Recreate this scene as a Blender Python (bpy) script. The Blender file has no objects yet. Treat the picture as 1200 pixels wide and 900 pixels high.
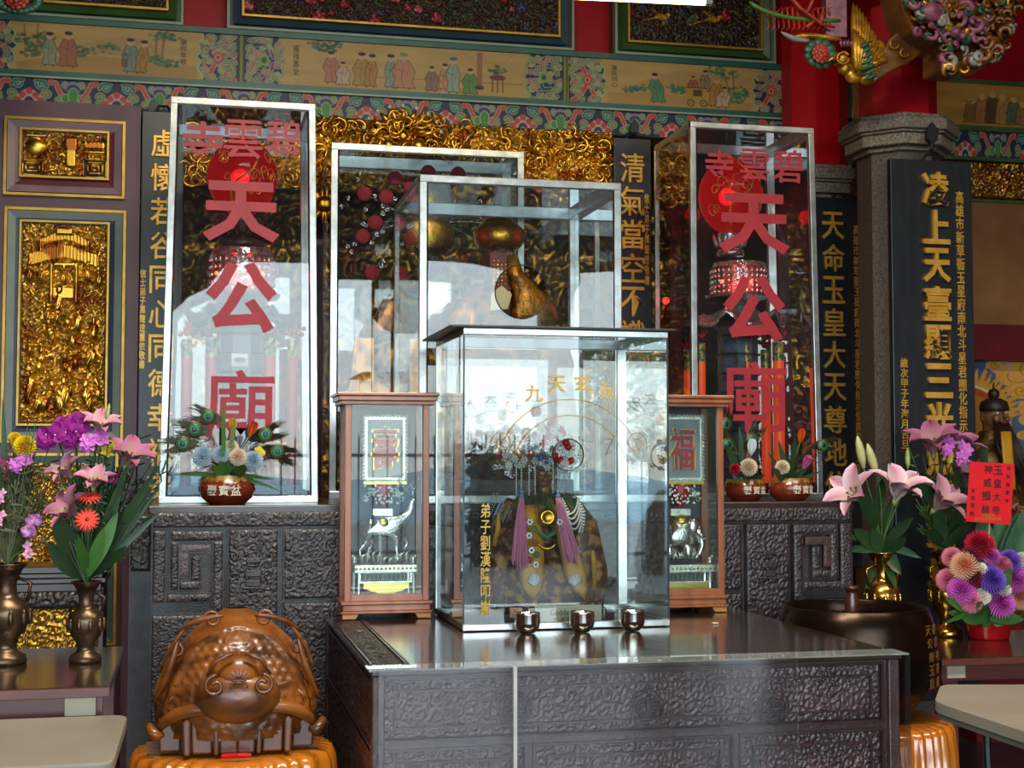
import bpy, bmesh, math, random
import numpy as np
from mathutils import Vector, Matrix, noise
PI = math.pi
SC = bpy.context.scene
COL = SC.collection
random.seed(7)

# ---------------------------------------------------------------- camera
FPX = 1650.0
YAW = math.radians(12.6)
PITCH = math.radians(3.12)
EYE = 1.5
cam_data = bpy.data.cameras.new('camera')
cam_data.sensor_width = 36.0
cam_data.lens = 36.0 * FPX / 1200.0
cam_data.clip_start = 0.05
cam_data.clip_end = 500
camera = bpy.data.objects.new('camera', cam_data)
COL.objects.link(camera)
camera.location = (0, 0, EYE)
camera.rotation_euler = (PI / 2 + PITCH, 0, -YAW)
SC.camera = camera

# ---------------------------------------------------------------- world, light, exposure
SKY = 6.2
world = bpy.data.worlds.new('sky')
SC.world = world
world.use_nodes = True
wn = world.node_tree
wn.nodes.clear()
w_out = wn.nodes.new('ShaderNodeOutputWorld')
w_bg = wn.nodes.new('ShaderNodeBackground')
w_tc = wn.nodes.new('ShaderNodeTexCoord')
w_sp = wn.nodes.new('ShaderNodeSeparateXYZ')
w_rp = wn.nodes.new('ShaderNodeValToRGB')
w_rp.color_ramp.elements[0].position = 0.0
w_rp.color_ramp.elements[0].color = (0.72, 0.80, 0.80, 1)
w_rp.color_ramp.elements[1].position = 0.5
w_rp.color_ramp.elements[1].color = (0.52, 0.74, 0.92, 1)
e = w_rp.color_ramp.elements.new(0.10)
e.color = (0.78, 0.93, 1.0, 1)
wn.links.new(w_tc.outputs['Generated'], w_sp.inputs[0])
wn.links.new(w_sp.outputs['Z'], w_rp.inputs[0])
wn.links.new(w_rp.outputs[0], w_bg.inputs[0])
w_bg.inputs[1].default_value = SKY
wn.links.new(w_bg.outputs[0], w_out.inputs[0])

def area_light(name, loc, rot, sx, sy, energy, color=(1, 1, 1), portal=False):
    l = bpy.data.lights.new(name, 'AREA')
    l.shape = 'RECTANGLE'; l.size = sx; l.size_y = sy; l.energy = energy; l.color = color
    o = bpy.data.objects.new(name, l); COL.objects.link(o)
    o.location = loc; o.rotation_euler = rot
    if portal:
        l.cycles.is_portal = True
    return o

# daylight enters through the open porch front behind the camera
area_light('porch_opening_portal', (0.25, -3.0, 1.9), (PI / 2, 0, 0), 9.4, 3.7, 1, portal=True)
# unseen fill lights added under the ceiling to brighten the frieze and figures
area_light('porch_fill_light', (0.6, 3.0, 4.8), (0.0, 0, 0), 2.4, 0.3, 190, (1.0, 0.9, 0.72))
area_light('porch_fill_light', (3.6, 3.0, 4.8), (0.0, 0, 0), 2.4, 0.3, 62, (1.0, 0.9, 0.72))
SC.view_settings.view_transform = 'Standard'
SC.view_settings.look = 'None'
SC.view_settings.exposure = 0.42
SC.view_settings.gamma = 1.0
SC.view_settings.use_curve_mapping = False
SC.cycles.max_bounces = 10
SC.cycles.transparent_max_bounces = 48
SC.cycles.glossy_bounces = 5
SC.cycles.diffuse_bounces = 4
SC.cycles.sample_clamp_indirect = 6
SC.cycles.caustics_reflective = False
SC.cycles.caustics_refractive = False

# ---------------------------------------------------------------- placing helper
def W(px, py, Y):
    """point on the vertical plane at distance Y seen at photograph pixel px, py"""
    cy, sy, ct, st = math.cos(YAW), math.sin(YAW), math.cos(PITCH), math.sin(PITCH)
    a = (px - 600) / FPX; b = (450 - py) / FPX
    d = Vector((ct * sy + a * cy - b * st * sy, ct * cy - a * sy - b * st * cy, st + b * ct))
    t = Y / d.y
    return Vector((d.x * t, Y, EYE + d.z * t))
def WX(px, Y, py=500): return W(px, py, Y).x
def WZ(px, py, Y): return W(px, py, Y).z
def S(px, Y, n):
    """length in metres of n pixels at column px on plane Y"""
    return W(px, 540, Y).x * 0 + (W(px + n / 2, 540, Y) - W(px - n / 2, 540, Y)).length * 0.5 + n * 0.5 * (WZ(px, 500, Y) - WZ(px, 501, Y))

# ---------------------------------------------------------------- materials
def lin(c):
    if isinstance(c, str):
        c = tuple(int(c[i:i + 2], 16) for i in (0, 2, 4))
    return tuple(((v / 255) / 12.92 if v / 255 <= 0.04045 else ((v / 255 + 0.055) / 1.055) ** 2.4) for v in c)
MATS = {}
def mat(name, col='808080', rough=0.5, metal=0.0, col2=None, scale=8.0, bump=0.0, bscale=40.0, coat=0.0,
        emit=None, estr=0.0, spec=0.5, stretch=(1, 1, 1), kind='noise', trans=0.0, sheen=0.0, alpha=1.0, detail=4.0, contrast=(0.35, 0.65)):
    if name in MATS: return MATS[name]
    m = bpy.data.materials.new(name); m.use_nodes = True
    nt = m.node_tree; nt.nodes.clear()
    out = nt.nodes.new('ShaderNodeOutputMaterial'); p = nt.nodes.new('ShaderNodeBsdfPrincipled')
    nt.links.new(p.outputs[0], out.inputs[0])
    c = lin(col)
    p.inputs['Base Color'].default_value = (*c, 1)
    p.inputs['Roughness'].default_value = rough
    p.inputs['Metallic'].default_value = metal
    p.inputs['Specular IOR Level'].default_value = spec
    p.inputs['Coat Weight'].default_value = coat
    p.inputs['Coat Roughness'].default_value = 0.12
    if alpha < 1: p.inputs['Alpha'].default_value = alpha
    if trans: p.inputs['Transmission Weight'].default_value = trans
    if emit:
        p.inputs['Emission Color'].default_value = (*lin(emit), 1); p.inputs['Emission Strength'].default_value = estr
    tc = nt.nodes.new('ShaderNodeTexCoord'); mp = nt.nodes.new('ShaderNodeMapping')
    mp.inputs['Scale'].default_value = stretch
    nt.links.new(tc.outputs['Object'], mp.inputs[0])
    if col2 is None:
        c2 = tuple(v * 0.8 for v in c)
    else: c2 = lin(col2)
    if kind == 'voronoi':
        n = nt.nodes.new('ShaderNodeTexVoronoi'); n.inputs['Scale'].default_value = scale; fac = n.outputs['Distance']
    else:
        n = nt.nodes.new('ShaderNodeTexNoise'); n.inputs['Scale'].default_value = scale; n.inputs['Detail'].default_value = detail; fac = n.outputs[0]
    nt.links.new(mp.outputs[0], n.inputs['Vector'])
    r = nt.nodes.new('ShaderNodeValToRGB')
    r.color_ramp.elements[0].position = contrast[0]; r.color_ramp.elements[1].position = contrast[1]
    r.color_ramp.elements[0].color = (*c, 1); r.color_ramp.elements[1].color = (*c2, 1)
    nt.links.new(fac, r.inputs[0]); nt.links.new(r.outputs[0], p.inputs['Base Color'])
    if bump:
        n2 = nt.nodes.new('ShaderNodeTexNoise'); n2.inputs['Scale'].default_value = bscale; n2.inputs['Detail'].default_value = 3
        nt.links.new(mp.outputs[0], n2.inputs['Vector'])
        b = nt.nodes.new('ShaderNodeBump'); b.inputs['Strength'].default_value = bump; b.inputs['Distance'].default_value = 0.004
        nt.links.new(n2.outputs[0], b.inputs['Height']); nt.links.new(b.outputs[0], p.inputs['Normal'])
    MATS[name] = m
    return m

def mat_attr(name, rough=0.55, metal=0.0, spec=0.4, coat=0.0, attr='Col', bump=0.0, bscale=200, metal_attr=False):
    """material whose pigment is stored on the mesh as a colour attribute"""
    if name in MATS: return MATS[name]
    m = bpy.data.materials.new(name); m.use_nodes = True
    nt = m.node_tree; nt.nodes.clear()
    out = nt.nodes.new('ShaderNodeOutputMaterial'); p = nt.nodes.new('ShaderNodeBsdfPrincipled')
    nt.links.new(p.outputs[0], out.inputs[0])
    a = nt.nodes.new('ShaderNodeAttribute'); a.attribute_name = attr
    nt.links.new(a.outputs['Color'], p.inputs['Base Color'])
    p.inputs['Roughness'].default_value = rough; p.inputs['Metallic'].default_value = metal
    p.inputs['Specular IOR Level'].default_value = spec; p.inputs['Coat Weight'].default_value = coat
    if metal_attr: nt.links.new(a.outputs['Alpha'], p.inputs['Metallic'])
    if bump:
        n2 = nt.nodes.new('ShaderNodeTexNoise'); n2.inputs['Scale'].default_value = bscale
        b = nt.nodes.new('ShaderNodeBump'); b.inputs['Strength'].default_value = bump; b.inputs['Distance'].default_value = 0.002
        nt.links.new(n2.outputs[0], b.inputs['Height']); nt.links.new(b.outputs[0], p.inputs['Normal'])
    MATS[name] = m
    return m

def glass_mat(name, tint=(0.97, 1.0, 0.985), boost=2.0, dirt=0.02, ior=1.52, dust=(0.8, 0.85, 0.85)):
    """thin glazing: two Fresnel faces in one sheet, the rest passes straight through"""
    if name in MATS: return MATS[name]
    m = bpy.data.materials.new(name); m.use_nodes = True
    nt = m.node_tree; nt.nodes.clear()
    out = nt.nodes.new('ShaderNodeOutputMaterial')
    t = nt.nodes.new('ShaderNodeBsdfTransparent'); t.inputs[0].default_value = (*tint, 1)
    g = nt.nodes.new('ShaderNodeBsdfGlossy'); g.inputs['Roughness'].default_value = 0.012; g.inputs[0].default_value = (1, 1, 1, 1)
    f = nt.nodes.new('ShaderNodeFresnel'); f.inputs[0].default_value = ior
    mu = nt.nodes.new('ShaderNodeMath'); mu.operation = 'MULTIPLY'; mu.inputs[1].default_value = boost; mu.use_clamp = True
    mx = nt.nodes.new('ShaderNodeMixShader')
    nt.links.new(f.outputs[0], mu.inputs[0]); nt.links.new(mu.outputs[0], mx.inputs[0])
    nt.links.new(t.outputs[0], mx.inputs[1]); nt.links.new(g.outputs[0], mx.inputs[2])
    d = nt.nodes.new('ShaderNodeBsdfDiffuse'); d.inputs[0].default_value = (*dust, 1)
    mx2 = nt.nodes.new('ShaderNodeMixShader')
    tc = nt.nodes.new('ShaderNodeTexCoord'); n = nt.nodes.new('ShaderNodeTexNoise'); n.inputs['Scale'].default_value = 3; n.inputs['Detail'].default_value = 5
    nt.links.new(tc.outputs['Object'], n.inputs['Vector'])
    m3 = nt.nodes.new('ShaderNodeMath'); m3.operation = 'MULTIPLY'; m3.inputs[1].default_value = dirt * 2
    nt.links.new(n.outputs[0], m3.inputs[0]); nt.links.new(m3.outputs[0], mx2.inputs[0])
    nt.links.new(mx.outputs[0], mx2.inputs[1]); nt.links.new(d.outputs[0], mx2.inputs[2])
    nt.links.new(mx2.outputs[0], out.inputs[0])
    MATS[name] = m
    return m

# ---------------------------------------------------------------- objects, tags
ORG = {}
def tag(o, label=None, cat=None, group=None, kind=None):
    if label: o['label'] = label
    if cat: o['category'] = cat
    if group: o['group'] = group
    if kind: o['kind'] = kind
    return o
def thing(name, label, cat, loc=(0, 0, 0), group=None, kind=None):
    o = bpy.data.objects.new(name, None); COL.objects.link(o)
    o.location = loc; o.empty_display_size = 0.05
    ORG[o.name] = Vector(loc)
    return tag(o, label, cat, group, kind)
def link_mesh(name, me, m=None, parent=None):
    o = bpy.data.objects.new(name, me); COL.objects.link(o)
    if parent is not None: o.parent = parent
    ORG[o.name] = ORG.get(parent.name, Vector()) if parent is not None else Vector()
    if m is not None and not me.materials: me.materials.append(m)
    return o
def copy_tree(o, parent=None):
    c = o.copy(); COL.objects.link(c)
    if parent is not None: c.parent = parent
    ORG[c.name] = ORG.get(o.name, Vector()).copy()
    for ch in list(o.children): copy_tree(ch, c)
    return c
def bevel(o, w=0.003, seg=2):
    b = o.modifiers.new('bevel', 'BEVEL'); b.width = w; b.segments = seg; b.limit_method = 'ANGLE'; b.harden_normals = False
    return o

class MB:
    """collects vertices and faces in world coordinates and links them as ONE mesh"""
    def __init__(s): s.v = []; s.f = []; s.mi = []; s.cur = 0; s.M = None
    def add(s, vs, fs):
        n = len(s.v)
        if s.M is not None: vs = [s.M @ Vector(v) for v in vs]
        s.v += [tuple(v) for v in vs]; s.f += [tuple(i + n for i in f) for f in fs]; s.mi += [s.cur] * len(fs)
        return s
    def box(s, x0, x1, y0, y1, z0, z1):
        if x0 > x1: x0, x1 = x1, x0
        if y0 > y1: y0, y1 = y1, y0
        if z0 > z1: z0, z1 = z1, z0
        v = [(x0, y0, z0), (x1, y0, z0), (x1, y1, z0), (x0, y1, z0), (x0, y0, z1), (x1, y0, z1), (x1, y1, z1), (x0, y1, z1)]
        return s.add(v, [(3, 2, 1, 0), (4, 5, 6, 7), (0, 1, 5, 4), (1, 2, 6, 5), (2, 3, 7, 6), (3, 0, 4, 7)])
    def prism(s, pts, y0, y1):
        """outline pts (x, z) extruded along y"""
        n = len(pts)
        a = sum(pts[i][0] * pts[(i + 1) % n][1] - pts[(i + 1) % n][0] * pts[i][1] for i in range(n))
        if a < 0: pts = pts[::-1]
        if y0 > y1: y0, y1 = y1, y0
        v = [(p[0], y0, p[1]) for p in pts] + [(p[0], y1, p[1]) for p in pts]
        f = [tuple(range(n)), tuple(range(2 * n - 1, n - 1, -1))] + [((i + 1) % n, i, i + n, (i + 1) % n + n) for i in range(n)]
        return s.add(v, f)
    def prismz(s, pts, z0, z1):
        n = len(pts)
        a = sum(pts[i][0] * pts[(i + 1) % n][1] - pts[(i + 1) % n][0] * pts[i][1] for i in range(n))
        if a < 0: pts = pts[::-1]
        v = [(p[0], p[1], z0) for p in pts] + [(p[0], p[1], z1) for p in pts]
        f = [tuple(range(n - 1, -1, -1)), tuple(range(n, 2 * n))] + [(i, (i + 1) % n, (i + 1) % n + n, i + n) for i in range(n)]
        return s.add(v, f)
    def lathe(s, prof, c=(0, 0, 0), n=24, sy=1.0, rot=0.0, M=None):
        """profile (r, z) turned about the vertical through c"""
        v = []; f = []
        for r, z in prof:
            for i in range(n):
                a = 2 * PI * i / n + rot
                p = Vector((r * math.cos(a), r * math.sin(a) * sy, z))
                if M is not None: p = M @ p
                v.append((p.x + c[0], p.y + c[1], p.z + c[2]))
        for k in range(len(prof) - 1):
            for i in range(n):
                j = (i + 1) % n
                f.append((k * n + i, k * n + j, (k + 1) * n + j, (k + 1) * n + i))
        if prof[0][0] > 1e-6: f.append(tuple(range(n - 1, -1, -1)))
        if prof[-1][0] > 1e-6: f.append(tuple((len(prof) - 1) * n + i for i in range(n)))
        return s.add(v, f)
    def ball(s, c, r, n=10, m=6, sc=(1, 1, 1)):
        prof = [(max(1e-7, r * math.sin(PI * k / m)), -r * math.cos(PI * k / m)) for k in range(m + 1)]
        return s.lathe(prof, c, n, M=Matrix.Diagonal((*sc, 1)))
    def tube(s, pts, r, n=6, caps=True):
        """r a number or a list of radii"""
        pts = [Vector(p) for p in pts]
        rr = r if isinstance(r, (list, tuple)) else [r] * len(pts)
        v = []; f = []
        up = Vector((0, 0, 1)); u = None
        for k, p in enumerate(pts):
            t = (pts[min(k + 1, len(pts) - 1)] - pts[max(k - 1, 0)])
            if t.length < 1e-9: t = Vector((0, 0, 1))
            t.normalize()
            if u is None:
                u = t.cross(up)
                if u.length < 1e-3: u = t.cross(Vector((1, 0, 0)))
            else: u = u - t * u.dot(t)
            u.normalize(); w = t.cross(u)
            for i in range(n):
                a = 2 * PI * i / n
                v.append(p + (u * math.cos(a) + w * math.sin(a)) * rr[k])
        for k in range(len(pts) - 1):
            for i in range(n):
                j = (i + 1) % n
                f.append((k * n + i, k * n + j, (k + 1) * n + j, (k + 1) * n + i))
        if caps:
            f.append(tuple(range(n - 1, -1, -1))); f.append(tuple((len(pts) - 1) * n + i for i in range(n)))
        return s.add(v, f)
    def sheet(s, rows):
        """rows: list of equal length lists of points"""
        n = len(rows[0]); v = [p for r in rows for p in r]
        f = [(k * n + i, k * n + i + 1, (k + 1) * n + i + 1, (k + 1) * n + i) for k in range(len(rows) - 1) for i in range(n - 1)]
        return s.add(v, f)
    def frame(s, x0, x1, z0, z1, w, y0, y1):
        s.box(x0, x1, y0, y1, z0, z0 + w); s.box(x0, x1, y0, y1, z1 - w, z1)
        s.box(x0, x0 + w, y0, y1, z0 + w, z1 - w); s.box(x1 - w, x1, y0, y1, z0 + w, z1 - w); return s
    def bframe(s, x0, x1, z0, z1, w, yo, yi):
        """mitred frame sloping from outer depth yo to inner depth yi"""
        o = [(x0, z0), (x1, z0), (x1, z1), (x0, z1)]; i_ = [(x0 + w, z0 + w), (x1 - w, z0 + w), (x1 - w, z1 - w), (x0 + w, z1 - w)]
        v = [(a, yo, b) for a, b in o] + [(a, yi, b) for a, b in i_]
        return s.add(v, [(k, (k + 1) % 4, (k + 1) % 4 + 4, k + 4) for k in range(4)])
    def build(s, name, m=None, parent=None, smooth=False, mats=None):
        me = bpy.data.meshes.new(name)
        off = ORG.get(parent.name, Vector()) if parent is not None else Vector()
        if s.M is not None and parent is None: pass
        me.from_pydata([(v[0] - off.x, v[1] - off.y, v[2] - off.z) for v in s.v], [], s.f)
        if mats:
            for q in mats: me.materials.append(q)
            me.polygons.foreach_set('material_index', s.mi)
        if smooth: me.shade_smooth()
        me.update()
        return link_mesh(name, me, m, parent)
def auto(o, ang=40):
    """smooth by angle"""
    try: o.data.set_sharp_from_angle(angle=math.radians(ang))
    except Exception: pass
    return o

# ---------------------------------------------------------------- numpy noise, relief, painting
def hash2(ix, iy, seed):
    h = (ix.astype(np.int64) * 374761393 + iy.astype(np.int64) * 668265263 + seed * 1442695041) & 0xffffffff
    h = ((h ^ (h >> 13)) * 1274126177) & 0xffffffff
    return ((h ^ (h >> 16)) & 0xffff) / 65535.0
def vnoise(x, y, seed=0):
    ix = np.floor(x); iy = np.floor(y); fx = x - ix; fy = y - iy
    fx = fx * fx * (3 - 2 * fx); fy = fy * fy * (3 - 2 * fy)
    a = hash2(ix, iy, seed); b = hash2(ix + 1, iy, seed); c = hash2(ix, iy + 1, seed); d = hash2(ix + 1, iy + 1, seed)
    return (a * (1 - fx) + b * fx) * (1 - fy) + (c * (1 - fx) + d * fx) * fy
def swirls(x, y, seed=0, turns=2.2):
    """leafy scrollwork: every jittered cell holds one curl"""
    best = np.full(x.shape, 9.0); R = np.zeros(x.shape); T = np.zeros(x.shape); G = np.zeros(x.shape)
    ix = np.floor(x); iy = np.floor(y)
    for dx in (-1, 0, 1):
        for dy in (-1, 0, 1):
            cx = ix + dx; cy = iy + dy
            px = cx + 0.2 + 0.6 * hash2(cx, cy, seed); py = cy + 0.2 + 0.6 * hash2(cx, cy, seed + 5)
            d = np.hypot(x - px, y - py); m = d < best
            best = np.where(m, d, best); T = np.where(m, np.arctan2(y - py, x - px), T)
            G = np.where(m, np.sign(hash2(cx, cy, seed + 9) - 0.5), G)
    r = best
    return 0.5 + 0.5 * np.cos(r * turns * 6.0 - T * G * 1.0 + 1.5), r
def carve(x, y, seed=0, cell=1.0):
    wx = x + 0.35 * (vnoise(x * 2 / cell, y * 2 / cell, seed + 1) - 0.5) * cell; wy = y + 0.35 * (vnoise(x * 2 / cell, y * 2 / cell, seed + 2) - 0.5) * cell
    s1, r = swirls(wx / cell, wy / cell, seed)
    s2, r2 = swirls(wx / cell * 2.3 + 5, wy / cell * 2.3, seed + 3, 1.6)
    h = 0.55 * s1 * np.clip(1.15 - r * 0.7, 0, 1) + 0.35 * s2 * np.clip(1.2 - r2, 0, 1)
    return h + 0.12 * vnoise(x * 9 / cell, y * 9 / cell, seed)
def grid_mesh(name, P, m=None, parent=None, cols=None, alpha=None, smooth=True, kind=None):
    """P (H, W, 3) world points, row 0 at the top; cols (H, W, 3) linear pigment"""
    H, Wd = P.shape[:2]
    off = ORG.get(parent.name, Vector()) if parent is not None else Vector()
    co = (P.reshape(-1, 3) - np.array(off)).astype(np.float32)
    idx = np.arange(H * Wd).reshape(H, Wd)
    q = np.stack([idx[1:, :-1], idx[1:, 1:], idx[:-1, 1:], idx[:-1, :-1]], -1).reshape(-1)
    nf = (H - 1) * (Wd - 1)
    me = bpy.data.meshes.new(name)
    me.vertices.add(H * Wd); me.vertices.foreach_set('co', co.ravel())
    me.loops.add(nf * 4); me.loops.foreach_set('vertex_index', q.astype(np.int32))
    me.polygons.add(nf); me.polygons.foreach_set('loop_start', np.arange(0, nf * 4, 4, dtype=np.int32))
    me.polygons.foreach_set('loop_total', np.full(nf, 4, dtype=np.int32))
    me.update(calc_edges=True)
    if smooth: me.shade_smooth()
    if cols is not None:
        ca = me.color_attributes.new('Col', 'FLOAT_COLOR', 'POINT')
        a = np.ones((H * Wd, 4), dtype=np.float32); a[:, :3] = cols.reshape(-1, 3)
        if alpha is not None: a[:, 3] = alpha.reshape(-1)
        ca.data.foreach_set('color', a.ravel())
    o = link_mesh(name, me, m, parent)
    if kind: o['kind'] = kind
    return o
def xz_grid(x0, x1, z0, z1, Y, nx, nz):
    xs = np.linspace(x0, x1, nx); zs = np.linspace(z1, z0, nz)
    X, Z = np.meshgrid(xs, zs)
    return np.stack([X, np.full(X.shape, float(Y)), Z], -1)
def relief(name, x0, x1, z0, z1, Y, depth, m, parent=None, res=0.006, cell=0.05, seed=1, shape=None, low=None, high=None, margin=0.0, mid=None):
    nx = max(4, int((x1 - x0) / res)); nz = max(4, int((z1 - z0) / res))
    P = xz_grid(x0, x1, z0, z1, Y, nx, nz)
    X = P[..., 0]; Z = P[..., 2]
    h = carve(X, Z, seed, cell)
    if shape is not None: h = shape(X, Z, h)
    ed = np.minimum(np.minimum(X - x0, x1 - X), np.minimum(Z - z0, z1 - Z)) / max(res * 2, margin)
    h = h * np.clip(ed, 0, 1)
    P[..., 1] = Y - h * depth
    cols = None; al = None
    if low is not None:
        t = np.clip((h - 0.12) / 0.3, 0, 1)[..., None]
        cols = np.array(lin(low)) * (1 - t) + np.array(lin(high)) * t  # low parts go dark: lacquer ground, with crevice shade put into the colour
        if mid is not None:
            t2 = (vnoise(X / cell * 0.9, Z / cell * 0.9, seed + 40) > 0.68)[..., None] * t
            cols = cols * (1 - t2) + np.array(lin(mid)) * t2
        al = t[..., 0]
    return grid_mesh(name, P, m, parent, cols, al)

class Canvas:
    """flat painting made of strokes; coordinates in pixels, y down"""
    def __init__(s, w, h, bg): s.w = w; s.h = h; s.a = np.zeros((h, w, 3)); s.a[:] = lin(bg)
    def _bb(s, x0, y0, x1, y1):
        x0 = max(0, int(x0)); y0 = max(0, int(y0)); x1 = min(s.w, int(x1) + 2); y1 = min(s.h, int(y1) + 2)
        if x1 <= x0 or y1 <= y0: return None
        yy, xx = np.mgrid[y0:y1, x0:x1]
        return x0, y0, x1, y1, xx + 0.5, yy + 0.5
    def _put(s, b, m, col):
        x0, y0, x1, y1 = b[:4]; m = np.clip(m, 0, 1)[..., None]
        s.a[y0:y1, x0:x1] = s.a[y0:y1, x0:x1] * (1 - m) + np.array(lin(col)) * m
    def disc(s, cx, cy, rx, ry, col, al=1.0):
        b = s._bb(cx - rx - 1, cy - ry - 1, cx + rx + 1, cy + ry + 1)
        if b is None: return s
        d = (1 - np.hypot((b[4] - cx) / rx, (b[5] - cy) / ry)) * min(rx, ry) + 0.5
        s._put(b, np.clip(d, 0, 1) * al, col); return s
    def rect(s, x0, y0, x1, y1, col, al=1.0):
        b = s._bb(x0, y0, x1, y1)
        if b is None: return s
        s._put(b, ((b[4] >= x0) & (b[4] <= x1) & (b[5] >= y0) & (b[5] <= y1)) * al, col); return s
    def line(s, pts, w, col, al=1.0):
        xs = [p[0] for p in pts]; ys = [p[1] for p in pts]
        b = s._bb(min(xs) - w - 1, min(ys) - w - 1, max(xs) + w + 1, max(ys) + w + 1)
        if b is None: return s
        D = np.full(b[4].shape, 1e9)
        for (ax, ay), (bx, by) in zip(pts[:-1], pts[1:]):
            vx, vy = bx - ax, by - ay; L = vx * vx + vy * vy + 1e-9
            t = np.clip(((b[4] - ax) * vx + (b[5] - ay) * vy) / L, 0, 1)
            D = np.minimum(D, np.hypot(b[4] - ax - t * vx, b[5] - ay - t * vy))
        s._put(b, np.clip(w / 2 - D + 0.5, 0, 1) * al, col); return s
    def poly(s, pts, col, al=1.0, edge=None, ew=1.0):
        xs = [p[0] for p in pts]; ys = [p[1] for p in pts]
        b = s._bb(min(xs), min(ys), max(xs), max(ys))
        if b is None: return s
        ins = np.zeros(b[4].shape, bool); n = len(pts)
        for i in range(n):
            x1_, y1_ = pts[i]; x2_, y2_ = pts[(i + 1) % n]
            c = (y1_ > b[5]) != (y2_ > b[5])
            ins ^= c & (b[4] < (x2_ - x1_) * (b[5] - y1_) / ((y2_ - y1_) if y2_ != y1_ else 1e-9) + x1_)
        s._put(b, ins * al, col)
        if edge: s.line(list(pts) + [pts[0]], ew, edge)
        return s
    def curl(s, cx, cy, r, a0, sgn, w, col, out=None, turns=1.3, al=1.0):
        pts = [(cx + r * (1 - 0.85 * t) * math.cos(a0 + sgn * t * turns * 2 * PI), cy + r * (1 - 0.85 * t) * math.sin(a0 + sgn * t * turns * 2 * PI)) for t in [i / 14 for i in range(15)]]
        if out: s.line(pts, w + 2.4, out, al)
        s.line(pts, w, col, al); return s
    def sline(s, pts, w, col, out, ow=2.2):
        s.line(pts, w + ow, out); s.line(pts, w, col); return s
    def paint(s, name, x0, x1, z0, z1, Y, m, parent=None):
        P = xz_grid(x0, x1, z0, z1, Y, s.w, s.h)
        return grid_mesh(name, P, m, parent, s.a)

def bez(p0, p1, p2, p3=None, n=10):
    o = []
    for i in range(n + 1):
        t = i / n
        if p3 is None: o.append(tuple((1 - t) ** 2 * a + 2 * t * (1 - t) * b + t * t * c for a, b, c in zip(p0, p1, p2)))
        else: o.append(tuple((1 - t) ** 3 * a + 3 * t * (1 - t) ** 2 * b + 3 * t * t * (1 - t) * c + t ** 3 * d for a, b, c, d in zip(p0, p1, p2, p3)))
    return o

# ---------------------------------------------------------------- lettering
def glyph(name, text, x, z, Y, h, m, parent, w=None, off=0.0, ext=0.003, shear=0.0, bev=0.0, res=2, flat=False, M=None, squeeze=1.0):
    """text block centred on x, z facing the viewer (-Y), height h; one mesh"""
    cu = bpy.data.curves.new(name, 'FONT'); cu.body = text; cu.size = 1.0
    cu.align_x = 'CENTER'; cu.align_y = 'CENTER'; cu.offset = off; cu.extrude = 0.0 if flat else 0.5
    cu.resolution_u = res; cu.shear = shear; cu.bevel_depth = bev; cu.bevel_resolution = 1
    if '\n' in text: cu.space_line = 1.0
    t = bpy.data.objects.new('tmp', cu); COL.objects.link(t)
    dg = bpy.context.evaluated_depsgraph_get()
    me = bpy.data.meshes.new_from_object(t.evaluated_get(dg))
    bpy.data.objects.remove(t); bpy.data.curves.remove(cu)
    n = len(me.vertices); co = np.zeros(n * 3, dtype=np.float32); me.vertices.foreach_get('co', co); co = co.reshape(-1, 3)
    if n == 0: return None
    mn = co.min(0); mx = co.max(0); c = (mn + mx) / 2
    sc = h / max(1e-6, (mx[1] - mn[1])); sx = (w / max(1e-6, (mx[0] - mn[0]))) if w else sc * squeeze
    dz = max(1e-6, mx[2] - mn[2])
    o = np.zeros_like(co)
    lx = (co[:, 0] - c[0]) * sx; lz = (co[:, 1] - c[1]) * sc
    ly = -((co[:, 2] - mn[2]) / dz * ext if not flat else co[:, 2] * 0)
    off_ = ORG.get(parent.name, Vector()) if parent is not None else Vector()
    if M is None:
        o[:, 0] = lx + x; o[:, 1] = Y + ly; o[:, 2] = lz + z
        o -= np.array(off_, dtype=np.float32)
    else:
        for k in range(n):
            p = M @ Vector((lx[k] + x, Y + ly[k], lz[k] + z)); o[k] = (p.x - off_.x, p.y - off_.y, p.z - off_.z)
    me.vertices.foreach_set('co', o.ravel()); me.update()
    me.name = name
    me.materials.clear(); me.materials.append(m)
    ob = bpy.data.objects.new(name, me); COL.objects.link(ob)
    if parent is not None: ob.parent = parent
    ORG[ob.name] = off_
    return ob
# ================================================================ setting
M_red = mat('red_lacquer', 'C8101E', 0.4, col2='B40C1A', scale=3, spec=.25)
M_reddk = mat('dark_red_lacquer', '6E0C14', 0.4, col2='560A10', scale=3)
M_purple = mat('aubergine_lacquer', '6A4650', 0.42, col2='5A3A44', scale=5, stretch=(1, 1, .2))
M_granite = mat('granite', '8E8474', 0.7, col2='564E44', scale=90, bump=.3, bscale=150)
M_floor = mat('floor_stone', '54504C', 0.3, col2='433F3C', scale=4)
M_ceil = mat('ceiling_dark', '5A4636', 0.7)
M_blk = mat('black_lacquer', '20262A', 0.32, col2='181C20', scale=4, stretch=(6, 1, 1), spec=.5)
M_gold = mat('gold_leaf', 'E8B548', 0.3, 1.0, col2='C88F28', scale=30, bump=.5, bscale=90)
M_gchar = mat('gilt_character', 'E4B450', 0.34, 0.45, col2='D09A34', scale=20)
M_goldp = mat('gold_paint', 'D8AE45', 0.38, 0.45, col2='BE932F', scale=12)
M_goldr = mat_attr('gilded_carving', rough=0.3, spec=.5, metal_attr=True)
M_paint = mat_attr('painted_wood', rough=0.45, spec=.35)
M_teal = mat('teal_paint', '2E6E60', 0.4, col2='255A50', scale=5)
M_green = mat('green_paint', '4A6A34', 0.4, col2='3A562A', scale=5)
M_palel = mat('pale_green_line', 'A8B89A', 0.45)
M_navy = mat('navy_paint', '1E3350', 0.4)
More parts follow.
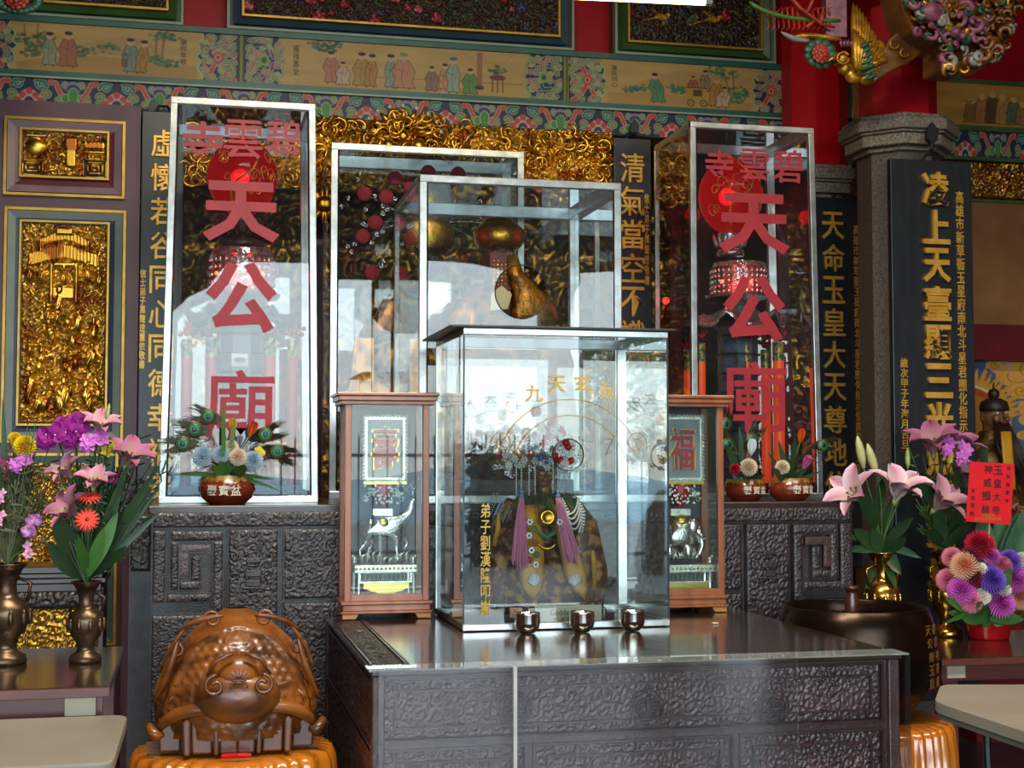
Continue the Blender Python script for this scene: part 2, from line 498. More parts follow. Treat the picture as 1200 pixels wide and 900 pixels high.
M_iron = mat('black_iron', '15171A', 0.4)
M_dwood = mat('dark_rosewood', '3A2622', 0.28, col2='281A18', scale=10, stretch=(1, 1, .3), coat=.3)
M_alu = mat('aluminium', 'C9CCCB', 0.28, 0.9, col2='A8A9A4', scale=14, bump=.15, bscale=60)
M_steel = mat('steel', 'D8D4CC', 0.14, 1.0, col2='C4C0B8', scale=9)
M_silver = mat('silver', 'E4E6E2', 0.22, 1.0, col2='C8CCC6', scale=20, bump=.5, bscale=120)

def struct(name, mb, m, parent=None, **k):
    o = mb.build(name, m, parent, **k)
    if parent is None: o['kind'] = 'structure'
    return o

YB = 7.7
Z = lambda y, px=600, Y=YB: WZ(px, y, Y)
fl = struct('floor', MB().box(-4.6, 6.4, -3.2, 9.6, -0.1, 0), M_floor)
for i in range(11):                                   # floor tiles with recessed joints
    for j in range(5):
        if i == 0 and j == 0:
            t0 = struct('tile', MB().box(-.495, .495, -.495, .495, .0005, .012), M_floor, fl)
            t0.location = (-2.4, 3.5, 0); continue
        t = t0.copy(); COL.objects.link(t); t.location = (-2.4 + i * 0.8 * 1.25, 3.5 + j, 0)
struct('ceiling', MB().box(-4.6, 6.4, -3.2, 9.6, 5.0, 5.1), M_ceil)
struct('wall_left', MB().box(-4.7, -4.6, -3.2, 9.6, 0, 5.0), M_reddk)
struct('wall_right', MB().box(6.4, 6.5, -3.2, 9.6, 0, 5.0), M_reddk)
M_inner = mat('inner_hall', '2C1A14', .6)
struct('wall_back', MB().box(-4.6, 6.4, 9.5, 9.6, 0, 5.0), M_inner)
# upper part of the screen wall above the painted beam, red lacquer
struct('wall_screen', MB().box(-4.6, 6.4, 7.86, 7.96, 3.845, 5.0), M_red)
# front of the porch: lintel over the opening and the solid bay on the right
struct('wall_front', MB().box(5.0, 6.4, -3.2, -3.0, 0, 5.0).box(-4.6, 5.0, -3.2, -3.0, 3.75, 5.0), M_ceil)
# carved hanging valance below the porch lintel
mb = MB()
mb.prism([(-4.5, 3.8), (-4.5, 3.2), (-.45, 3.06), (-.3, 3.1), (-.1, 3.3), (.1, 3.4), (.25, 3.62), (.5, 3.7), (2.6, 3.72), (3.0, 3.7), (3.4, 3.62), (3.8, 3.6), (4.6, 3.66), (5.0, 3.6), (5.0, 3.8)], -2.98, -2.92)
struct('trim_1', mb, mat('valance_brown', '8A6A50', .5))

# ---- painted frieze beam (trim_2)
XL = -1.75; XR = WX(926, YB, 140)
beam = struct('trim_2', MB().box(XL, XR + .02, YB + .004, YB + .25, 3.375, 3.845), M_teal)
zc0, zc1 = 3.555, 3.815
def frieze_canvas():
    w, h = 1500, 84
    c = Canvas(w, h, 'C6A262')
    x0, x1 = XL, XR - .03
    cx = lambda px: (WX(px, YB, 80) - x0) / (x1 - x0) * w
    u = w / (x1 - x0)
    # soft washes on the silk coloured ground
    n = vnoise(*np.meshgrid(np.arange(w) / 60.0, np.arange(h) / 12.0), 3)[..., None]
    c.a = c.a * (0.86 + .2 * n)
    rnd = random.Random(3)
    DG, MG, LG, RD, PK, NV, BR, LI = '1F4E3E', '3E7A3E', '8FA85E', 'C2503C', 'D8897A', '222B48', '6A4A2A', 'B7A6C4'
    def bush(px, y, r, n=22, cols=('3F6B4A', '2C5A48', '5A7A48')):
        for _ in range(n):
            a = rnd.random() * 2 * PI; q = rnd.random() ** .5
            c.disc(cx(px) + math.cos(a) * q * r * 2.0, y + math.sin(a) * q * r * .95, 3.4, 2.4, rnd.choice(cols), .8)
    def hill(pts, col, al=.6): c.poly([(cx(a), b) for a, b in pts], col, al)
    def person(px, y0, h_, robe, lean=0, wd=.34, hat=None, dark='3A2418'):
        X = cx(px); H = h_; r = H * .1
        hw = H * wd * .5
        p = [(X - hw * .45 + lean, y0 - H * .78), (X + hw * .45 + lean, y0 - H * .78), (X + hw * .95 + lean * .6, y0 - H * .5), (X + hw * .7, y0 - H * .2), (X + hw * .95, y0 - H * .04), (X - hw * .95, y0 - H * .04), (X - hw * .7, y0 - H * .3), (X - hw + lean * .6, y0 - H * .5)]
        c.poly(p, robe, .9, dark, 1.1)
        c.line([(X + lean, y0 - H * .72), (X - hw * .2, y0 - H * .3), (X, y0 - H * .05)], .9, dark, .8)
        c.line([(X + hw * .4 + lean, y0 - H * .66), (X + hw * .3, y0 - H * .35)], .9, dark, .7)
        c.line([(X - hw * .7 + lean, y0 - H * .55), (X + hw * .1 + lean, y0 - H * .5)], 1.2, dark, .7)
        c.disc(X + lean, y0 - H * .88, r * .95, r * 1.1, 'D2A27C'); c.disc(X + lean, y0 - H * .95, r, r * .55, hat or '2A1E1A')
        c.line([(X - hw * .5, y0 - H * .04), (X - hw * .6, y0)], 1.6, dark); c.line([(X + hw * .4, y0 - H * .04), (X + hw * .5, y0)], 1.6, dark)
    # scene 1: two men in a grove and a man with a bucket
    hill([(20, 70), (60, 58), (120, 52), (160, 56), (230, 60), (232, 84), (20, 84)], 'A87E3C', .7)
    hill([(95, 34), (120, 22), (150, 14), (175, 22), (190, 40), (190, 50), (95, 50)], 'A68A50', .5)
    for p, q, r in ((30, 30, 9), (42, 40, 8), (36, 52, 8), (52, 24, 8), (100, 46, 10), (128, 38, 9), (176, 52, 9), (190, 56, 8), (200, 58, 7)): bush(p, q, r)
    for p in (184, 192): c.line([(cx(p), 8), (cx(p - 2), 46)], 4, '8A6238', .8)
    bush(188, 10, 10, 20); bush(200, 12, 7, 14)
    c.line([(cx(28), 6), (cx(30), 60)], 2.5, '6A5634', .7); c.line([(cx(44), 4), (cx(42), 60)], 2.5, '6A5634', .7)
    person(58, 74, 58, '8F9A7A', wd=.4); person(80, 75, 62, 'A8614C', wd=.5); person(156, 78, 60, '6F8A84', -4, .5); person(165, 78, 58, 'B07A36', 5, .34)
    c.line([(cx(143), 54), (cx(147), 44), (cx(150), 54)], 1.3, '3A2418'); c.rect(cx(142), 54, cx(150), 68, '5A4630', .8)
    # scene 2: court of the immortals
    hill([(345, 84), (345, 70), (615, 56), (615, 84)], 'B08C50', .35)
    c.line([(cx(430), 60), (cx(612), 58)], 2.5, '7A6238', .6)
    for p, q, r in ((372, 8, 8), (384, 14, 8), (392, 8, 7)): bush(p, q, r, 16, ('25503A', '2C5A48'))
    person(390, 76, 58, 'B8705C', -3, .5); person(402, 78, 42, 'C8A890', 0, .6); person(424, 79, 62, 'A88A3C', 0, .5); person(434, 79, 60, 'B47A36', 3, .36)
    person(458, 79, 62, '7C9A88', 0, .34, '25201E'); person(473, 79, 66, 'C08468', 0, .6, '6F8A5A'); person(506, 80, 46, '8E6862', 0, .5)
    person(520, 76, 48, 'C98A6C', 2, .4); person(531, 81, 66, '8BAA96', 0, .38, '3F7A72'); person(551, 82, 48, '4C8A4C', 0, .6)
    c.rect(cx(559), 4, cx(565), 66, 'A0684C', .95); c.disc(cx(562), 68, 8, 4, '3E3430')
    bush(583, 34, 8, 18, ('2C5A48',)); c.disc(cx(583), 48, 14, 5, '6E3A22'); 
    for p in (577, 583, 589): c.line([(cx(p), 50), (cx(p), 74)], 2.2, '6E3A22')
    c.line([(cx(a), b) for a, b in ((540, 4), (560, 24), (590, 20), (602, 4))], 1, 'A08050', .7)
    # scene 3: carriage
    hill([(712, 84), (712, 62), (770, 58), (880, 66), (880, 84)], 'A87E3C', .5)
    hill([(740, 46), (775, 22), (800, 12), (850, 10), (850, 50)], 'B08C54', .5)
    for p, q, r in ((738, 54, 6), (748, 50, 8), (790, 46, 7), (796, 50, 8), (862, 44, 9), (868, 52, 9), (852, 14, 10), (838, 8, 10), (862, 62, 7)): bush(p, q, r, 18, ('3F7A5A', '2F6A58', '4E8A5A'))
    c.line([(cx(858), 6), (cx(860), 50)], 2.4, '6A5634'); c.line([(cx(848), 10), (cx(854), 50)], 2, '6A5634')
    person(771, 77, 56, '3E8A68', -6, .5); person(812, 56, 34, 'A8614C', 0, .6); person(826, 50, 40, '98805E', 0, .5); person(838, 78, 56, 'B8843C', 2, .5, 'B89060'); person(846, 79, 40, 'C9B090', 4, .7)
    c.rect(cx(803), 44, cx(828), 74, 'B8923C', .95); c.rect(cx(812), 48, cx(822), 60, '4A3A24', .9); c.line([(cx(803), 44), (cx(828), 44)], 2, '6A4A24')
    for p in (809, 824): c.disc(cx(p), 73, 7, 7, '6A4A24'); c.disc(cx(p), 73, 4.6, 4.6, 'B8923C'); c.disc(cx(p), 73, 1.6, 1.6, '6A4A24')
    # ornamental ends
    def endpiece(pa, pb, kind, flip):
        a, b = cx(pa), cx(pb); s_ = -1 if flip else 1
        inner = b if not flip else a; outer = a if not flip else b
        wd = abs(b - a)
        X = lambda t: outer + s_ * t * wd
        out = [(X(0), 0), (X(.92), 0), (X(.86), 8), (X(1.0), 20), (X(.94), 34), (X(1.05), 42), (X(.94), 50), (X(1.0), 64), (X(.86), 76), (X(.92), 84), (X(0), 84)]
        c.poly(out, '26324A', 1, '1E2A24', 3); c.line(out[1:-1], 3.4, LG if kind else MG); c.line(out[1:-1], 1.2, 'CFC9A0')
        for yy, sg in ((1, 1), (-1, -1)):
            Y_ = lambda t: 42 - yy * t
            if kind:
                c.sline([(X(.1), Y_(38)), (X(.3), Y_(30)), (X(.45), Y_(12)), (X(.55), Y_(2))], 7, RD, 'C9A7A0')
                c.sline([(X(.75), Y_(36)), (X(.66), Y_(22)), (X(.55), Y_(8))], 6, RD, 'C9A7A0')
                c.sline([(X(.1), Y_(4)), (X(.3), Y_(10))], 6, RD, 'C9A7A0')
            else:
                c.sline([(X(.12), Y_(34)), (X(.4), Y_(38)), (X(.62), Y_(28))], 5, '6E2E3E', 'B7A6C4')
                c.sline([(X(.3), Y_(20)), (X(.52), Y_(22)), (X(.6), Y_(10))], 5, DG, 'A8B8A0')
                c.sline([(X(.68), Y_(18)), (X(.74), Y_(6))], 5, '7E3A4A', 'B7A6C4')
            for (t, q, r, col) in ((.14, 20, 7, MG), (.36, 34, 6, DG), (.84, 24, 6, LG), (.62, 34, 6, '5E7A3E'), (.86, 8, 5, '7E3A4A'), (.3, 6, 5, MG), (.12, 8, 5, DG)):
                c.curl(X(t), Y_(q), r, rnd.random() * 6, s_ * sg, 1.8, col, 'B9B48E')
        for _ in range(34): c.curl(X(.04 + .86 * rnd.random()), 84 * rnd.random(), 3.5 + 3 * rnd.random(), rnd.random() * 6, s_, 1.5, rnd.choice([MG, DG, RD, '7E3A4A', LG, '5E7A3E']), 'B0AA88')
        c.disc(X(.5), 42, 8, 10, LG if not kind else RD); c.disc(X(.5), 42, 5, 6, MG if not kind else 'D8897A'); c.disc(X(.5), 42, 2, 3, NV)
    endpiece(-45, 18, 1, False); endpiece(232, 279, 1, True); endpiece(287, 332, 0, False)
    endpiece(616, 658, 0, True); endpiece(667, 709, 1, False); endpiece(882, 924, 1, True)
    for p in (283, 662): c.rect(cx(p) - 5, 0, cx(p) + 5, 84, '3A4A28'); c.rect(cx(p) - 2, 0, cx(p) + 2, 84, '8A8A4A')
    return c
frieze_canvas().paint('painted_scene', XL, XR - .03, zc0, zc1, YB - .001, M_paint, beam)
M_binkf = mat('painted_ink', '2A2018', .6)
for txt, px, ya, yb in (('康熙年敬', 215, 46, 76), ('福祿壽全', 347, 53, 88), ('軍民同心', 720, 77, 102)):
    glyph('inscription', '\n'.join(txt), WX(px, YB, 70), (WZ(px, ya, YB) + WZ(px, yb, YB)) / 2, YB - .0015, WZ(px, ya, YB) - WZ(px, yb, YB), M_binkf, beam, w=.035, ext=.0006, off=.0)
mb = MB().box(XL, XR + .02, YB - .014, YB + .01, 3.815, 3.845).box(XL, XR + .02, YB - .014, YB + .01, 3.525, 3.555).box(XR - .03, XR + .02, YB - .014, YB + .01, 3.555, 3.815)
mb.build('border_moulding', M_teal, beam)
MB().box(XL, XR + .02, YB - .02, YB + .01, 3.515, 3.525).box(XR + .012, XR + .024, YB - .02, YB + .01, 3.525, 3.845).build('pale_edge_line', M_palel, beam)

def swirl_canvas(x0, x1, P_, ph, w, h):
    c = Canvas(w, h, '272F48')
    u = w / (x1 - x0)
    k0 = int((x0 - ph) / P_) - 1
    for k in range(k0, k0 + int((x1 - x0) / P_) + 4):
        X0 = (ph + k * P_ - x0) * u; Q = P_ * u
        for s_ in (-1, 1):
            X = lambda t: X0 + s_ * t * Q
            c.curl(X(.2), h * .62, h * .22, 2.0, s_, 3.2, '6E7A4A', 'A8AC78')
            c.curl(X(.13), h * .24, h * .19, 4.0, -s_, 3.2, '2E6A58', '8FB09A')
            c.sline([(X(.07), h * .1), (X(.17), h * .12), (X(.2), h * .3)], 4.5, '2E6A58', '8FB09A')
            c.sline([(X(.24), h * .1), (X(.3), h * .16), (X(.34), h * .45), (X(.41), h * .8)], 6.5, 'C4523E', 'C9B09A')
            c.disc(X(.245), h * .16, 5, 5, 'C4523E')
            c.curl(X(.41), h * .2, h * .13, 1, s_, 2.4, '7C8A5E', 'A8AC88')
            c.curl(X(.33), h * .78, h * .16, 5, s_, 2.4, '6E7A4A', 'A8AC78')
        c.poly([(X0 - Q * .17, h), (X0 - Q * .15, h * .72), (X0 - Q * .08, h * .52), (X0, h * .36), (X0 + Q * .08, h * .52), (X0 + Q * .15, h * .72), (X0 + Q * .17, h)], 'C9A7A0')
        for t, r in ((0, .5), (-.075, .66), (.075, .66), (-.13, .86), (.13, .86)): c.disc(X0 + t * Q, h * r, h * .13, h * .13, 'C0463A')
        c.disc(X0, h * .95, h * .24, h * .3, 'C9A7A0'); c.disc(X0, h * .97, h * .2, h * .26, '2C3350'); c.disc(X0, h * .98, h * .09, h * .1, 'B7A6C4')
        Xh = X0 + Q * .5
        c.disc(Xh, h * .3, h * .3, h * .22, '8E88A0'); c.disc(Xh, h * .34, h * .24, h * .16, '3A3A5E')
        for t in (-.09, .09): c.disc(Xh + t * Q, h * .72, h * .16, h * .18, '9DBE8A'); c.disc(Xh + t * Q, h * .72, h * .13, h * .15, '4E8A3E')
        c.disc(Xh, h * .6, h * .2, h * .3, '9DBE8A'); c.disc(Xh, h * .6, h * .17, h * .27, '4E8A3E'); c.disc(Xh, h * .86, h * .13, h * .12, '4E8A3E')
    return c
P0 = WX(131, YB) - WX(27, YB)
sw = swirl_canvas(XL, XR, P0, WX(27, YB), 1700, 46)
sw.paint('scrollwork_band', XL, XR, 3.378, 3.515, YB - .001, M_paint, beam)

# ---- carved and painted panels above the beam
def picture_panel(n, x0, x1, z0, z1, frame_m, line_m, seed, fl):
    r = struct('trim_%d' % n, MB().box(x0, x1, 7.775, 7.86, z0, z1), frame_m)
    MB().bframe(x0 + .035, x1 - .035, z0 + .03, z1 - .03, .05, 7.74, 7.765).build('frame_slope', frame_m, r)
    MB().frame(x0, x1, z0, z1, .014, 7.73, 7.775).build('outer_line', line_m, r)
    MB().frame(x0 + .08, x1 - .08, z0 + .075, z1 - .075, .012, 7.735, 7.775).build('gilt_line', M_goldp, r)
    a, b, c0, c1 = x0 + .092, x1 - .092, z0 + .087, z1 - .087
    w, h = int((b - a) * 330), int((c1 - c0) * 330)
    c = Canvas(w, h, '38200F'); rnd = random.Random(seed)
    for _ in range(int(w * h / 300)):
        x, y = rnd.random() * w, rnd.random() * h; a0 = rnd.random() * 6
        c.line([(x, y), (x + 16 * math.cos(a0), y + 9 * math.sin(a0))], 2.5 + 3 * rnd.random(), rnd.choice(['33492A', '4A5A2A', '2A4A48', '5A4418', '53401C', '6E5A20', '3A3448']))
    for _ in range(int(w / 26)):
        x, y, r_ = rnd.random() * w, h * (.3 + .65 * rnd.random()), 5 + 8 * rnd.random()
        cc = rnd.choice(fl)
        for k in range(7): c.disc(x + r_ * .6 * math.cos(k * .9), y + r_ * .5 * math.sin(k * .9), r_ * .42, r_ * .36, cc[k % 2])
        c.disc(x, y, r_ * .3, r_ * .26, cc[1])
    for k in range(int(w / 110)):                       # golden birds on branches
        x, y = (k + .4 + .3 * rnd.random()) * 110, h * (.25 + .35 * rnd.random())
        c.line(bez((x - 50, y + 10), (x, y + 26), (x + 50, y + 4)), 2, '7A5A2A')
        c.disc(x, y, 14, 6, 'C08A2A'); c.disc(x + 13, y - 5, 5, 4, 'D8A43C'); c.line([(x - 12, y + 2), (x - 38, y + 10)], 4, 'B07A24'); c.line([(x - 4, y - 4), (x - 20, y - 14)], 4, 'A8701E')
    P = xz_grid(a, b, c0, c1, 7.772, w, h)
    lum = c.a.sum(-1); hh = carve(P[..., 0], P[..., 2], seed, .06)
    P[..., 1] -= .012 * hh + .02 * np.clip(lum * 2, 0, 1)
    grid_mesh('carved_picture', P, mat_attr('painted_carving', .35, .25, spec=.5), r, c.a)
    return r
F1 = [('8A2430', 'C04A50'), ('3A3A6E', '6A6A9A'), ('A83A48', 'D87A70')]
F2 = [('8A1E30', 'B03048'), ('3A3458', '5A5280'), ('6E5A24', '4A6A34')]
picture_panel(3, -1.6, WX(215, 7.75, 25), 3.862, 4.4, M_green, M_palel, 5, F1)
picture_panel(4, WX(266, 7.75, 30), WX(672, 7.75, 60), 3.862, 4.4, mat('slate_blue_paint', '3A5060', .4), M_palel, 6, F1)
picture_panel(5, WX(720, 7.75, 66), WX(908, 7.75, 78), 3.862, 4.4, M_green, M_palel, 8, F2)

# ---- gilded openwork carving hung below the beam
lt = thing('gilded_lintel', 'gilded openwork lintel carving hung under the painted beam behind the tall glass cases', 'carving', (1.1, 7.62, 2.9))
def lintel_shape(X, Zc, h):
    # hanging fringe: ragged lower edge and two roundels
    for cx_, cz_, r_ in ((1.95, 3.2, .16), (2.15, 3.16, .13), (.55, 3.2, .15), (1.0, 3.22, .16), (1.5, 3.2, .17)):
        d = np.hypot(X - cx_, Zc - cz_) / r_
        h = np.where((d < 1) & (d > .9), .6 * h + .3, np.where(d < .9, h * .8 + .3 * (1 - d), h))
    return h
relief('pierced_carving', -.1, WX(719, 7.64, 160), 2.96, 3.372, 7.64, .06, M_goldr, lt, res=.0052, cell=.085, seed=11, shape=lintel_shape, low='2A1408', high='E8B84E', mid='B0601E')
def curls(mb, n, box, Y, r0, r1, seed, s=1):
    rnd = random.Random(seed)
    for _ in range(n):
        x, z = rnd.uniform(box[0], box[1]), rnd.uniform(box[2], box[3]); r = rnd.uniform(r0, r1); sg = rnd.choice((-1, 1)); a0 = rnd.random() * 6.3
        mb.tube([(x + r * (1.3 - .1 * j) * math.cos(a0 + sg * j * .62), Y - .012 * math.sin(j * .7) - .02 * rnd.random() * 0, z + r * (1.2 - .1 * j) * math.sin(a0 + sg * j * .62)) for j in range(10)], [r * .06 + r * .26 * math.sin(PI * (j + .6) / 10.5) for j in range(10)], 5)
mb = MB(); curls(mb, 300, (-.08, 2.29, 2.98, 3.36), 7.6, .02, .045, 5)
tag(mb.build('leaf_curls', M_gold, lt, smooth=True), kind='stuff')
mb = MB()
c9 = W(472, 160, 7.6); curls(mb, 60, (c9.x - .2, c9.x + .2, c9.z - .08, c9.z + .12), 7.57, .02, .04, 6)
for k in range(9):                                     # crested centre boss with white beads
    a = PI * (k + .5) / 9; c_ = W(472, 160, 7.6)
    mb.tube([c_ + Vector((.05 * math.cos(a), 0, .04 * math.sin(a))), c_ + Vector((.16 * math.cos(a), -.03, .12 * math.sin(a))), c_ + Vector((.2 * math.cos(a), -.03, .15 * math.sin(a)))], [.018, .016, .006], 6)
mb.ball(W(472, 160, 7.58), .04, 12, 8); mb.ball(W(455, 172, 7.58), .05); mb.ball(W(490, 172, 7.58), .05)
mb.build('crest', M_gold, lt, smooth=True)
mb = MB()
for k in range(9):
    a = PI * (k + .5) / 9; mb.ball(W(472, 158, 7.55) + Vector((.215 * math.cos(a), 0, .16 * math.sin(a))), .011, 6, 4)
mb.build('white_bead_row', mat('white_bead', 'EDE6D6', .3), lt, smooth=True)
mb = MB()
c_ = W(378, 240, 7.5)
for k in range(12):
    a = 2 * PI * k / 12; mb.tube([c_, c_ + Vector((.1 * math.cos(a), -.02, .1 * math.sin(a)))], [.028, .008], 6)
mb.ball(c_ + Vector((0, -.02, 0)), .045, 10, 6)
mb.build('hanging_flower', M_gold, lt, smooth=True)

# dim gilded altar screen in the inner hall behind the cases
ih = thing('altar_screen', 'dim gilded altar screen deep in the hall behind the tall glass cases', 'screen', (1.1, 9.3, 0))
MB().box(-.6, 3.3, 9.32, 9.45, .0, 3.6).build('backing', M_dwood, ih)
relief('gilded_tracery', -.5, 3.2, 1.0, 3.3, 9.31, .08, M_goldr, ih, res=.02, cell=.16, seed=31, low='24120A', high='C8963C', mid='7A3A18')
for k in range(4): MB().box(-.5 + k * 1.22, -.42 + k * 1.22, 9.16, 9.26, .0, 3.3).build('post', M_reddk, ih)

# ---- door leaf on the left with three gilded panels
dr = struct('door_1', MB().box(-1.75, WX(163, 7.62, 300), 7.62, 7.7, .0, 3.375), M_purple)
MB().box(WX(163, 7.62, 300) - .012, WX(163, 7.62, 300), 7.605, 7.62, .0, 3.375).build('edge_bead', M_purple, dr)
def door_panel(x0, x1, z0, z1, slope_m, deep_m, rel, seed, shape=None, res=.0055, cell=.06):
    MB().frame(x0, x1, z0, z1, .014, 7.597, 7.62).build('gold_line', M_goldp, dr)
    MB().bframe(x0 + .018, x1 - .018, z0 + .018, z1 - .018, .038, 7.592, 7.604).build('bevelled_frame', slope_m, dr)
    MB().bframe(x0 + .056, x1 - .056, z0 + .056, z1 - .056, .065, 7.602, 7.617).build('inner_frame', deep_m, dr)
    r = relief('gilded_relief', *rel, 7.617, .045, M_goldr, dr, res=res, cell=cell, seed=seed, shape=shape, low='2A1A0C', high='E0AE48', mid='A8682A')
    MB().frame(rel[0] - .01, rel[1] + .01, rel[2] - .01, rel[3] + .01, .011, 7.585, 7.617).build('gilt_rim', M_goldp, dr)
def shp1(X, Zc, h):
    x0 = WX(26, 7.62, 180); x1 = WX(126, 7.62, 180); z0 = WZ(70, 208, 7.62); z1 = WZ(70, 155, 7.62)
    u = (X - x0) / (x1 - x0); v = (Zc - z0) / (z1 - z0)
    # censer, vase, fruit stand and key-fret feet
    d = np.hypot((u - .17) / .13, (v - .62) / .22); h = np.where(d < 1, .9 + .4 * (1 - d ** 2), h)
    h = np.where((abs(u - .17) < .13) & (abs(v - .86) < .04), 1.25, h)
    m = (abs(u - .58) < .045 + .035 * v) & (v > .2) & (v < .85); h = np.where(m, 1.25, h)
    h = np.where((abs(u - .85) < .13) & (abs(v - .55) < .04), 1.2, h)
    for k in range(5): d = np.hypot((u - .75 - .05 * k) / .03, (v - .7) / .1); h = np.where(d < 1, 1.2, h)
    for (a, b, hh_) in ((0.0, .26, .34), (.72, 1.0, .42)):
        for t in (0, .045, .09):
            o = (abs(u - (a + b) / 2) < (b - a) / 2 - t) & (v < hh_ - t * 1.7) & (v > t * 1.7)
            i_ = (abs(u - (a + b) / 2) < (b - a) / 2 - t - .016) & (v < hh_ - t * 1.7 - .035) & (v > t * 1.7 + .035)
            h = np.where(o & ~i_, 1.2, np.where(i_, .1, h))
    return h
door_panel(WX(5, 7.62, 180), WX(147, 7.62, 180), WZ(70, 231, 7.62), WZ(75, 140, 7.62), mat('mauve_paint', '9A7A80', .4), mat('maroon_paint', '6A2434', .35),
           (WX(26, 7.62, 180), WX(126, 7.62, 180), WZ(70, 208, 7.62), WZ(70, 155, 7.62)), 21, shp1)
def shp2(X, Zc, h):
    x0 = WX(24, 7.62, 380); x1 = WX(125, 7.62, 380); z0 = WZ(70, 497, 7.62); z1 = WZ(70, 262, 7.62)
    u = (X - x0) / (x1 - x0); v = (Zc - z0) / (z1 - z0)
    # pavilion roofs
    for (cv, hw, th_) in ((.93, .3, .05), (.86, .42, .07)):
        q = np.abs(u - .5) / hw; top = cv + .03 - .05 * q ** 1.5; m = (q < 1) & (v < top) & (v > top - th_)
        h = np.where(m, .95 + .25 * np.cos((u - .5) * 160), h)
    h = np.where((abs(u - .5) < .1) & (abs(v - .955) < .018), 1.3, h)
    for uu in (.36, .64): h = np.where((abs(u - uu) < .02) & (v < .8) & (v > .6), 1.2, h)
    h = np.where((abs(u - .5) < .12) & (abs(v - .79) < .012), 1.3, h); h = np.where((abs(u - .5) < .12) & (v < .68) & (v > .62), 1.05, h)
    # standing and riding figures
    rnd = random.Random(4)
    fig = [(.5, .72, .05), (.24, .73, .05), (.1, .74, .05), (.78, .74, .05), (.9, .72, .05), (.45, .6, .06), (.52, .14, .07), (.78, .14, .06), (.15, .2, .05), (.3, .1, .05)]
    fig += [(.08 + .84 * rnd.random(), .05 + .5 * rnd.random(), .035 + .02 * rnd.random()) for _ in range(34)]
    for fu, fv, s_ in fig:
        d = np.hypot((u - fu) / (s_ * 1.0), (v - fv) / (s_ * .95)); h = np.where(d < 1, np.maximum(h, .8 + .5 * (1 - d * d) + .12 * np.cos((u - fu) * 300 + v * 90)), h)
        d = np.hypot((u - fu) / (s_ * .45), (v - fv - s_ * 1.05) / (s_ * .26)); h = np.where(d < 1, 1.3, h)
    return h
door_panel(WX(3, 7.62, 400), WX(146, 7.62, 400), WZ(70, 519, 7.62), WZ(75, 245, 7.62), mat('sage_grey_paint', '8A948C', .4), M_navy,
           (WX(24, 7.62, 380), WX(125, 7.62, 380), WZ(70, 497, 7.62), WZ(70, 262, 7.62)), 22, shp2)
door_panel(WX(3, 7.62, 600), WX(138, 7.62, 600), WZ(70, 757, 7.62), WZ(75, 531, 7.62), mat('sage_teal_paint', '5A7A70', .4), M_teal,
           (WX(26, 7.62, 600), WX(118, 7.62, 600), WZ(70, 745, 7.62), WZ(70, 545, 7.62)), 23)

# ---- screen wall beside the columns on the right
x0 = WX(991, YB, 120); x1 = 6.2
sr = struct('trim_6', MB().box(x0, x1, YB + .004, YB + .2, WZ(1150, 236, YB), WZ(1150, 93, YB)), M_green)
zA, zB, zC, zD = WZ(1150, 152, YB), WZ(1150, 187, YB), WZ(1150, 233, YB), WZ(1150, 99, YB)
c = Canvas(700, 110, 'C08A3A')
n = vnoise(*np.meshgrid(np.arange(700) / 40.0, np.arange(110) / 14.0), 8)[..., None]; c.a = c.a * (.75 + .35 * n)
rnd = random.Random(9)
cx = lambda px: (WX(px, YB, 120) - x0) / (x1 - x0) * 700
for k in range(8): c.line([(cx(993) + k * 5, 0), (cx(996 + 3 * math.sin(k)) + k * 6, 50), (cx(993) + k * 5, 110)], 3, ['C8B48A', 'C2503C', '4E7A4E', 'B7A6C4', '26324A'][k % 5])
for _ in range(60): c.curl(cx(1008 + rnd.random() * 18), rnd.random() * 110, 7, rnd.random() * 6, 1, 2, rnd.choice(['7E3A4A', '2E6A58', '8A8AA0']), 'B7A6C4')
for px, hh, col in ((1135, 60, '8A5A2A'), (1148, 74, 'B07040'), (1160, 80, '4A3420'), (1172, 76, 'C08A50'), (1185, 70, '3E6A4A'), (1196, 60, 'A8763A'), (1215, 74, '8A4A34'), (1250, 70, '9A7A3A')):
    X = cx(px); c.poly([(X - 16, 100), (X - 12, 100 - hh * .7), (X, 100 - hh), (X + 12, 100 - hh * .7), (X + 16, 100)], col, .85, '5A3A18', 1.6); c.disc(X, 106 - hh, 7, 8, 'CFA060')
    for q in range(4): c.line([(X - 9 + 6 * q, 96), (X - 5 + 4 * q, 60)], 1.2, '5A3A18', .7)
for _ in range(60): c.disc(cx(1125) + rnd.random() * 300, rnd.random() * 60 + 40, 4, 3, rnd.choice(['4A5A2A', '6A5A24', '3A4A34']), .6)
c.paint('painted_scene', x0 + .03, x1, zA + .02, zD, YB - .001, M_paint, sr)
swirl_canvas(x0, x1, P0, WX(1131, YB, 170), 1000, 46).paint('scrollwork_band', x0, x1, zB + .012, zA - .012, YB - .001, M_paint, sr)
MB().box(x0, x1, YB - .02, YB, zA - .012, zA + .02).box(x0, x1, YB - .02, YB, zB - .01, zB + .012).box(x0, x0 + .03, YB - .02, YB, zA, zD + .02).build('border_moulding', M_green, sr)
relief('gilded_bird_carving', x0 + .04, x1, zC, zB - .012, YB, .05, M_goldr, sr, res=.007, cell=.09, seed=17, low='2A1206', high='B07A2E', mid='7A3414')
struct('wall_side', MB().box(x0, 6.4, 7.72, 7.8, 0, WZ(1150, 236, YB)), mat('tan_board', '94683A', .5, col2='84592E', scale=6))
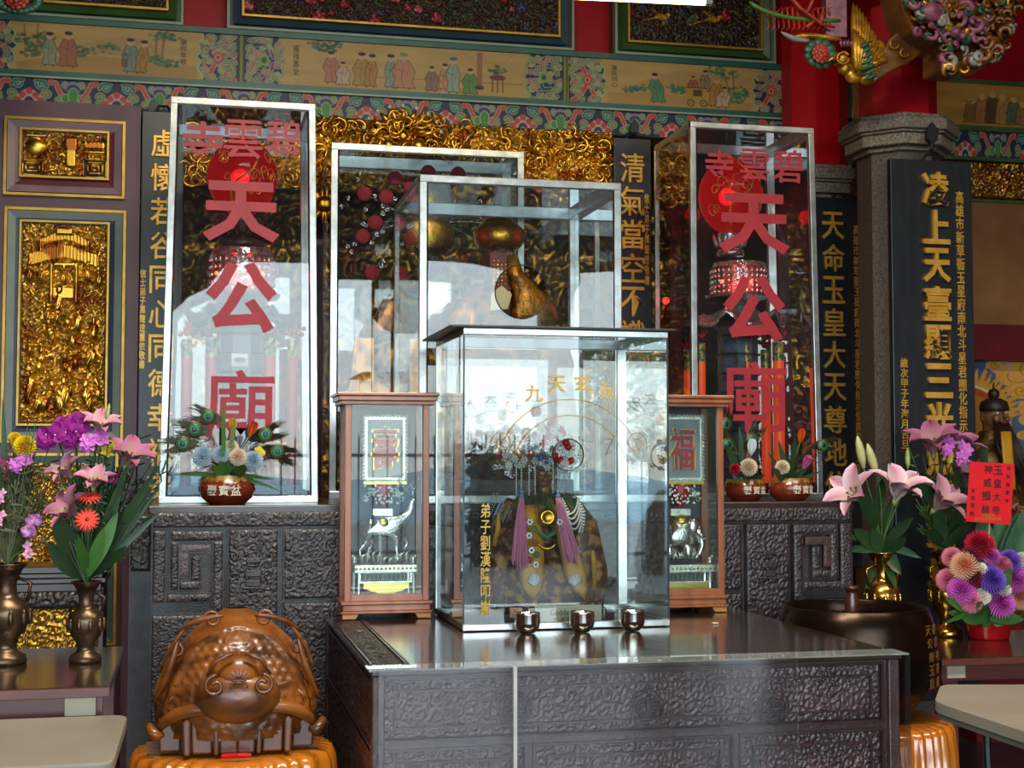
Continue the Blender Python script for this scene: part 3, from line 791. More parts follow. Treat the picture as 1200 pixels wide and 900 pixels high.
struct('trim_7', MB().box(WX(1100, 7.7, 400), 6.4, 7.64, 7.72, WZ(1150, 420, YB), WZ(1150, 381, YB)).box(WX(1100, 7.7, 400), 6.4, 7.6, 7.64, WZ(1150, 423, YB), WZ(1150, 414, YB)), M_reddk)
# mural of clouds and flames under the red rail
c = Canvas(520, 640, '55657E')
n = vnoise(*np.meshgrid(np.arange(520) / 60.0, np.arange(640) / 60.0), 12)[..., None]; c.a = c.a * (.8 + .35 * n)
mx0, mx1 = WX(1100, 7.7, 400), 6.3; mz1 = WZ(1150, 423, YB); mz0 = .4
mc = lambda px, py: ((WX(px, 7.7, py) - mx0) / (mx1 - mx0) * 520, (mz1 - WZ(px, py, 7.7)) / (mz1 - mz0) * 640)
for px, py, r in ((1175, 430, 16), (1190, 440, 24), (1205, 432, 26), (1196, 458, 16), (1212, 478, 20), (1230, 440, 30), (1205, 492, 12), (1200, 510, 9), (1240, 500, 24), (1165, 428, 10)):
    X, Y = mc(px, py); r *= 1.5; c.disc(X, Y, r, r * .75, 'D8A070'); c.disc(X, Y, r * .8, r * .58, 'E0A83C'); c.curl(X, Y, r * .6, 0, 1, 2.5, 'B06A3A')
for k in range(26):
    a = PI * (.02 + .96 * k / 25) - PI / 2 * 0; X, Y = mc(1128, 490); R1, R2 = 78, 118 + 22 * (k % 2)
    c.poly([(X + R1 * math.cos(a - .09), Y - R1 * math.sin(a - .09)), (X + R2 * math.cos(a + .06), Y - R2 * math.sin(a + .06)), (X + R1 * math.cos(a + .09), Y - R1 * math.sin(a + .09))], 'D89A30')
X, Y = mc(1128, 490); c.disc(X, Y, 88, 88, 'D8A03A'); c.disc(X, Y, 78, 78, 'E0D0A0'); c.disc(X, Y, 73, 73, 'B04A20'); c.disc(X, Y + 8, 66, 66, 'B8782A')
c.a = c.a[::2, ::2].copy(); c.w, c.h = 260, 320
c.paint('mural', mx0, mx1, mz0, mz1, 7.7, M_paint, None)
o = bpy.data.objects['mural']; tag(o, 'painted mural of orange clouds and a flaming halo on blue behind the bearded figure', 'mural')

# ---- granite and red columns
def octo(cx_, cy_, r, rot=PI / 8): return [(cx_ + r * math.cos(rot + k * PI / 4), cy_ + r * math.sin(rot + k * PI / 4)) for k in range(8)]
def column(cx_, cy_, r, zcap, label, rot=PI / 8):
    t = thing('column', label, 'column', (cx_, cy_, 0))
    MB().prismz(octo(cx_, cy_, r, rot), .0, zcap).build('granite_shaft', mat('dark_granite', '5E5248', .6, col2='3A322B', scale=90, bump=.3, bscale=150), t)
    mb = MB()
    for a, b, q in ((0, .025, 1.12), (.025, .085, 1.3), (.085, .1, 1.38), (.1, .16, 1.46), (.16, .185, 1.36)):
        mb.prismz(octo(cx_, cy_, r * q, rot), zcap + a, zcap + b)
    bevel(mb.build('capital', M_granite, t), .01)
    MB().prismz(octo(cx_, cy_, r * .94, rot), zcap + .185, 5.0).build('red_shaft', M_red, t)
    return t
column(3.62, 6.78, .215, 3.1, 'octagonal granite column with red upper shaft behind the large black plaque')
column(3.50, 7.55, .20, 2.99, 'rear octagonal column, red above and granite below, right of the tall right glass case')

# ---- black plaques with gilded characters
def plaque(x0, x1, z0, z1, Y, label, chars, cx_, ctop, cstep, ch, small=(), m=M_blk, ext=.012, shear=0.0, gm=M_gchar, hook=True, off=.018):
    t = thing('plaque', label, 'plaque', ((x0 + x1) / 2, Y, z0))
    bevel(MB().box(x0, x1, Y, Y + .04, z0, z1).build('board', m, t), .004)
    if hook: MB().tube([((x0 + x1) / 2 - .04, Y + .02, z1), ((x0 + x1) / 2 - .02, Y + .01, z1 + .03), ((x0 + x1) / 2 + .02, Y + .01, z1 + .03), ((x0 + x1) / 2 + .04, Y + .02, z1)], .008, 6).build('hanger', M_iron, t)
    for k, chh in enumerate(chars):
        zz = ctop - cstep * k
        if zz - ch * .4 < z0: break
        glyph('character', chh, cx_, zz, Y - .001, ch, gm, t, w=ch * .86, off=off, ext=ext, shear=shear)
    for txt, sx, st, sstep, sh in small:
        body = '\n'.join(txt)
        glyph('inscription', body, sx, st - sstep * (len(txt) - 1) / 2, Y - .001, sstep * (len(txt) - 1) + sh, gm, t, w=sh * .85, off=.012, ext=.004, shear=0)
    return t
# nearest plaque on the granite column
Y1 = 6.50
zz = lambda y, px=1095, Y=Y1: WZ(px, y, Y)
ys = [222, 272, 316, 354, 398, 439, 486, 537, 585, 632, 680]
plaque(WX(1045, Y1, 300), WX(1140, Y1, 300), .3, zz(188), Y1, 'largest black plaque with bold gilded characters on the granite column', '凌上天臺顯三光照耀乾坤'[:11],
       WX(1096, Y1, 300), zz(222), (zz(222) - zz(537)) / 7.0, (zz(202) - zz(240)) * 1.05,
       small=(('高雄市新草衙玉星府南北斗星君顯化指示協開勸', WX(1126, Y1, 350), zz(229), (zz(229) - zz(548)) / 20, (zz(222) - zz(236)) * .9),
              ('歲次甲子年海月吉旦', WX(1058, Y1, 350), zz(426), (zz(426) - zz(520)) / 8 * 1.0, (zz(222) - zz(234)) * .95)), ext=.02, off=.03, shear=0)
Y2 = 7.31
zz = lambda y, px=985, Y=Y2: WZ(px, y, Y)
plaque(WX(955, Y2, 400), WX(1018, Y2, 400), .9, zz(232), Y2, 'black plaque with slim gilded characters between the tall right glass case and the granite column', '天命玉皇大天尊地位',
       WX(977, Y2, 400), zz(265), (zz(265) - zz(530)) / 7, (zz(250) - zz(282)),
       small=(('高雄市新草衙玉星府南北斗星君顯化指示協開勸世宏宗', WX(1005, Y2, 400), zz(268), (zz(268) - zz(525)) / 21, (zz(222) - zz(232))),), ext=.012, off=.012)
Y3 = 7.58
zz = lambda y, px=742, Y=Y3: WZ(px, y, Y)
plaque(WX(720, Y3, 300), WX(764, Y3, 300), 1.2, zz(162), Y3, 'narrow black plaque with gilded characters between the middle glass case and the tall right case', '清氣當空不識塵',
       WX(741, Y3, 300), zz(197), (zz(197) - zz(375)) / 4.55, (zz(180) - zz(214)),
       small=(('信士弟子萬聲遠敬書', WX(758, Y3, 300), zz(230), (zz(230) - zz(330)) / 8, .035),), ext=.01, off=.01)
zz = lambda y, px=180, Y=Y3: WZ(px, y, Y)
plaque(WX(164, Y3, 300), WX(214, Y3, 300), .9, zz(130, 180), Y3, 'black plaque with gilded characters half hidden behind the tall left glass case', '虛懷若谷同心同德幸福安',
       WX(190, Y3, 300), zz(168), (zz(168) - zz(485)) / 7.9, (zz(152) - zz(184)),
       small=(('信士弟子萬聲遠董依敬書', WX(168, Y3, 300), zz(320), (zz(320) - zz(428)) / 10, .038),), ext=.01, off=.01)

# ---- hooks, lamp
def leafhook(px, py, Y, s, label):
    p = W(px, py, Y); t = thing('leaf_hook', label, 'hook', p)
    MB().prism([(p.x, p.z + 1.2 * s), (p.x + .6 * s, p.z + .5 * s), (p.x + .45 * s, p.z - .3 * s), (p.x, p.z - .7 * s), (p.x - .5 * s, p.z - .2 * s), (p.x - .45 * s, p.z + .4 * s)], Y - .01, Y + .02).build('leaf', M_iron, t)
    MB().tube([(p.x, Y, p.z - .6 * s), (p.x - .1 * s, Y - .01, p.z - 1.2 * s), (p.x - .35 * s, Y - .02, p.z - 1.35 * s)], .15 * s, 6).build('stem', M_iron, t)
leafhook(1092, 160, 6.45, .06, 'black leaf shaped hook on the granite capital')
leafhook(743, 152, 7.66, .05, 'black leaf shaped hook on the painted beam above the narrow plaque')
leafhook(180, 128, 7.66, .05, 'black leaf shaped hook above the plaque beside the tall left glass case')
Yt = 5.6
a = W(640, -6, Yt); b = W(826, 2.5, Yt)
t = thing('fluorescent_lamp', 'glowing fluorescent tube lamp at the top edge', 'lamp', b)
MB().tube([a, b], .014, 12).build('tube', mat('lit_tube', 'FFF0C0', .4, emit='FFE28A', estr=9), t)
MB().tube([b, b + Vector((.03, 0, 0))], .016, 12).build('end_cap', M_alu, t)
MB().box(a.x, b.x + .04, Yt - .03, Yt + .05, b.z + .04, b.z + .11).box(b.x + .0, b.x + .03, Yt - .01, Yt + .01, b.z, b.z + .05).build('fitting', mat('lamp_fitting', '9A927E', .5), t)
MB().tube([(a.x + .2, Yt, b.z + .1), (a.x + .2, Yt, 5)], .008, 6).build('hanging_rod', M_alu, t)
# ================================================================ altar cabinet, table, cases
def H(px, py, z):
    """point on the horizontal plane at height z seen at px, py"""
    p = W(px, py, 1.0); d = p - Vector((0, 0, EYE)); t = (z - EYE) / d.z
    return Vector((d.x * t, d.y * t, z))
M_carved = mat('carved_rosewood', '3C302E', 0.3, col2='241C1B', scale=14, coat=.25, bump=.6, bscale=160)
M_carvedr = mat('carved_red_rosewood', '4E3632', 0.3, col2='36231F', scale=10, coat=.3, bump=.6, bscale=160)
ZC = 1.312; YC = 6.1; CX0, CX1 = -.187, 2.99; CM = (CX0 + CX1) / 2
cab = thing('altar_cabinet', 'long dark carved altar cabinet with key fret panels behind the offering table', 'cabinet', (CM, YC, 0))
MB().box(CX0 + .01, CX1 - .01, YC + .02, 7.5, 0, ZC - .035).build('body', M_carved, cab)
bevel(MB().box(CX0 - .01, CX1 + .01, YC - .01, 7.52, ZC - .035, ZC).build('top_board', M_dwood, cab), .006)
cz = lambda y: WZ(500, y, YC)
cxp = lambda px: WX(px, YC, 650)
def cband(a, b, ya, yb, mirror, out=.02, seed=1, name='carved_band', m=None, cell=.034, depth=.009):
    x0_, x1_ = (a, b) if not mirror else (2 * CM - b, 2 * CM - a)
    z1_, z0_ = cz(ya), cz(yb)
    MB().box(x0_, x1_, YC - out, YC + .02, z0_, z1_).build(name, m or M_carved, cab)
    relief('carved_scrolls', x0_ + .003, x1_ - .003, z0_ + .003, z1_ - .003, YC - out, depth, m or M_carved, cab, res=.004 if (b - a) < .8 or name == 'frieze_band' else .009, cell=cell * .75, seed=seed)
for mir in (False, True):
    e = lambda p: cxp(p)
    sd = 50 if mir else 70
    cband(e(178), e(195), 618, 700, mir, .02, sd); cband(e(195), e(248), 690, 700, mir, .02, sd + 1)
    cband(e(199), e(262), 619, 631, mir, .024, sd + 2); cband(e(249), e(262), 631, 712, mir, .024, sd + 3)
    cband(e(199), e(210), 631, 686, mir, .024, sd + 4); cband(e(210), e(236), 676, 686, mir, .024, sd + 5)
    cband(e(210), e(247), 634, 644, mir, .034, sd + 6, m=M_carvedr, depth=.003); cband(e(210), e(221), 644, 671, mir, .034, sd + 7, m=M_carvedr, depth=.003)
    cband(e(223), e(236), 646, 676, mir, .022, sd + 8)
    cband(e(178), e(262), 714, 900, mir, .012, sd + 9, 'lower_panel')
    cband(e(267), e(326), 618, 900, mir, .018, sd + 10, 'tall_panel', cell=.06)
    cband(e(332), e(404), 618, 699, mir, .014, sd + 11, 'square_panel', cell=.055)
    cband(e(332), e(404), 703, 900, mir, .014, sd + 12, 'lower_panel', cell=.055)
    # little carved censer in the tall panel
    cxm = (e(267) + e(326)) / 2; cxm = cxm if not mir else 2 * CM - cxm
    mb = MB()
    for a_, b_, w_ in ((683, 686, .05), (675, 683, .03), (664, 672, .035), (658, 660, .02), (650, 656, .03)): mb.box(cxm - w_, cxm + w_, YC - .036, YC - .018, cz(b_), cz(a_))
    bevel(mb.build('carved_censer', M_carved, cab), .004)
cband(cxp(178), 2 * CM - cxp(178), 598, 616, False, .02, 91, 'frieze_band', cell=.05)
cband(cxp(406), 2 * CM - cxp(406), 618, 900, False, .014, 92, 'centre_panel', cell=.07)
MB().box(CX0 - .1, CX0 + .01, 6.5, 7.3, .0, cz(606)).build('side_wing', M_carved, cab)
relief('carved_wing_panel', CX0 - .095, CX0 - .01, cz(672), cz(606), 6.49, .01, M_carved, cab, res=.0045, cell=.05, seed=95)
MB().box(-.34, -.1, 7.0, 7.05, 0, 1.0).build('red_back_cloth', M_reddk, cab)

# ---- front offering table
TX0, TX1, TY0, TY1, TZ = .536, 2.335, 4.40, 6.05, .852
M_top = mat('table_top_lacquer', '3A2A22', 0.16, col2='2C1F1A', scale=3, coat=.6, stretch=(1, 3, 1))
tb = thing('offering_table', 'large dark carved offering table carrying the front glass case', 'table', (1.43, 5.2, 0))
bevel(MB().box(TX0, TX1, TY0, TY1, TZ - .022, TZ - .003).build('table_top', M_top, tb), .004)
MB().box(TX0 + .02, TX1 - .02, TY0 + .03, TY1, .25, TZ - .022).build('body', M_carvedr, tb)
P = xz_grid(TX0 + .012, TX0 + .115, 0, 1, 0, 26, 300)
yy = np.linspace(TY1 - .3, TY0 + .09, 300)[:, None] + 0 * P[..., 0]
hh = carve(P[..., 0], yy, 61, .045) * .006
P[..., 1] = yy; P[..., 2] = TZ - .003 + hh
grid_mesh('carved_border', P, M_carved, tb)
mb = MB()
for q in (.008, .118, .128): mb.box(TX0 + q, TX0 + q + .005, TY0 + .09, TY1 - .3, TZ - .003, TZ + .006)
mb.box(TX0 + .13, TX1 - .05, TY0 + .092, TY0 + .097, TZ - .003, TZ + .001)
mb.build('edge_bead', M_dwood, tb)
tz = lambda y: WZ(500, y, TY0)
def tpanel(a, b, z0_, z1_, seed, cell=.04, Yf=TY0 + .03):
    MB().frame(a, b, z0_, z1_, .008, Yf - .014, Yf).build('panel_moulding', M_dwood, tb)
    relief('outer_scrolls', a + .008, b - .008, z0_ + .008, z1_ - .008, Yf, .008, M_carvedr, tb, res=.0036, cell=cell, seed=seed)
    MB().frame(a + .045, b - .045, z0_ + .04, z1_ - .04, .006, Yf - .016, Yf).build('inner_moulding', M_dwood, tb)
tpanel(TX0 + .03, TX1 - .06, .62, TZ - .03, 101)
tpanel(TX0 + .03, TX0 + .5, .3, .6, 102); tpanel(TX0 + .52, TX0 + 1.2, .3, .6, 103); tpanel(TX0 + 1.22, TX1 - .06, .3, .6, 104)
for px in (603, 758, 905):                             # round longevity medallions
    c_ = W(px, 829, TY0 + .02); mb = MB()
    for r_ in (.058, .046, .034, .02):
        pr = [(c_.x + r_ * math.cos(a * PI / 16), c_.z + r_ * math.sin(a * PI / 16)) for a in range(33)]
        mb.tube([(x, TY0 + .016, z) for x, z in pr], .0022, 5)
    for k in (-2, -1, 0, 1, 2): mb.box(c_.x - .03 + abs(k) * .006, c_.x + .03 - abs(k) * .006, TY0 + .012, TY0 + .02, c_.z + k * .012 - .002, c_.z + k * .012 + .002)
    mb.box(c_.x - .003, c_.x + .003, TY0 + .011, TY0 + .02, c_.z - .034, c_.z + .034)
    mb.build('medallion', M_dwood, tb)
for x in (TX0 + .005, TX1 - .045):
    for y in (TY0 + .01, TY1 - .06): bevel(MB().box(x, x + .04, y, y + .05, 0, TZ - .022).build('leg', M_carvedr, tb), .005)
mb = MB()
for k, (za, zb) in enumerate(((.3, .6), (.62, .82))):
    for j in range(2): mb.frame(0, 1, 0, 1, .01, 0, 1) if False else None
relief_side = MB()
P = xz_grid(0, 1, .3, TZ - .03, 0, 230, 110)
yy = np.linspace(TY0 + .05, TY1, 230)[None, :] + 0 * P[..., 0]
P[..., 0] = TX0 + .02 - carve(yy, P[..., 2], 66, .06) * .012; P[..., 1] = yy
P = P[:, ::-1]
grid_mesh('carved_side', P, M_carvedr, tb)
for za in (.58, .6, .80): MB().box(TX0 + .004, TX0 + .02, TY0 + .05, TY1, za, za + .008).build('side_moulding', M_dwood, tb)
G_case = glass_mat('clear_glass', boost=1.5, dirt=.008)
G_low = glass_mat('thin_clear_glass', boost=.55, dirt=.01)
G_acr = glass_mat('hazy_acrylic', (.96, .94, .95), .8, .008, 1.49, (.45, .44, .47))
sx = WX(603, TY0 - .03, 850); ex = WX(935, TY0 - .03, 850)
o = MB().box(TX0 + .02, sx - .004, TY0 - .034, TY0 - .03, .2, TZ).build('acrylic_sheet', G_acr); tag(o, 'left clear acrylic sheet standing before the carved front of the offering table', 'sheet')
o = MB().box(sx + .004, ex, TY0 - .034, TY0 - .03, .2, TZ).build('acrylic_sheet', G_acr); tag(o, 'wide right clear acrylic sheet before the carved front of the offering table', 'sheet')
o = MB().box(sx - .006, sx + .006, TY0 - .042, TY0 - .026, .2, TZ).build('acrylic_joint', mat('clear_joint', 'B8B8B4', .2)); tag(o, 'clear jointing strip between the two acrylic sheets', 'strip')
o = MB().box(TX0 - .01, TX1 + .01, TY0 - .03, TY0 + .085, TZ - .003, TZ + .002).build('glass_strip', glass_mat('edge_glass', (.9, 1, .97), 1.5, .12)); tag(o, 'pale glass strip lying along the front edge of the offering table', 'glass')
o = MB().box(TX1 + .004, TX1 + .012, TY0 - .03, TY0 + .6, .2, TZ - .004).build('acrylic_sheet', G_acr); tag(o, 'clear acrylic sheet at the right end of the offering table', 'sheet')

# ---- glass cases
M_edge = mat('black_edge', '1C1F22', .35)
def quad(mb, a, b, c, d): mb.add([a, b, c, d], [(0, 1, 2, 3)])
CASE_N = 0
def glass_case(label, B, T, y0, y1, z0, z1, fw, m, lid=None, hole=None, floor_m=None, thin=False, back_m=None):
    """B / T: (x0, x1) at the bottom and the top"""
    t = thing('glass_case', label, 'display case', ((B[0] + B[1]) / 2, (y0 + y1) / 2, z0), group=None)
    X = lambda s_, z: B[s_] + (T[s_] - B[s_]) * (z - z0) / (z1 - z0)
    pw = fw if not thin else .006
    def post(s_, ya, yb, w, mm):
        sg = 1 if s_ == 0 else -1; mb = MB()
        v = [(X(s_, z), y, z) for z in (z0, z1) for y in (ya, yb)] + [(X(s_, z) + sg * w, y, z) for z in (z0, z1) for y in (ya, yb)]
        mb.add(v, [(0, 1, 3, 2), (4, 6, 7, 5), (0, 2, 6, 4), (1, 5, 7, 3), (0, 4, 5, 1), (2, 3, 7, 6)])
        o = mb.build('post', mm, t); me = o.data
        bmx = bmesh.new(); bmx.from_mesh(me); bmesh.ops.recalc_face_normals(bmx, faces=bmx.faces); bmx.to_mesh(me); bmx.free()
        if not thin: bevel(o, .003)
    for s_ in (0, 1):
        post(s_, y0, y0 + pw, pw, m if not thin else M_edge); post(s_, y1 - fw * .8, y1, fw * .8, m)
    for (z, a, b) in ((z0, 0, fw), (z1, -fw, 0)):
        for (ya, yb) in ((y0, y0 + fw), (y1 - fw, y1)):
            bevel(MB().box(X(0, z) + (0 if not thin else 0), X(1, z), ya - (.002 if ya == y0 else 0), yb, z + a, z + b).build('rail', m, t), .003)
        for s_ in (0, 1):
            xa = X(s_, z); xb = xa + (fw if s_ == 0 else -fw) * (1 if not thin else .5)
            bevel(MB().box(xa, xb, y0 + fw, y1 - fw, z + a, z + b).build('rail', m if not thin else M_edge, t), .003)
    # inner dark gasket lines
    g = MB(); zi0, zi1 = z0 + fw, z1 - fw
    for s_ in (0, 1):
        sg = 1 if s_ == 0 else -1
        if not thin: g.add([(X(s_, zi0) + sg * fw, y0 - .001, zi0), (X(s_, zi1) + sg * fw, y0 - .001, zi1), (X(s_, zi1) + sg * (fw + .006), y0 + .004, zi1), (X(s_, zi0) + sg * (fw + .006), y0 + .004, zi0)], [(0, 1, 2, 3) if s_ else (3, 2, 1, 0)])
    if not thin:
        g.box(X(0, zi1) + fw, X(1, zi1) - fw, y0 - .001, y0 + .004, zi1 - .006, zi1); g.box(X(0, zi0) + fw, X(1, zi0) - fw, y0 - .001, y0 + .004, zi0, zi0 + .006)
        g.build('gasket', M_edge, t)
    # panes
    f = MB(); e_ = .002
    xa0, xa1, xb0, xb1 = X(0, z0) + e_, X(1, z0) - e_, X(0, z1) + e_, X(1, z1) - e_
    if hole:
        hx, hz, hr = hole; n = 64
        inn = [(hx + hr * math.cos(2 * PI * k / n), y0 + .003, hz + hr * math.sin(2 * PI * k / n)) for k in range(n)]
        out = []
        for k in range(n):
            a = 2 * PI * k / n; dx, dz = math.cos(a), math.sin(a)
            tt = min(((xa1 - hx) / dx if dx > 1e-6 else 1e9), ((xa0 - hx) / dx if dx < -1e-6 else 1e9), ((z1 - hz) / dz if dz > 1e-6 else 1e9), ((z0 - hz) / dz if dz < -1e-6 else 1e9))
            out.append((hx + dx * tt, y0 + .003, hz + dz * tt))
        # add the four corners so that the pane fills the frame
        cor = [(xa1, z1), (xa0, z1), (xa0, z0), (xa1, z0)]
        f.add(inn + out, [(k, (k + 1) % n, (k + 1) % n + n, k + n)[::-1] for k in range(n)])
        for cxx, czz in cor:
            a = math.atan2(czz - hz, cxx - hx) % (2 * PI); k = int(a / (2 * PI) * n) % n
            p, q = out[k], out[(k + 1) % n]; f.add([p, q, (cxx, y0 + .003, czz)], [(0, 2, 1)[::-1]])
        pane = f.build('front_pane', G_case, t)
        rr = MB().tube([(p[0], p[1], p[2]) for p in inn + [inn[0]]], .0028, 6); rr.build('round_opening_rim', M_edge, pane)
    else:
        f.add([(xa0, y0 + .003, z0), (xa1, y0 + .003, z0), (xb1, y0 + .003, z1), (xb0, y0 + .003, z1)], [(0, 1, 2, 3)]); f.build('front_pane', G_case, t)
    for s_ in (0, 1):
        f = MB(); sg = e_ if s_ == 0 else -e_
        f.add([(X(s_, z0) + sg, y0, z0), (X(s_, z0) + sg, y1, z0), (X(s_, z1) + sg, y1, z1), (X(s_, z1) + sg, y0, z1)], [(0, 1, 2, 3) if s_ else (3, 2, 1, 0)]); f.build('side_pane', G_case, t)
    f = MB(); f.add([(xa0, y1 - .003, z0), (xa1, y1 - .003, z0), (xb1, y1 - .003, z1), (xb0, y1 - .003, z1)], [(3, 2, 1, 0)]); f.build('back_pane', back_m or G_case, t)
    f = MB(); f.add([(xb0, y0, z1 - .004), (xb1, y0, z1 - .004), (xb1, y1, z1 - .004), (xb0, y1, z1 - .004)], [(0, 1, 2, 3)]); f.build('top_pane', G_case, t)
    MB().box(X(0, z0) + .004, X(1, z0) - .004, y0 + .004, y1 - .004, z0 + .002, z0 + .012).build('floor_board', floor_m or M_dwood, t)
    if lid: bevel(MB().box(*lid).build('lid', M_edge, t), .002)
    return t
FC = (.995, 1.823, 5.31, 5.95, TZ, 2.012)
hF = W(666, 533, 5.31)
caseF = glass_case('front glass case on the offering table holding the crowned goddess figure', (FC[0], FC[1]), (FC[0], FC[1]), FC[2], FC[3], FC[4], FC[5], .026, M_alu,
                   lid=(FC[0] - .055, FC[1] + .022, FC[2] - .03, FC[3] + .03, FC[5], FC[5] + .009), hole=(hF.x, hF.z, .062), thin=True)
hM = W(611, 342, 6.2)
caseM = glass_case('middle glass case with a round opening behind the front case', (.962, 1.905), (.962, 1.905), 6.2, 7.05, ZC, 2.785, .034, M_alu, hole=(hM.x, hM.z, .122))
caseB = glass_case('rear glass case with red pompoms inside, left of the middle case', (.646, 1.651), (.646, 1.651), 7.09, 7.55, ZC, 3.113, .036, M_alu)
YL = 6.40
caseL = glass_case('tall left glass case lettered in red around a lantern tower', (WX(185.5, YL, 590), WX(373, YL, 590)), (WX(200, YL, 117), WX(370, YL, 117)), YL, 7.06, ZC, WZ(285, 117, YL), .032, M_alu)
caseR = glass_case('tall right glass case lettered in red around a glowing red lantern tower', (2.335, 3.013), (2.335, 2.986), 6.45, 7.02, ZC, 3.158, .03, M_alu)

# red lettering on the tall cases, gold lettering on the front case
BOLD = {'天': .035, '公': .035, '廟': .012, '碧': .012, '雲': .01, '寺': .02}
M_rt = mat('red_vinyl', 'A8202E', .5, col2='981A28')
M_gt = mat('gold_vinyl', 'C8A23C', .4, .2)
def lettering(parent, Y, top, col, m, off=.03, flat=True):
    for chh, px, py, s_ in top + col:
        p = W(px, py, Y); h_ = s_ * (WZ(px, 540, Y) - WZ(px, 541, Y)) * (1650 / 1650)
        glyph('red_character', chh, p.x, p.z, Y, h_, m, parent, w=h_ * (.98 if chh not in '天大' else 1.25), off=BOLD.get(chh, off), flat=False, ext=.0012)
lettering(caseL, YL - .005, [('寺', 238, 165, 47), ('雲', 285, 163, 46), ('碧', 332, 161, 42)], [('天', 283, 248, 72), ('公', 283, 348, 84), ('廟', 281, 474, 82)], M_rt)
lettering(caseR, 6.445, [('寺', 843, 193, 36), ('雲', 884, 193, 38), ('碧', 923, 195, 40)], [('天', 884, 262, 72), ('公', 884, 362, 80), ('廟', 884, 465, 84)], M_rt)
for k, (chh, px, py) in enumerate((('九', 626, 461), ('天', 653, 450), ('玄', 683, 449), ('女', 711, 458))):
    p = W(px, py, 5.305); glyph('gold_character', chh, p.x, p.z, 5.306, .066, M_gt, caseF, w=.07, off=.012, ext=.0008)
mb = MB()
for r_, cz_ in ((.30, 560), (.235, 560)):
    c_ = W(668, cz_, 5.305); a0, a1 = .25, PI - .25
    mb.tube([(c_.x + r_ * .98 * math.cos(a0 + (a1 - a0) * k / 30), 5.306, c_.z + .02 + r_ * math.sin(a0 + (a1 - a0) * k / 30) * .95) for k in range(31)], .0016, 4)
for s_ in (-1, 1):
    c_ = W(668, 540, 5.305); q = (c_.x + s_ * .27, c_.z + .07)
    mb.tube([(q[0] + s_ * (.045 - .03 * k / 16) * math.cos(k * .5), 5.306, q[1] + (.045 - .03 * k / 16) * math.sin(k * .5)) for k in range(17)], .0014, 4)
mb.build('gold_arch_outline', M_gt, caseF)
glyph('gold_inscription', '\n'.join('弟子劉漢隆叩謝'), W(569, 668, 5.305).x, W(569, 655, 5.305).z, 5.306, WZ(569, 590, 5.3) - WZ(569, 722, 5.3), M_gt, caseF, w=.04, off=.008, ext=.0008)
pl = thing('name_sign', 'small cream name sign inside the front glass case behind the cups', 'sign', (W(668, 726, 5.36).x, 5.36, TZ + .012))
a, b = W(627, 714, 5.36), W(705, 727, 5.36)
MB().box(a.x, b.x, 5.36, 5.368, TZ + .012, a.z + .012).build('board', mat('cream_card', 'CFC6A4', .5), pl)
glyph('lettering', 'Goddess of', (a.x + b.x) / 2 - .01, (TZ + a.z) / 2 + .022, 5.359, .022, mat('black_ink', '1C1A18', .6), pl, w=.13, ext=.0005)
glyph('lettering', '九天玄女', (a.x + b.x) / 2 - .01, (TZ + a.z) / 2 - .008, 5.359, .022, mat('brown_ink', '6A2A1C', .6), pl, w=.11, ext=.0005)

# ---- wooden display cases with silver ornaments
M_wood = mat('cherry_wood', 'A86238', .32, col2='8A4A28', scale=5, stretch=(3, 3, .4), coat=.3, bump=.1)
M_woodl = mat('light_cherry_wood', 'C08848', .35, col2='A87238', scale=5, stretch=(.4, 3, 3))
def wood_case(x0, x1, y0, label):
    y1 = y0 + .24; z0 = TZ
    t = thing('wooden_display_case', label, 'display case', ((x0 + x1) / 2, (y0 + y1) / 2, z0), group='small wooden display cases')
    for sg, xa in ((1, x0), (-1, x1)):
        for y_ in (y0, y1 - .06):
            bevel(MB().prism([(xa, z0), (xa + sg * .055, z0), (xa + sg * .068, z0 + .022), (xa, z0 + .022)], y_, y_ + .06).build('foot', M_woodl, t), .002)
    bevel(MB().box(x0 - .006, x1 + .006, y0 - .006, y1 + .006, z0 + .022, z0 + .032).box(x0 + .002, x1 - .002, y0 + .002, y1 - .002, z0 + .032, z0 + .058).box(x0 - .006, x1 + .006, y0 - .006, y1 + .006, z0 + .058, z0 + .072).build('base_moulding', M_wood, t), .003)
    zt = 1.782
    bevel(MB().box(x0 - .012, x1 + .012, y0 - .012, y1 + .012, zt - .05, zt - .034).box(x0 - .022, x1 + .022, y0 - .022, y1 + .022, zt - .034, zt - .014).box(x0 - .03, x1 + .03, y0 - .03, y1 + .03, zt - .014, zt).build('cornice', M_wood, t), .003)
    xa, xb = x0 + .008, x1 - .008
    for x_ in (xa, xb - .026):
        for y_ in (y0 + .005, y1 - .03): bevel(MB().box(x_, x_ + .026, y_, y_ + .026, z0 + .072, zt - .05).build('post', M_wood, t), .002)
    bevel(MB().box(xa + .026, xb - .026, y0 + .005, y0 + .03, z0 + .072, z0 + .1).build('door_rail', M_wood, t), .002)
    MB().box(xa + .026, xb - .026, y0 + .012, y0 + .015, z0 + .1, zt - .05).build('front_pane', G_low, t)
    for x_ in (xa + .01, xb - .013): MB().box(x_, x_ + .003, y0 + .03, y1 - .03, z0 + .072, zt - .05).build('side_pane', G_low, t)
    MB().box(xa, xb, y1 - .006, y1, z0 + .072, zt - .05).build('back_board', mat('case_back', '5A5660', .5), t)
    return (x0 + x1) / 2, y0, t
WL = wood_case(.587, .953, 5.8, 'left small wooden display case holding the silver deer')
WR = wood_case(1.867, 2.233, 5.75, 'right small wooden display case holding the silver elephant')

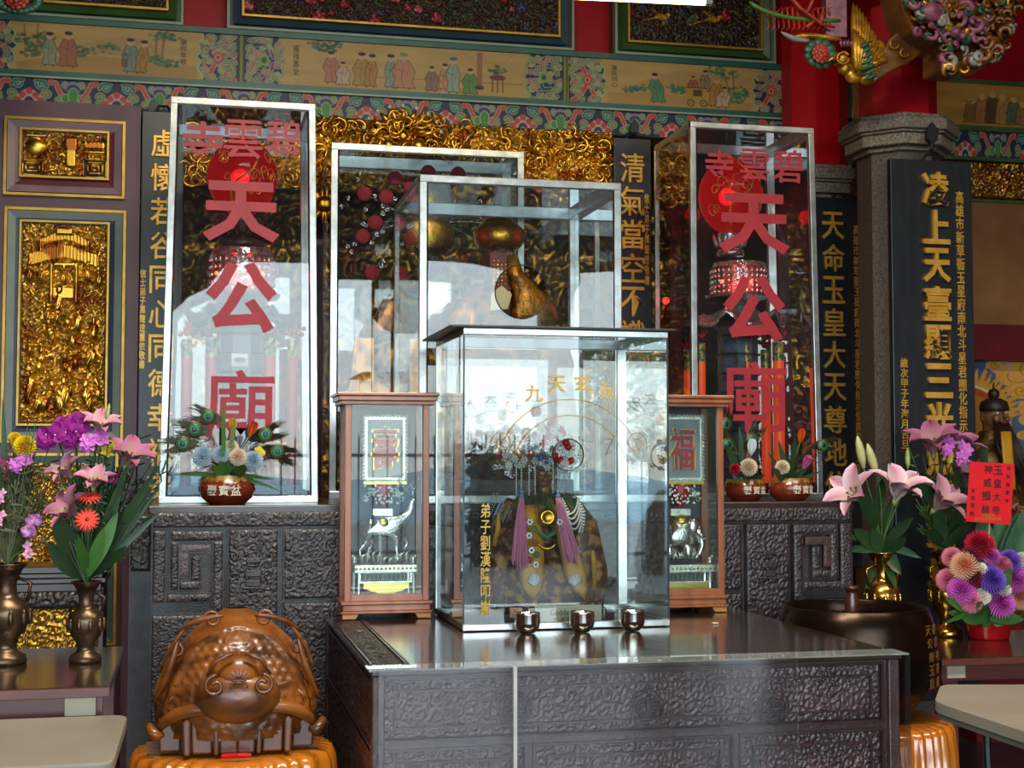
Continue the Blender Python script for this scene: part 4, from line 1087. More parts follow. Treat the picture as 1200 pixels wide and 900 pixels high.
# ---- cups, coin, crumbs
for k, (px, pos) in enumerate(((618, 'leftmost'), (682, 'middle'), (741, 'rightmost'))):
    p = H(px, 741.5 - k * 1.5, TZ)
    t = thing('offering_cup', pos + ' of the three small steel cups before the front glass case', 'cup', p, group='steel cups in a row')
    if k == 0:
        r = .049
        pr = [(.0, .004), (r * .55, .003), (r * .58, 0), (r * .62, .004), (r * .9, .018), (r * 1.0, .038), (r * .97, .07), (r * 1.0, .075), (r * .95, .076), (r * .92, .07), (r * .95, .04), (r * .8, .02), (.0, .014)]
        cupm = MB().lathe(pr, p, 28); cup0 = cupm.build('bowl', M_steel, t, smooth=True)
    else:
        c_ = cup0.copy(); COL.objects.link(c_); c_.parent = t
p = H(421, 740, TZ + .002); o = MB().lathe([(.0, 0), (.014, 0), (.014, .002), (0, .002)], p, 20).build('coin', M_steel); tag(o, 'small silver coin lying on the table before the left wooden case', 'coin')
p = H(838, 730, TZ + .002); o = MB().box(p.x - .012, p.x + .012, p.y - .008, p.y + .012, TZ, TZ + .004).build('paper_scrap', mat('paper', 'D8D0BC', .7)); tag(o, 'tiny paper scrap on the table before the right wooden case', 'paper')

# ---- left tables
M_rwood = mat('red_brown_wood', '6A3A34', .25, col2='522A26', scale=6, coat=.4, stretch=(.5, 3, 3))
M_rtop = mat('dark_glossy_top', '3E2C24', .14, col2='30211B', scale=3, coat=.6)
M_block = mat('pale_block', 'B8AE96', .6)
M_grey = mat('grey_plastic', '8A8478', .38, col2='7E786C', scale=3)
def side_table(x0, x1, y0, y1, label, blockx, TZ=TZ):
    t = thing('side_table', label, 'table', ((x0 + x1) / 2, (y0 + y1) / 2, 0))
    bevel(MB().box(x0, x1, y0, y1, TZ - .028, TZ).build('table_top', M_rtop, t), .004)
    bevel(MB().box(x0 - .002, x1 + .002, y0 - .006, y0 + .0, TZ - .03, TZ - .002).build('front_edge', M_rwood, t), .002)
    MB().box(x0 + .02, x1 - .02, y0 + .04, y0 + .07, TZ - .1, TZ - .03).build('apron', M_rwood, t)
    for x_ in blockx: MB().box(x_, x_ + .085, y0 + .02, y0 + .05, TZ - .085, TZ - .032).build('spacer_block', M_block, t)
    for x_ in (x0 + .03, x1 - .1):
        for y_ in (y0 + .05, y1 - .1): MB().box(x_, x_ + .07, y_, y_ + .07, 0, TZ - .03).build('leg', M_rwood, t)
    return t
xr = WX(128, 4.25, 802)
side_table(-1.5, xr, 4.25, 5.15, 'dark glossy side table on the left under the flower vases', (WX(76, 4.27, 825),))
TZR = .657; YR0 = 5.5
xl = WX(1104, YR0, 772)
side_table(xl, 5.2, YR0, 6.36, 'dark glossy side table on the right under the aster bowl', (WX(1113, YR0, 790),), TZ=TZR)
gz = .77
def rpoly(pts, r=.05, n=5):
    out = []; N = len(pts)
    for i in range(N):
        p = Vector(pts[i]); a = (Vector(pts[i - 1]) - p); b = (Vector(pts[(i + 1) % N]) - p)
        q = min(r, a.length * .4, b.length * .4); A = p + a.normalized() * q; B_ = p + b.normalized() * q
        out += [tuple(v) for v in bez(tuple(A), tuple(p), tuple(B_), n=n)]
    return out
def grey_table(corners, z, label, legs):
    pts = rpoly([(c_[0], c_[1]) for c_ in corners])
    t = thing('folding_table', label, 'table', (sum(c_[0] for c_ in corners) / len(corners), sum(c_[1] for c_ in corners) / len(corners), 0))
    bevel(MB().prismz(pts, z - .035, z).build('table_top', M_grey, t), .006)
    MB().prismz(rpoly([(c_[0] * .98 + .02 * t.location.x, c_[1] * .98 + .02 * t.location.y) for c_ in corners]), z - .05, z - .035).build('under_rim', mat('grey_plastic_dark', '5A564E', .5), t)
    for lx, ly in legs: MB().tube([(lx, ly, z - .04), (lx + .02, ly, 0)], .013, 8).build('leg', M_iron, t)
a = H(150, 837, gz); b = H(150, 893, gz)
grey_table([(-1.6, b.y), (a.x - .005, b.y), (a.x, a.y), (-1.6, a.y)], gz, 'grey folding table in the bottom left corner before the dark side table', ((-1.2, 3.6), (a.x - .15, 3.6), (a.x - .15, 3.9)))
gz2 = .79
pp = [H(1102, 802, gz2), H(1290, 802, gz2), H(1290, 886, gz2), H(1117, 829, gz2), H(1095, 821, gz2)]
grey_table([(p.x, p.y) for p in pp], gz2, 'grey folding table at the right edge before the aster table', ((H(1155, 825, gz2).x, H(1155, 825, gz2).y), (3.6, 3.7)))

# ---- wooden fish on an orange cushion stand
M_fish = mat('varnished_wood', '96561F', .36, col2='4E2A12', scale=5, coat=.3, bump=.15, bscale=60, stretch=(1, 1, 2))
M_fishd = mat('varnished_wood_dark', '6E3E1E', .3, col2='5A3018', scale=6, coat=.4)
YF = 4.95; fc = W(277, 790, YF); fr = .272
zb = WZ(277, 868, YF)
fish = thing('wooden_fish', 'large carved wooden fish drum on the orange cushion', 'drum', (fc.x, YF, zb))
# body: a round shell, fuller at the top, flattened below
zt = WZ(277, 712, YF); hb = zt - zb
def fish_r(v):     # v 0 bottom .. 1 top
    return fr * (np.clip(np.sin(PI * (0.30 + 0.70 * v) ) , 0, 1) ** .62)
P = np.zeros((90, 180, 3)); v = np.linspace(1, 0, 90)[:, None]; a = np.linspace(0, 2 * PI, 180)[None, :]
ph = (1 - v) * 1.0
prof = np.sin(np.clip(PI * (.02 + .60 * (1 - v)), 0, PI)) ** .72
R = fr * np.where(1 - v < .8, prof, prof)
lx = np.cos(a); ly = np.sin(a)
front = np.clip(-ly, 0, 1)
XX = R * lx; YY = R * ly * .9; ZZ = zb + .045 + (hb - .045) * (v ** .9) + 0 * a
# carved relief, front only
U = XX / fr; V = (ZZ - zb) / hb
rel = carve(U * 1.0, V * 1.0 + 0 * U, 77, .26) * .013
scal = (.5 + .5 * np.cos(U * 55 + V * 55)) * (.5 + .5 * np.cos(U * 55 - V * 55)) * .010
mask_s = ((np.abs(np.abs(U) - .42) < .26) & (V > .5) & (V < .86))
rel = np.where(mask_s, scal, rel)
edge = np.abs(np.hypot(U / .92, (V - .1) / .86) - .93) < .03
rel = np.where(edge, .014, rel) * front ** .5
nrm = R / (fr + 1e-9)
P[..., 0] = fc.x + XX + lx * rel * nrm; P[..., 1] = YF + YY + ly * rel * nrm; P[..., 2] = ZZ
grid_mesh('shell', P[:, ::-1], M_fish, fish)
# raised cloud-shaped snout disc with two scrolls and a fan
c0 = Vector((fc.x, YF - .235, WZ(277, 780, YF)))
mb = MB()
S_ = .0029
def blob(cx_, cz_, rx, rz, dy, dep=.05):
    mb.lathe([(1e-5, -1), (.35, -.94), (.65, -.76), (.87, -.5), (1, 0)], (0, 0, 0), 28) if False else None
    v_ = []; f_ = []; n = 30; rings = [(0.001, 1), (.3, .95), (.55, .83), (.78, .62), (.93, .35), (1, 0)]
    for (q, d_) in rings:
        for k in range(n):
            an = 2 * PI * k / n; v_.append((cx_ + rx * q * math.cos(an), dy - dep * d_, cz_ + rz * q * math.sin(an)))
    for i in range(len(rings) - 1):
        for k in range(n): f_.append((i * n + k, (i + 1) * n + k, (i + 1) * n + (k + 1) % n, i * n + (k + 1) % n))
    mb.add(v_, f_)
zc_ = WZ(277, 803, YF)
blob(fc.x, zc_, .138, .092, YF - .225, .08); blob(fc.x, zc_ + .07, .082, .075, YF - .215, .075)
blob(fc.x - .045, zc_ + .085, .05, .045, YF - .2, .062); blob(fc.x + .045, zc_ + .085, .05, .045, YF - .2, .062)
o = mb.build('snout', M_fish, fish, smooth=True)
mb = MB()
for s_ in (-1, 1):
    cxx, czz = fc.x + s_ * .075, zc_ + .045
    mb.tube([(cxx - s_ * (.036 - .026 * k / 18) * math.cos(k * .42 + 1.4), YF - .303 + .0 * k, czz + (.036 - .026 * k / 18) * math.sin(k * .42 + 1.4)) for k in range(19)], .0065, 6)
    mb.tube([(fc.x + s_ * .02, YF - .285, zc_ + .145), (fc.x + s_ * .07, YF - .282, zc_ + .125), (fc.x + s_ * .1, YF - .28, zc_ + .075)], .006, 6)
for k in range(7):
    an = PI * (.5 + (k - 3) * .14); mb.tube([(fc.x + .008 * math.cos(an), YF - .302, zc_ + .055 + .008 * math.sin(an)), (fc.x + .034 * math.cos(an), YF - .294, zc_ + .062 + .034 * math.sin(an))], [.004, .001], 5)
mb.tube([(fc.x + .027 * math.cos(k * PI / 12), YF - .306, zc_ + .036 + .027 * math.sin(k * PI / 12)) for k in range(13)], .003, 5)
mb.build('carved_scrolls', M_fishd, fish, smooth=True)
# mouth band, fins and dragon shoulders
mb = MB()
for s_ in (-1, 1):
    for (x0_, z0_, x1_, z1_, x2_, z2_, r_) in ((.272, .1, .215, .2, .19, .33, .010), (.25, .02, .19, .1, .06, .085, .024), (.2, .33, .14, .385, .05, .39, .009), (.25, .2, .22, .3, .15, .37, .007), (.24, -.0, .27, -.01, .285, .03, .02)):
        pts = bez((fc.x + s_ * x0_, YF - .13 - (.27 - x0_) * .6, zb + .06 + z0_), (fc.x + s_ * x1_, YF - .17 - (.27 - x1_) * .5, zb + .06 + z1_), (fc.x + s_ * x2_, YF - .14 - (.27 - x2_) * .45, zb + .06 + z2_), n=8)
        mb.tube(pts, [r_ * (.4 + .6 * math.sin(PI * (k + 1) / 10)) for k in range(9)], 8)
    for cxx, czz, r_ in ((.085, .40, .03), (.2, .3, .028), (.185, .13, .035)):
        y_ = YF - math.sqrt(max(.0, .235 ** 2 - cxx ** 2 * .8)) * .93 + (.05 if czz > .38 else .0)
        mb.tube([(fc.x + s_ * (cxx + (r_ - r_ * .7 * k / 16) * math.cos(k * .5)), y_ - .005, zb + .03 + czz + (r_ - r_ * .7 * k / 16) * math.sin(k * .5)) for k in range(17)], .006, 5)
tag(mb.build('dragon_scrolls', M_fish, fish, smooth=True), kind='stuff')
mb = MB(); z_a, z_b = zb, zb + .115
for s_ in (-1, 1):
    for xa, xb, d_ in ((.0, .055, .20), (.06, .075, .215), (.08, .145, .19), (.15, .172, .21), (.18, .25, .13)):
        pts = [(fc.x + s_ * xa, z_a), (fc.x + s_ * xb, z_a), (fc.x + s_ * (xb + .006), z_b - .01), (fc.x + s_ * (xa + xb) / 2, z_b + .006), (fc.x + s_ * xa, z_b - .01)]
        mb.prism(pts, YF - d_ - .02, YF - .05)
bevel(mb.build('jaw_blocks', M_fishd, fish), .008, 3)
M_sat = mat('orange_satin', 'C8741A', .2, col2='B0600F', scale=3, coat=1.0, spec=.8, bump=.25, bscale=9)
def cushion(cx_, cy_, r, z1_, label, seed):
    t = thing('cushion_stand', label, 'cushion', (cx_, cy_, 0))
    rows = []; n = 120; rnd = random.Random(seed)
    fold = [.35 + rnd.random() for _ in range(n)]; n = 240; fold = fold * 2
    for k, (q, z) in enumerate(((.02, z1_), (.5, z1_ + .002), (.86, z1_ - .001), (.97, z1_ - .01), (1.0, z1_ - .035), (1.015, z1_ - .1), (1.03, z1_ - .24), (1.05, .2), (1.06, .02))):
        amp = [0, .001, .004, .008, .011, .014, .018, .022, .024][k]
        rows.append([(cx_ + (r * q + amp * math.sin(i * 2 * PI / n * 34 + 2.2 * math.sin(i * .16) * fold[i // 12])) * math.cos(2 * PI * i / n), cy_ + (r * q + amp * math.sin(i * 2 * PI / n * 34 + 2.2 * math.sin(i * .16) * fold[i // 12])) * math.sin(2 * PI * i / n), z) for i in range(n + 1)])
    MB().sheet(rows).build('satin_cover', M_sat, t, smooth=True)
    MB().lathe([(0, .0), (r * .9, 0), (r * .9, z1_ - .06), (0, z1_ - .06)], (cx_, cy_, 0), 24).build('stand', M_rwood, t)
    return t
cushion(fc.x - .005, YF, .335, zb - .012, 'orange satin covered stand under the wooden fish drum', 1)
MB().tube([(fc.x - .05, YF - .27, zb + .004), (fc.x - .0, YF - .285, zb + .008), (fc.x + .04, YF - .275, zb + .004)], .008, 6).build('red_cord', M_red, fish)

# ---- bronze singing bowl
YS = 5.42; sc_ = W(1003, 770, YS); zr = WZ(1003, 709, YS); zb2 = WZ(1003, 836, YS); rb = .292
M_brz = mat('dark_bronze', '3A2A20', .26, .85, col2='2A1E16', scale=5, bump=.35, bscale=12)
bw = thing('singing_bowl', 'large dark bronze singing bowl with incised gold characters', 'bowl', (sc_.x, YS, zb2))
hh_ = zr - zb2
pr = [(0, zb2), (rb * .55, zb2 + .005), (rb * .8, zb2 + .04), (rb * 1.0, zb2 + hh_ * .25), (rb * 1.12, zb2 + hh_ * .45), (rb * 1.13, zb2 + hh_ * .6), (rb * 1.08, zb2 + hh_ * .85), (rb * 1.0, zr - .004), (rb * .985, zr), (rb * .96, zr - .006), (rb * 1.02, zb2 + hh_ * .8), (rb * 1.06, zb2 + hh_ * .5), (rb * .8, zb2 + hh_ * .2), (0, zb2 + .04)]
MB().lathe(pr, (sc_.x, YS, 0), 56).build('shell', M_brz, bw, smooth=True)
th0 = math.atan2(-sc_.x * 0 - 1, .48)
for (ang, txt, n0) in ((-54, '天公廟玉皇', 0), (-42, '碧雲寺敬獻', 1)):
    a_ = math.radians(ang)
    for k, chh in enumerate(txt):
        z_ = zr - .08 - k * .052
        Rr = rb * (1.085 + .045 * min(1, k / 2.0)) + .001
        Mx = Matrix.Translation((sc_.x + Rr * math.cos(a_), YS + Rr * math.sin(a_), z_)) @ Matrix.Rotation(a_ + PI / 2, 4, 'Z')
        glyph('incised_character', chh, 0, 0, 0, .04, mat('dull_gold_ink', '9A6A34', .4, .4), bw, ext=.002, M=Mx, off=.01)
cushion(sc_.x + .02, YS, .36, zb2 - .012, 'orange satin covered stand under the bronze singing bowl', 2)
ml = thing('mallet', 'dark red wooden mallet handle standing in the singing bowl', 'mallet', (W(998, 700, YS + .05).x, YS + .05, zb2 + .05))
p = W(998, 690, YS + .05)
MB().lathe([(0, zb2 + .05), (.03, zb2 + .05), (.03, p.z - .05), (.024, p.z - .02), (.024, p.z - .005), (.031, p.z), (.03, p.z + .012), (0, p.z + .016)], (p.x, p.y, 0), 20).build('handle', mat('dark_red_wood', '4E2420', .3, coat=.4), ml, smooth=True)
# ================================================================ lantern towers inside the tall cases
def lantern_shell_mat():
    m = bpy.data.materials.new('red_lantern_shell'); m.use_nodes = True; nt = m.node_tree; nt.nodes.clear()
    out = nt.nodes.new('ShaderNodeOutputMaterial'); tr = nt.nodes.new('ShaderNodeBsdfTransparent'); tr.inputs[0].default_value = (.85, .04, .05, 1)
    tl = nt.nodes.new('ShaderNodeBsdfTranslucent'); tl.inputs[0].default_value = (.34, .004, .016, 1)
    df = nt.nodes.new('ShaderNodeBsdfPrincipled'); df.inputs['Base Color'].default_value = (.13, .004, .014, 1); df.inputs['Roughness'].default_value = .15
    a = nt.nodes.new('ShaderNodeMixShader'); a.inputs[0].default_value = .5; b = nt.nodes.new('ShaderNodeMixShader'); b.inputs[0].default_value = .8
    nt.links.new(tl.outputs[0], a.inputs[1]); nt.links.new(df.outputs[0], a.inputs[2]); nt.links.new(tr.outputs[0], b.inputs[1]); nt.links.new(a.outputs[0], b.inputs[2]); nt.links.new(b.outputs[0], out.inputs[0])
    return m
M_lant = lantern_shell_mat()
M_bulb = mat('lit_red_bulb', 'FF3040', .4, emit='FF3048', estr=16)
M_led = mat('lit_red_led', 'FF2010', .4, emit='FF1810', estr=40)
M_cand = mat('red_orange_pillar', 'F0601E', .4, col2='E85018', scale=8, emit='F0481A', estr=.3)  # weak emission added to lift the dim orange pillars
M_candr = mat('red_pillar', 'C4343A', .4, col2='B02C34', scale=8)
M_crys = mat('crystal_silver', 'D8DCDC', .12, .85, col2='A8B0B0', scale=40, bump=.8, bscale=60)
M_dk = mat('dark_carved_stand', '2A2220', .3, .3, col2='3E302A', scale=20, bump=1, bscale=50)
M_puff = mat('red_puff', 'B81E30', .8)
M_pink = mat('pink_glass', 'C06078', .3)
def tower(cx, Y, label, lant, standy, crysy, led, roofy, pillars, pm, sign=None, base_y=583, glow=3, silver=False):
    c = lambda px, py, dy=0: W(px, py, Y + dy)
    s1 = WZ(cx, 540, Y) - WZ(cx, 541, Y)
    t = thing('lantern_tower', label, 'lantern', (c(cx, 500).x, Y, ZC + .012), group='votive lantern towers in the tall glass cases')
    lx, ly, rx, ry = lant; p = c(lx, ly)
    MB().ball(p, 1, 40, 24, sc=(rx * s1, rx * s1, ry * s1)).build('lantern_globe', M_lant, t, smooth=True)
    MB().ball(p + Vector((-.01, .02, 0)), .042, 14, 10).build('bulb', M_bulb, t, smooth=True)
    l = bpy.data.lights.new('lantern_light', 'POINT'); l.energy = glow; l.color = (1, .08, .08); l.shadow_soft_size = .04
    lo = bpy.data.objects.new('lantern_light', l); COL.objects.link(lo); lo.location = p
    mb = MB(); R = rx * s1; rnd = random.Random(int(cx))
    for k in range(16):                                # gilt dragon and cloud lines on the globe
        a0 = -PI / 2 + rnd.uniform(-1.2, 1.2); z0_ = rnd.uniform(-.6, .6); q = rnd.uniform(.1, .22)
        pts = []
        for j in range(9):
            a = a0 + q * math.cos(j * .8) * (1 - j * .07); zz_ = z0_ + q * math.sin(j * .8) * (1 - j * .07); rr_ = math.sqrt(max(.05, 1 - zz_ * zz_))
            pts.append(p + Vector((R * 1.003 * rr_ * math.cos(a), R * 1.003 * rr_ * math.sin(a), ry * s1 * zz_)))
        mb.tube(pts, .0022, 4)
    for k in range(5):
        a = -PI / 2 + .5 * math.sin(k * 1.3); zz_ = .8 - .38 * k; a2 = -PI / 2 + .5 * math.sin((k + 1) * 1.3); z2 = .8 - .38 * (k + 1)
        f_ = lambda a, z_: p + Vector((R * 1.005 * math.sqrt(max(.05, 1 - z_ * z_)) * math.cos(a), R * 1.005 * math.sqrt(max(.05, 1 - z_ * z_)) * math.sin(a), ry * s1 * z_))
        mb.tube([f_(a + (a2 - a) * j / 4, zz_ + (z2 - zz_) * j / 4) for j in range(5)], .005, 4)
    tag(mb.build('gilt_dragon', M_goldp, t), kind='stuff')
    mb = MB()                                          # ring cap
    mb.lathe([(.02, 0), (.045, .004), (.04, .02), (.0, .022)], p + Vector((0, 0, ry * s1 - .012)), 20)
    mb.build('cap', M_gold, t, smooth=True)
    # stand
    sa, sb, sw = standy; pa, pb = c(lx, sa), c(lx, sb); H_ = pa.z - pb.z; wr = sw * s1
    MB().lathe([(0, 0), (wr, 0), (wr * 1.0, H_ * .2), (wr * .6, H_ * .35), (wr * .55, H_ * .6), (wr * .95, H_ * .85), (wr * .8, H_), (0, H_)], (pb.x, Y, pb.z), 26).build('lotus_stand', M_crys if silver else M_dk, t, smooth=True)
    mb = MB()
    for k in range(14):
        a = 2 * PI * k / 14
        d = Vector((math.cos(a), math.sin(a), 0))
        mb.tube([Vector((pb.x, Y, pb.z + H_ * .35)) + d * wr * .5, Vector((pb.x, Y, pb.z + H_ * .45)) + d * wr * 1.05, Vector((pb.x, Y, pb.z + H_ * .85)) + d * wr * 1.3], [.006, .014, .002], 5)
    tag(mb.build('lotus_petals', M_crys if silver else M_dk, t, smooth=True), kind='stuff')
    # crystal tier with red lamps
    ca, cb, cw = crysy; pa, pb = c(cx, ca), c(cx, cb); H_ = pa.z - pb.z; wr = cw * s1
    MB().lathe([(0, H_ * .02), (wr * .95, 0), (wr, H_ * .08), (wr * .6, H_ * .1), (wr * .6, H_ * .8), (wr * .8, H_ * .84), (wr * .75, H_ * .98), (0, H_)], (pb.x, Y, pb.z), 28).build('crystal_tier', M_crys, t)
    mb = MB()
    for k in range(30):
        a = 2 * PI * k / 30
        for j in range(5): mb.ball(Vector((pb.x + wr * .82 * math.cos(a), Y + wr * .82 * math.sin(a), pb.z + H_ * (.14 + .15 * j))), .0085, 5, 4, sc=(1, 1, 1.5))
    tag(mb.build('crystal_drops', M_crys, t, smooth=True), kind='stuff')
    for px, py in led:
        q = c(px, py, -wr * .8); MB().ball(q, .009, 8, 6).build('red_led', M_led, t, smooth=True)
        l = bpy.data.lights.new('led_light', 'POINT'); l.energy = .35; l.color = (1, .05, .04); l.shadow_soft_size = .02
        lo = bpy.data.objects.new('led_light', l); COL.objects.link(lo); lo.location = q + Vector((0, -.03, 0))
    # pavilion roof with upturned corners
    ra, rb_, rw = roofy; pa, pb = c(cx, ra), c(cx, rb_); H_ = pa.z - pb.z; wr = rw * s1
    mb = MB(); n = 48; rows = []
    for q, zq in ((.12, 1.0), (.3, .72), (.55, .42), (.8, .22), (1, .12), (.97, .0)):
        row = []
        for k in range(n + 1):
            a = 2 * PI * k / n; up = abs(math.cos(3 * a)) ** 6
            row.append((pb.x + wr * q * math.cos(a) * (1 + .1 * up), Y + wr * .7 * q * math.sin(a) * (1 + .1 * up), pb.z + H_ * (zq + .5 * up * q ** 4)))
        rows.append(row)
    mb.sheet(rows); mb.build('pavilion_roof', M_dk if not silver else M_crys, t, smooth=True)
    # pavilion body
    ph_ = c(cx, base_y); w2 = wr * .42
    MB().prismz(octo(pb.x, Y + .02, w2), ph_.z + .02, pb.z + .01).build('pavilion_body', mat('pavilion_blue', '56687A', .35, col2='3A4654', scale=30, bump=.6, bscale=60), t)
    mb = MB()
    for k in range(9):
        z_ = ph_.z + .04 + (pb.z - ph_.z - .08) * k / 8
        mb.prismz(octo(pb.x, Y + .02, w2 * (1.12 if k % 2 else 1.06)), z_, z_ + .012)
    tag(mb.build('pavilion_bands', M_dk, t), kind='stuff')
    for px, pt, w_, dy in pillars:
        q = c(px, pt, dy); qb = c(px, base_y, dy); r_ = w_ * s1 / 2; zb_ = ZC + .012 + .05
        pil = MB().lathe([(0, zb_), (r_, zb_), (r_, q.z - 22 * s1), (0, q.z - 22 * s1)], (q.x, q.y, 0), 18).build('pillar', pm, t, smooth=False); auto(pil)
        MB().lathe([(0, q.z - 22 * s1), (r_ * 1.05, q.z - 22 * s1), (r_ * 1.05, q.z), (0, q.z)], (q.x, q.y, 0), 18).build('green_gold_capital', mat('green_gold_band', '2E5A34', .35, .2, col2='B89A3C', scale=50, contrast=(.45, .55)), pil)
        mb = MB(); rnd = random.Random(int(px))
        for _ in range(16): mb.ball(q + Vector((rnd.gauss(0, r_ * .8), rnd.gauss(0, r_ * .6), .02 + abs(rnd.gauss(0, .02)))), .012, 6, 4)
        tag(mb.build('red_puff', M_puff, pil, smooth=True), kind='stuff')
    w3 = wr * 1.25
    MB().box(pb.x - w3, pb.x + w3, Y - w3 * .6, Y + w3 * .6, ZC + .012, ZC + .05).box(pb.x - w3 * .9, pb.x + w3 * .9, Y - w3 * .5, Y + w3 * .5, ZC + .05, ZC + .075).build('base', M_dk, t)
    if sign:
        q = c(*sign, -w2 - .01); a_, b_ = 9.5 * s1, 7.5 * s1
        MB().box(q.x - a_, q.x + a_, q.y - .004, q.y, q.z - b_, q.z + b_).build('small_sign', mat('white_card', 'E8EAE4', .5), t)
        MB().prism([(q.x + a_ * .7 * math.cos(k * PI / 10), q.z + b_ * .45 * math.sin(k * PI / 10)) for k in range(20)], q.y - .006, q.y - .004).build('eye_mark', mat('grey_ink', '7A8A86', .5), t)
    return t
tower(283, 6.74, 'lantern tower with red globe and red pillars in the tall left glass case', (284, 208, 41, 46), (256, 292, 26), (292, 350, 46), ((254, 320), (308, 321)), (345, 384, 62),
      ((219, 398, 12, -.02), (249, 398, 15, .08), (316, 396, 15, .08), (343, 397, 12, -.02)), M_candr, sign=(281, 422), glow=.5)
tower(866, 6.74, 'glowing red lantern tower with orange pillars in the tall right glass case', (856, 230, 38, 45), (272, 300, 16), (308, 350, 40), ((846, 330), (880, 330)), (350, 386, 56),
      ((821, 402, 11, .0), (874, 402, 12, -.05), (897, 410, 11, .07), (912, 401, 13, -.08), (806, 412, 10, .1)), M_cand, glow=1.3, silver=True)

# ================================================================ figures
def skin(name, vs, es, rs, m, parent, sub=2, root=0):
    me = bpy.data.meshes.new(name); off = ORG.get(parent.name, Vector())
    me.from_pydata([tuple(Vector(v) - off) for v in vs], es, [])
    o = link_mesh(name, me, m, parent)
    o.modifiers.new('skin', 'SKIN')
    me.skin_vertices[0].data[root].use_root = True
    for k, r in enumerate(rs):
        me.skin_vertices[0].data[k].radius = (r, r) if not isinstance(r, tuple) else r
    s = o.modifiers.new('sub', 'SUBSURF'); s.levels = sub; s.render_levels = sub
    o.modifiers['skin'].use_smooth_shade = True
    return o
def loft(mb, cx, cy, z0, rings, n=32):
    rows = []
    for (z, rx, ry, dy) in rings: rows.append([(cx + rx * math.cos(2 * PI * k / n), cy + dy + ry * math.sin(2 * PI * k / n), z0 + z) for k in range(n)])
    v = [p for r in rows for p in r]; f = []
    for i in range(len(rows) - 1):
        for k in range(n): f.append((i * n + k, i * n + (k + 1) % n, (i + 1) * n + (k + 1) % n, (i + 1) * n + k))
    f.append(tuple(range(n - 1, -1, -1))); f.append(tuple((len(rows) - 1) * n + k for k in range(n)))
    mb.add(v, f)
def remesh(o, v, smooth=3):
    r = o.modifiers.new('fuse', 'REMESH'); r.mode = 'VOXEL'; r.voxel_size = v; r.use_smooth_shade = True
    s = o.modifiers.new('soft', 'SMOOTH'); s.factor = .5; s.iterations = smooth
    return o
M_robe = mat('embroidered_robe', '4A2018', .5, .1, col2='A87A34', scale=26, bump=.8, bscale=60, contrast=(.48, .62))
M_robeg = mat('gold_robe', 'B8842E', .35, .7, col2='6A3A18', scale=22, bump=1, bscale=45, contrast=(.45, .6))
M_skin = mat('dark_skin', '8A5C40', .4, col2='6E4630', scale=12)
M_black = mat('black_hair', '181410', .5)
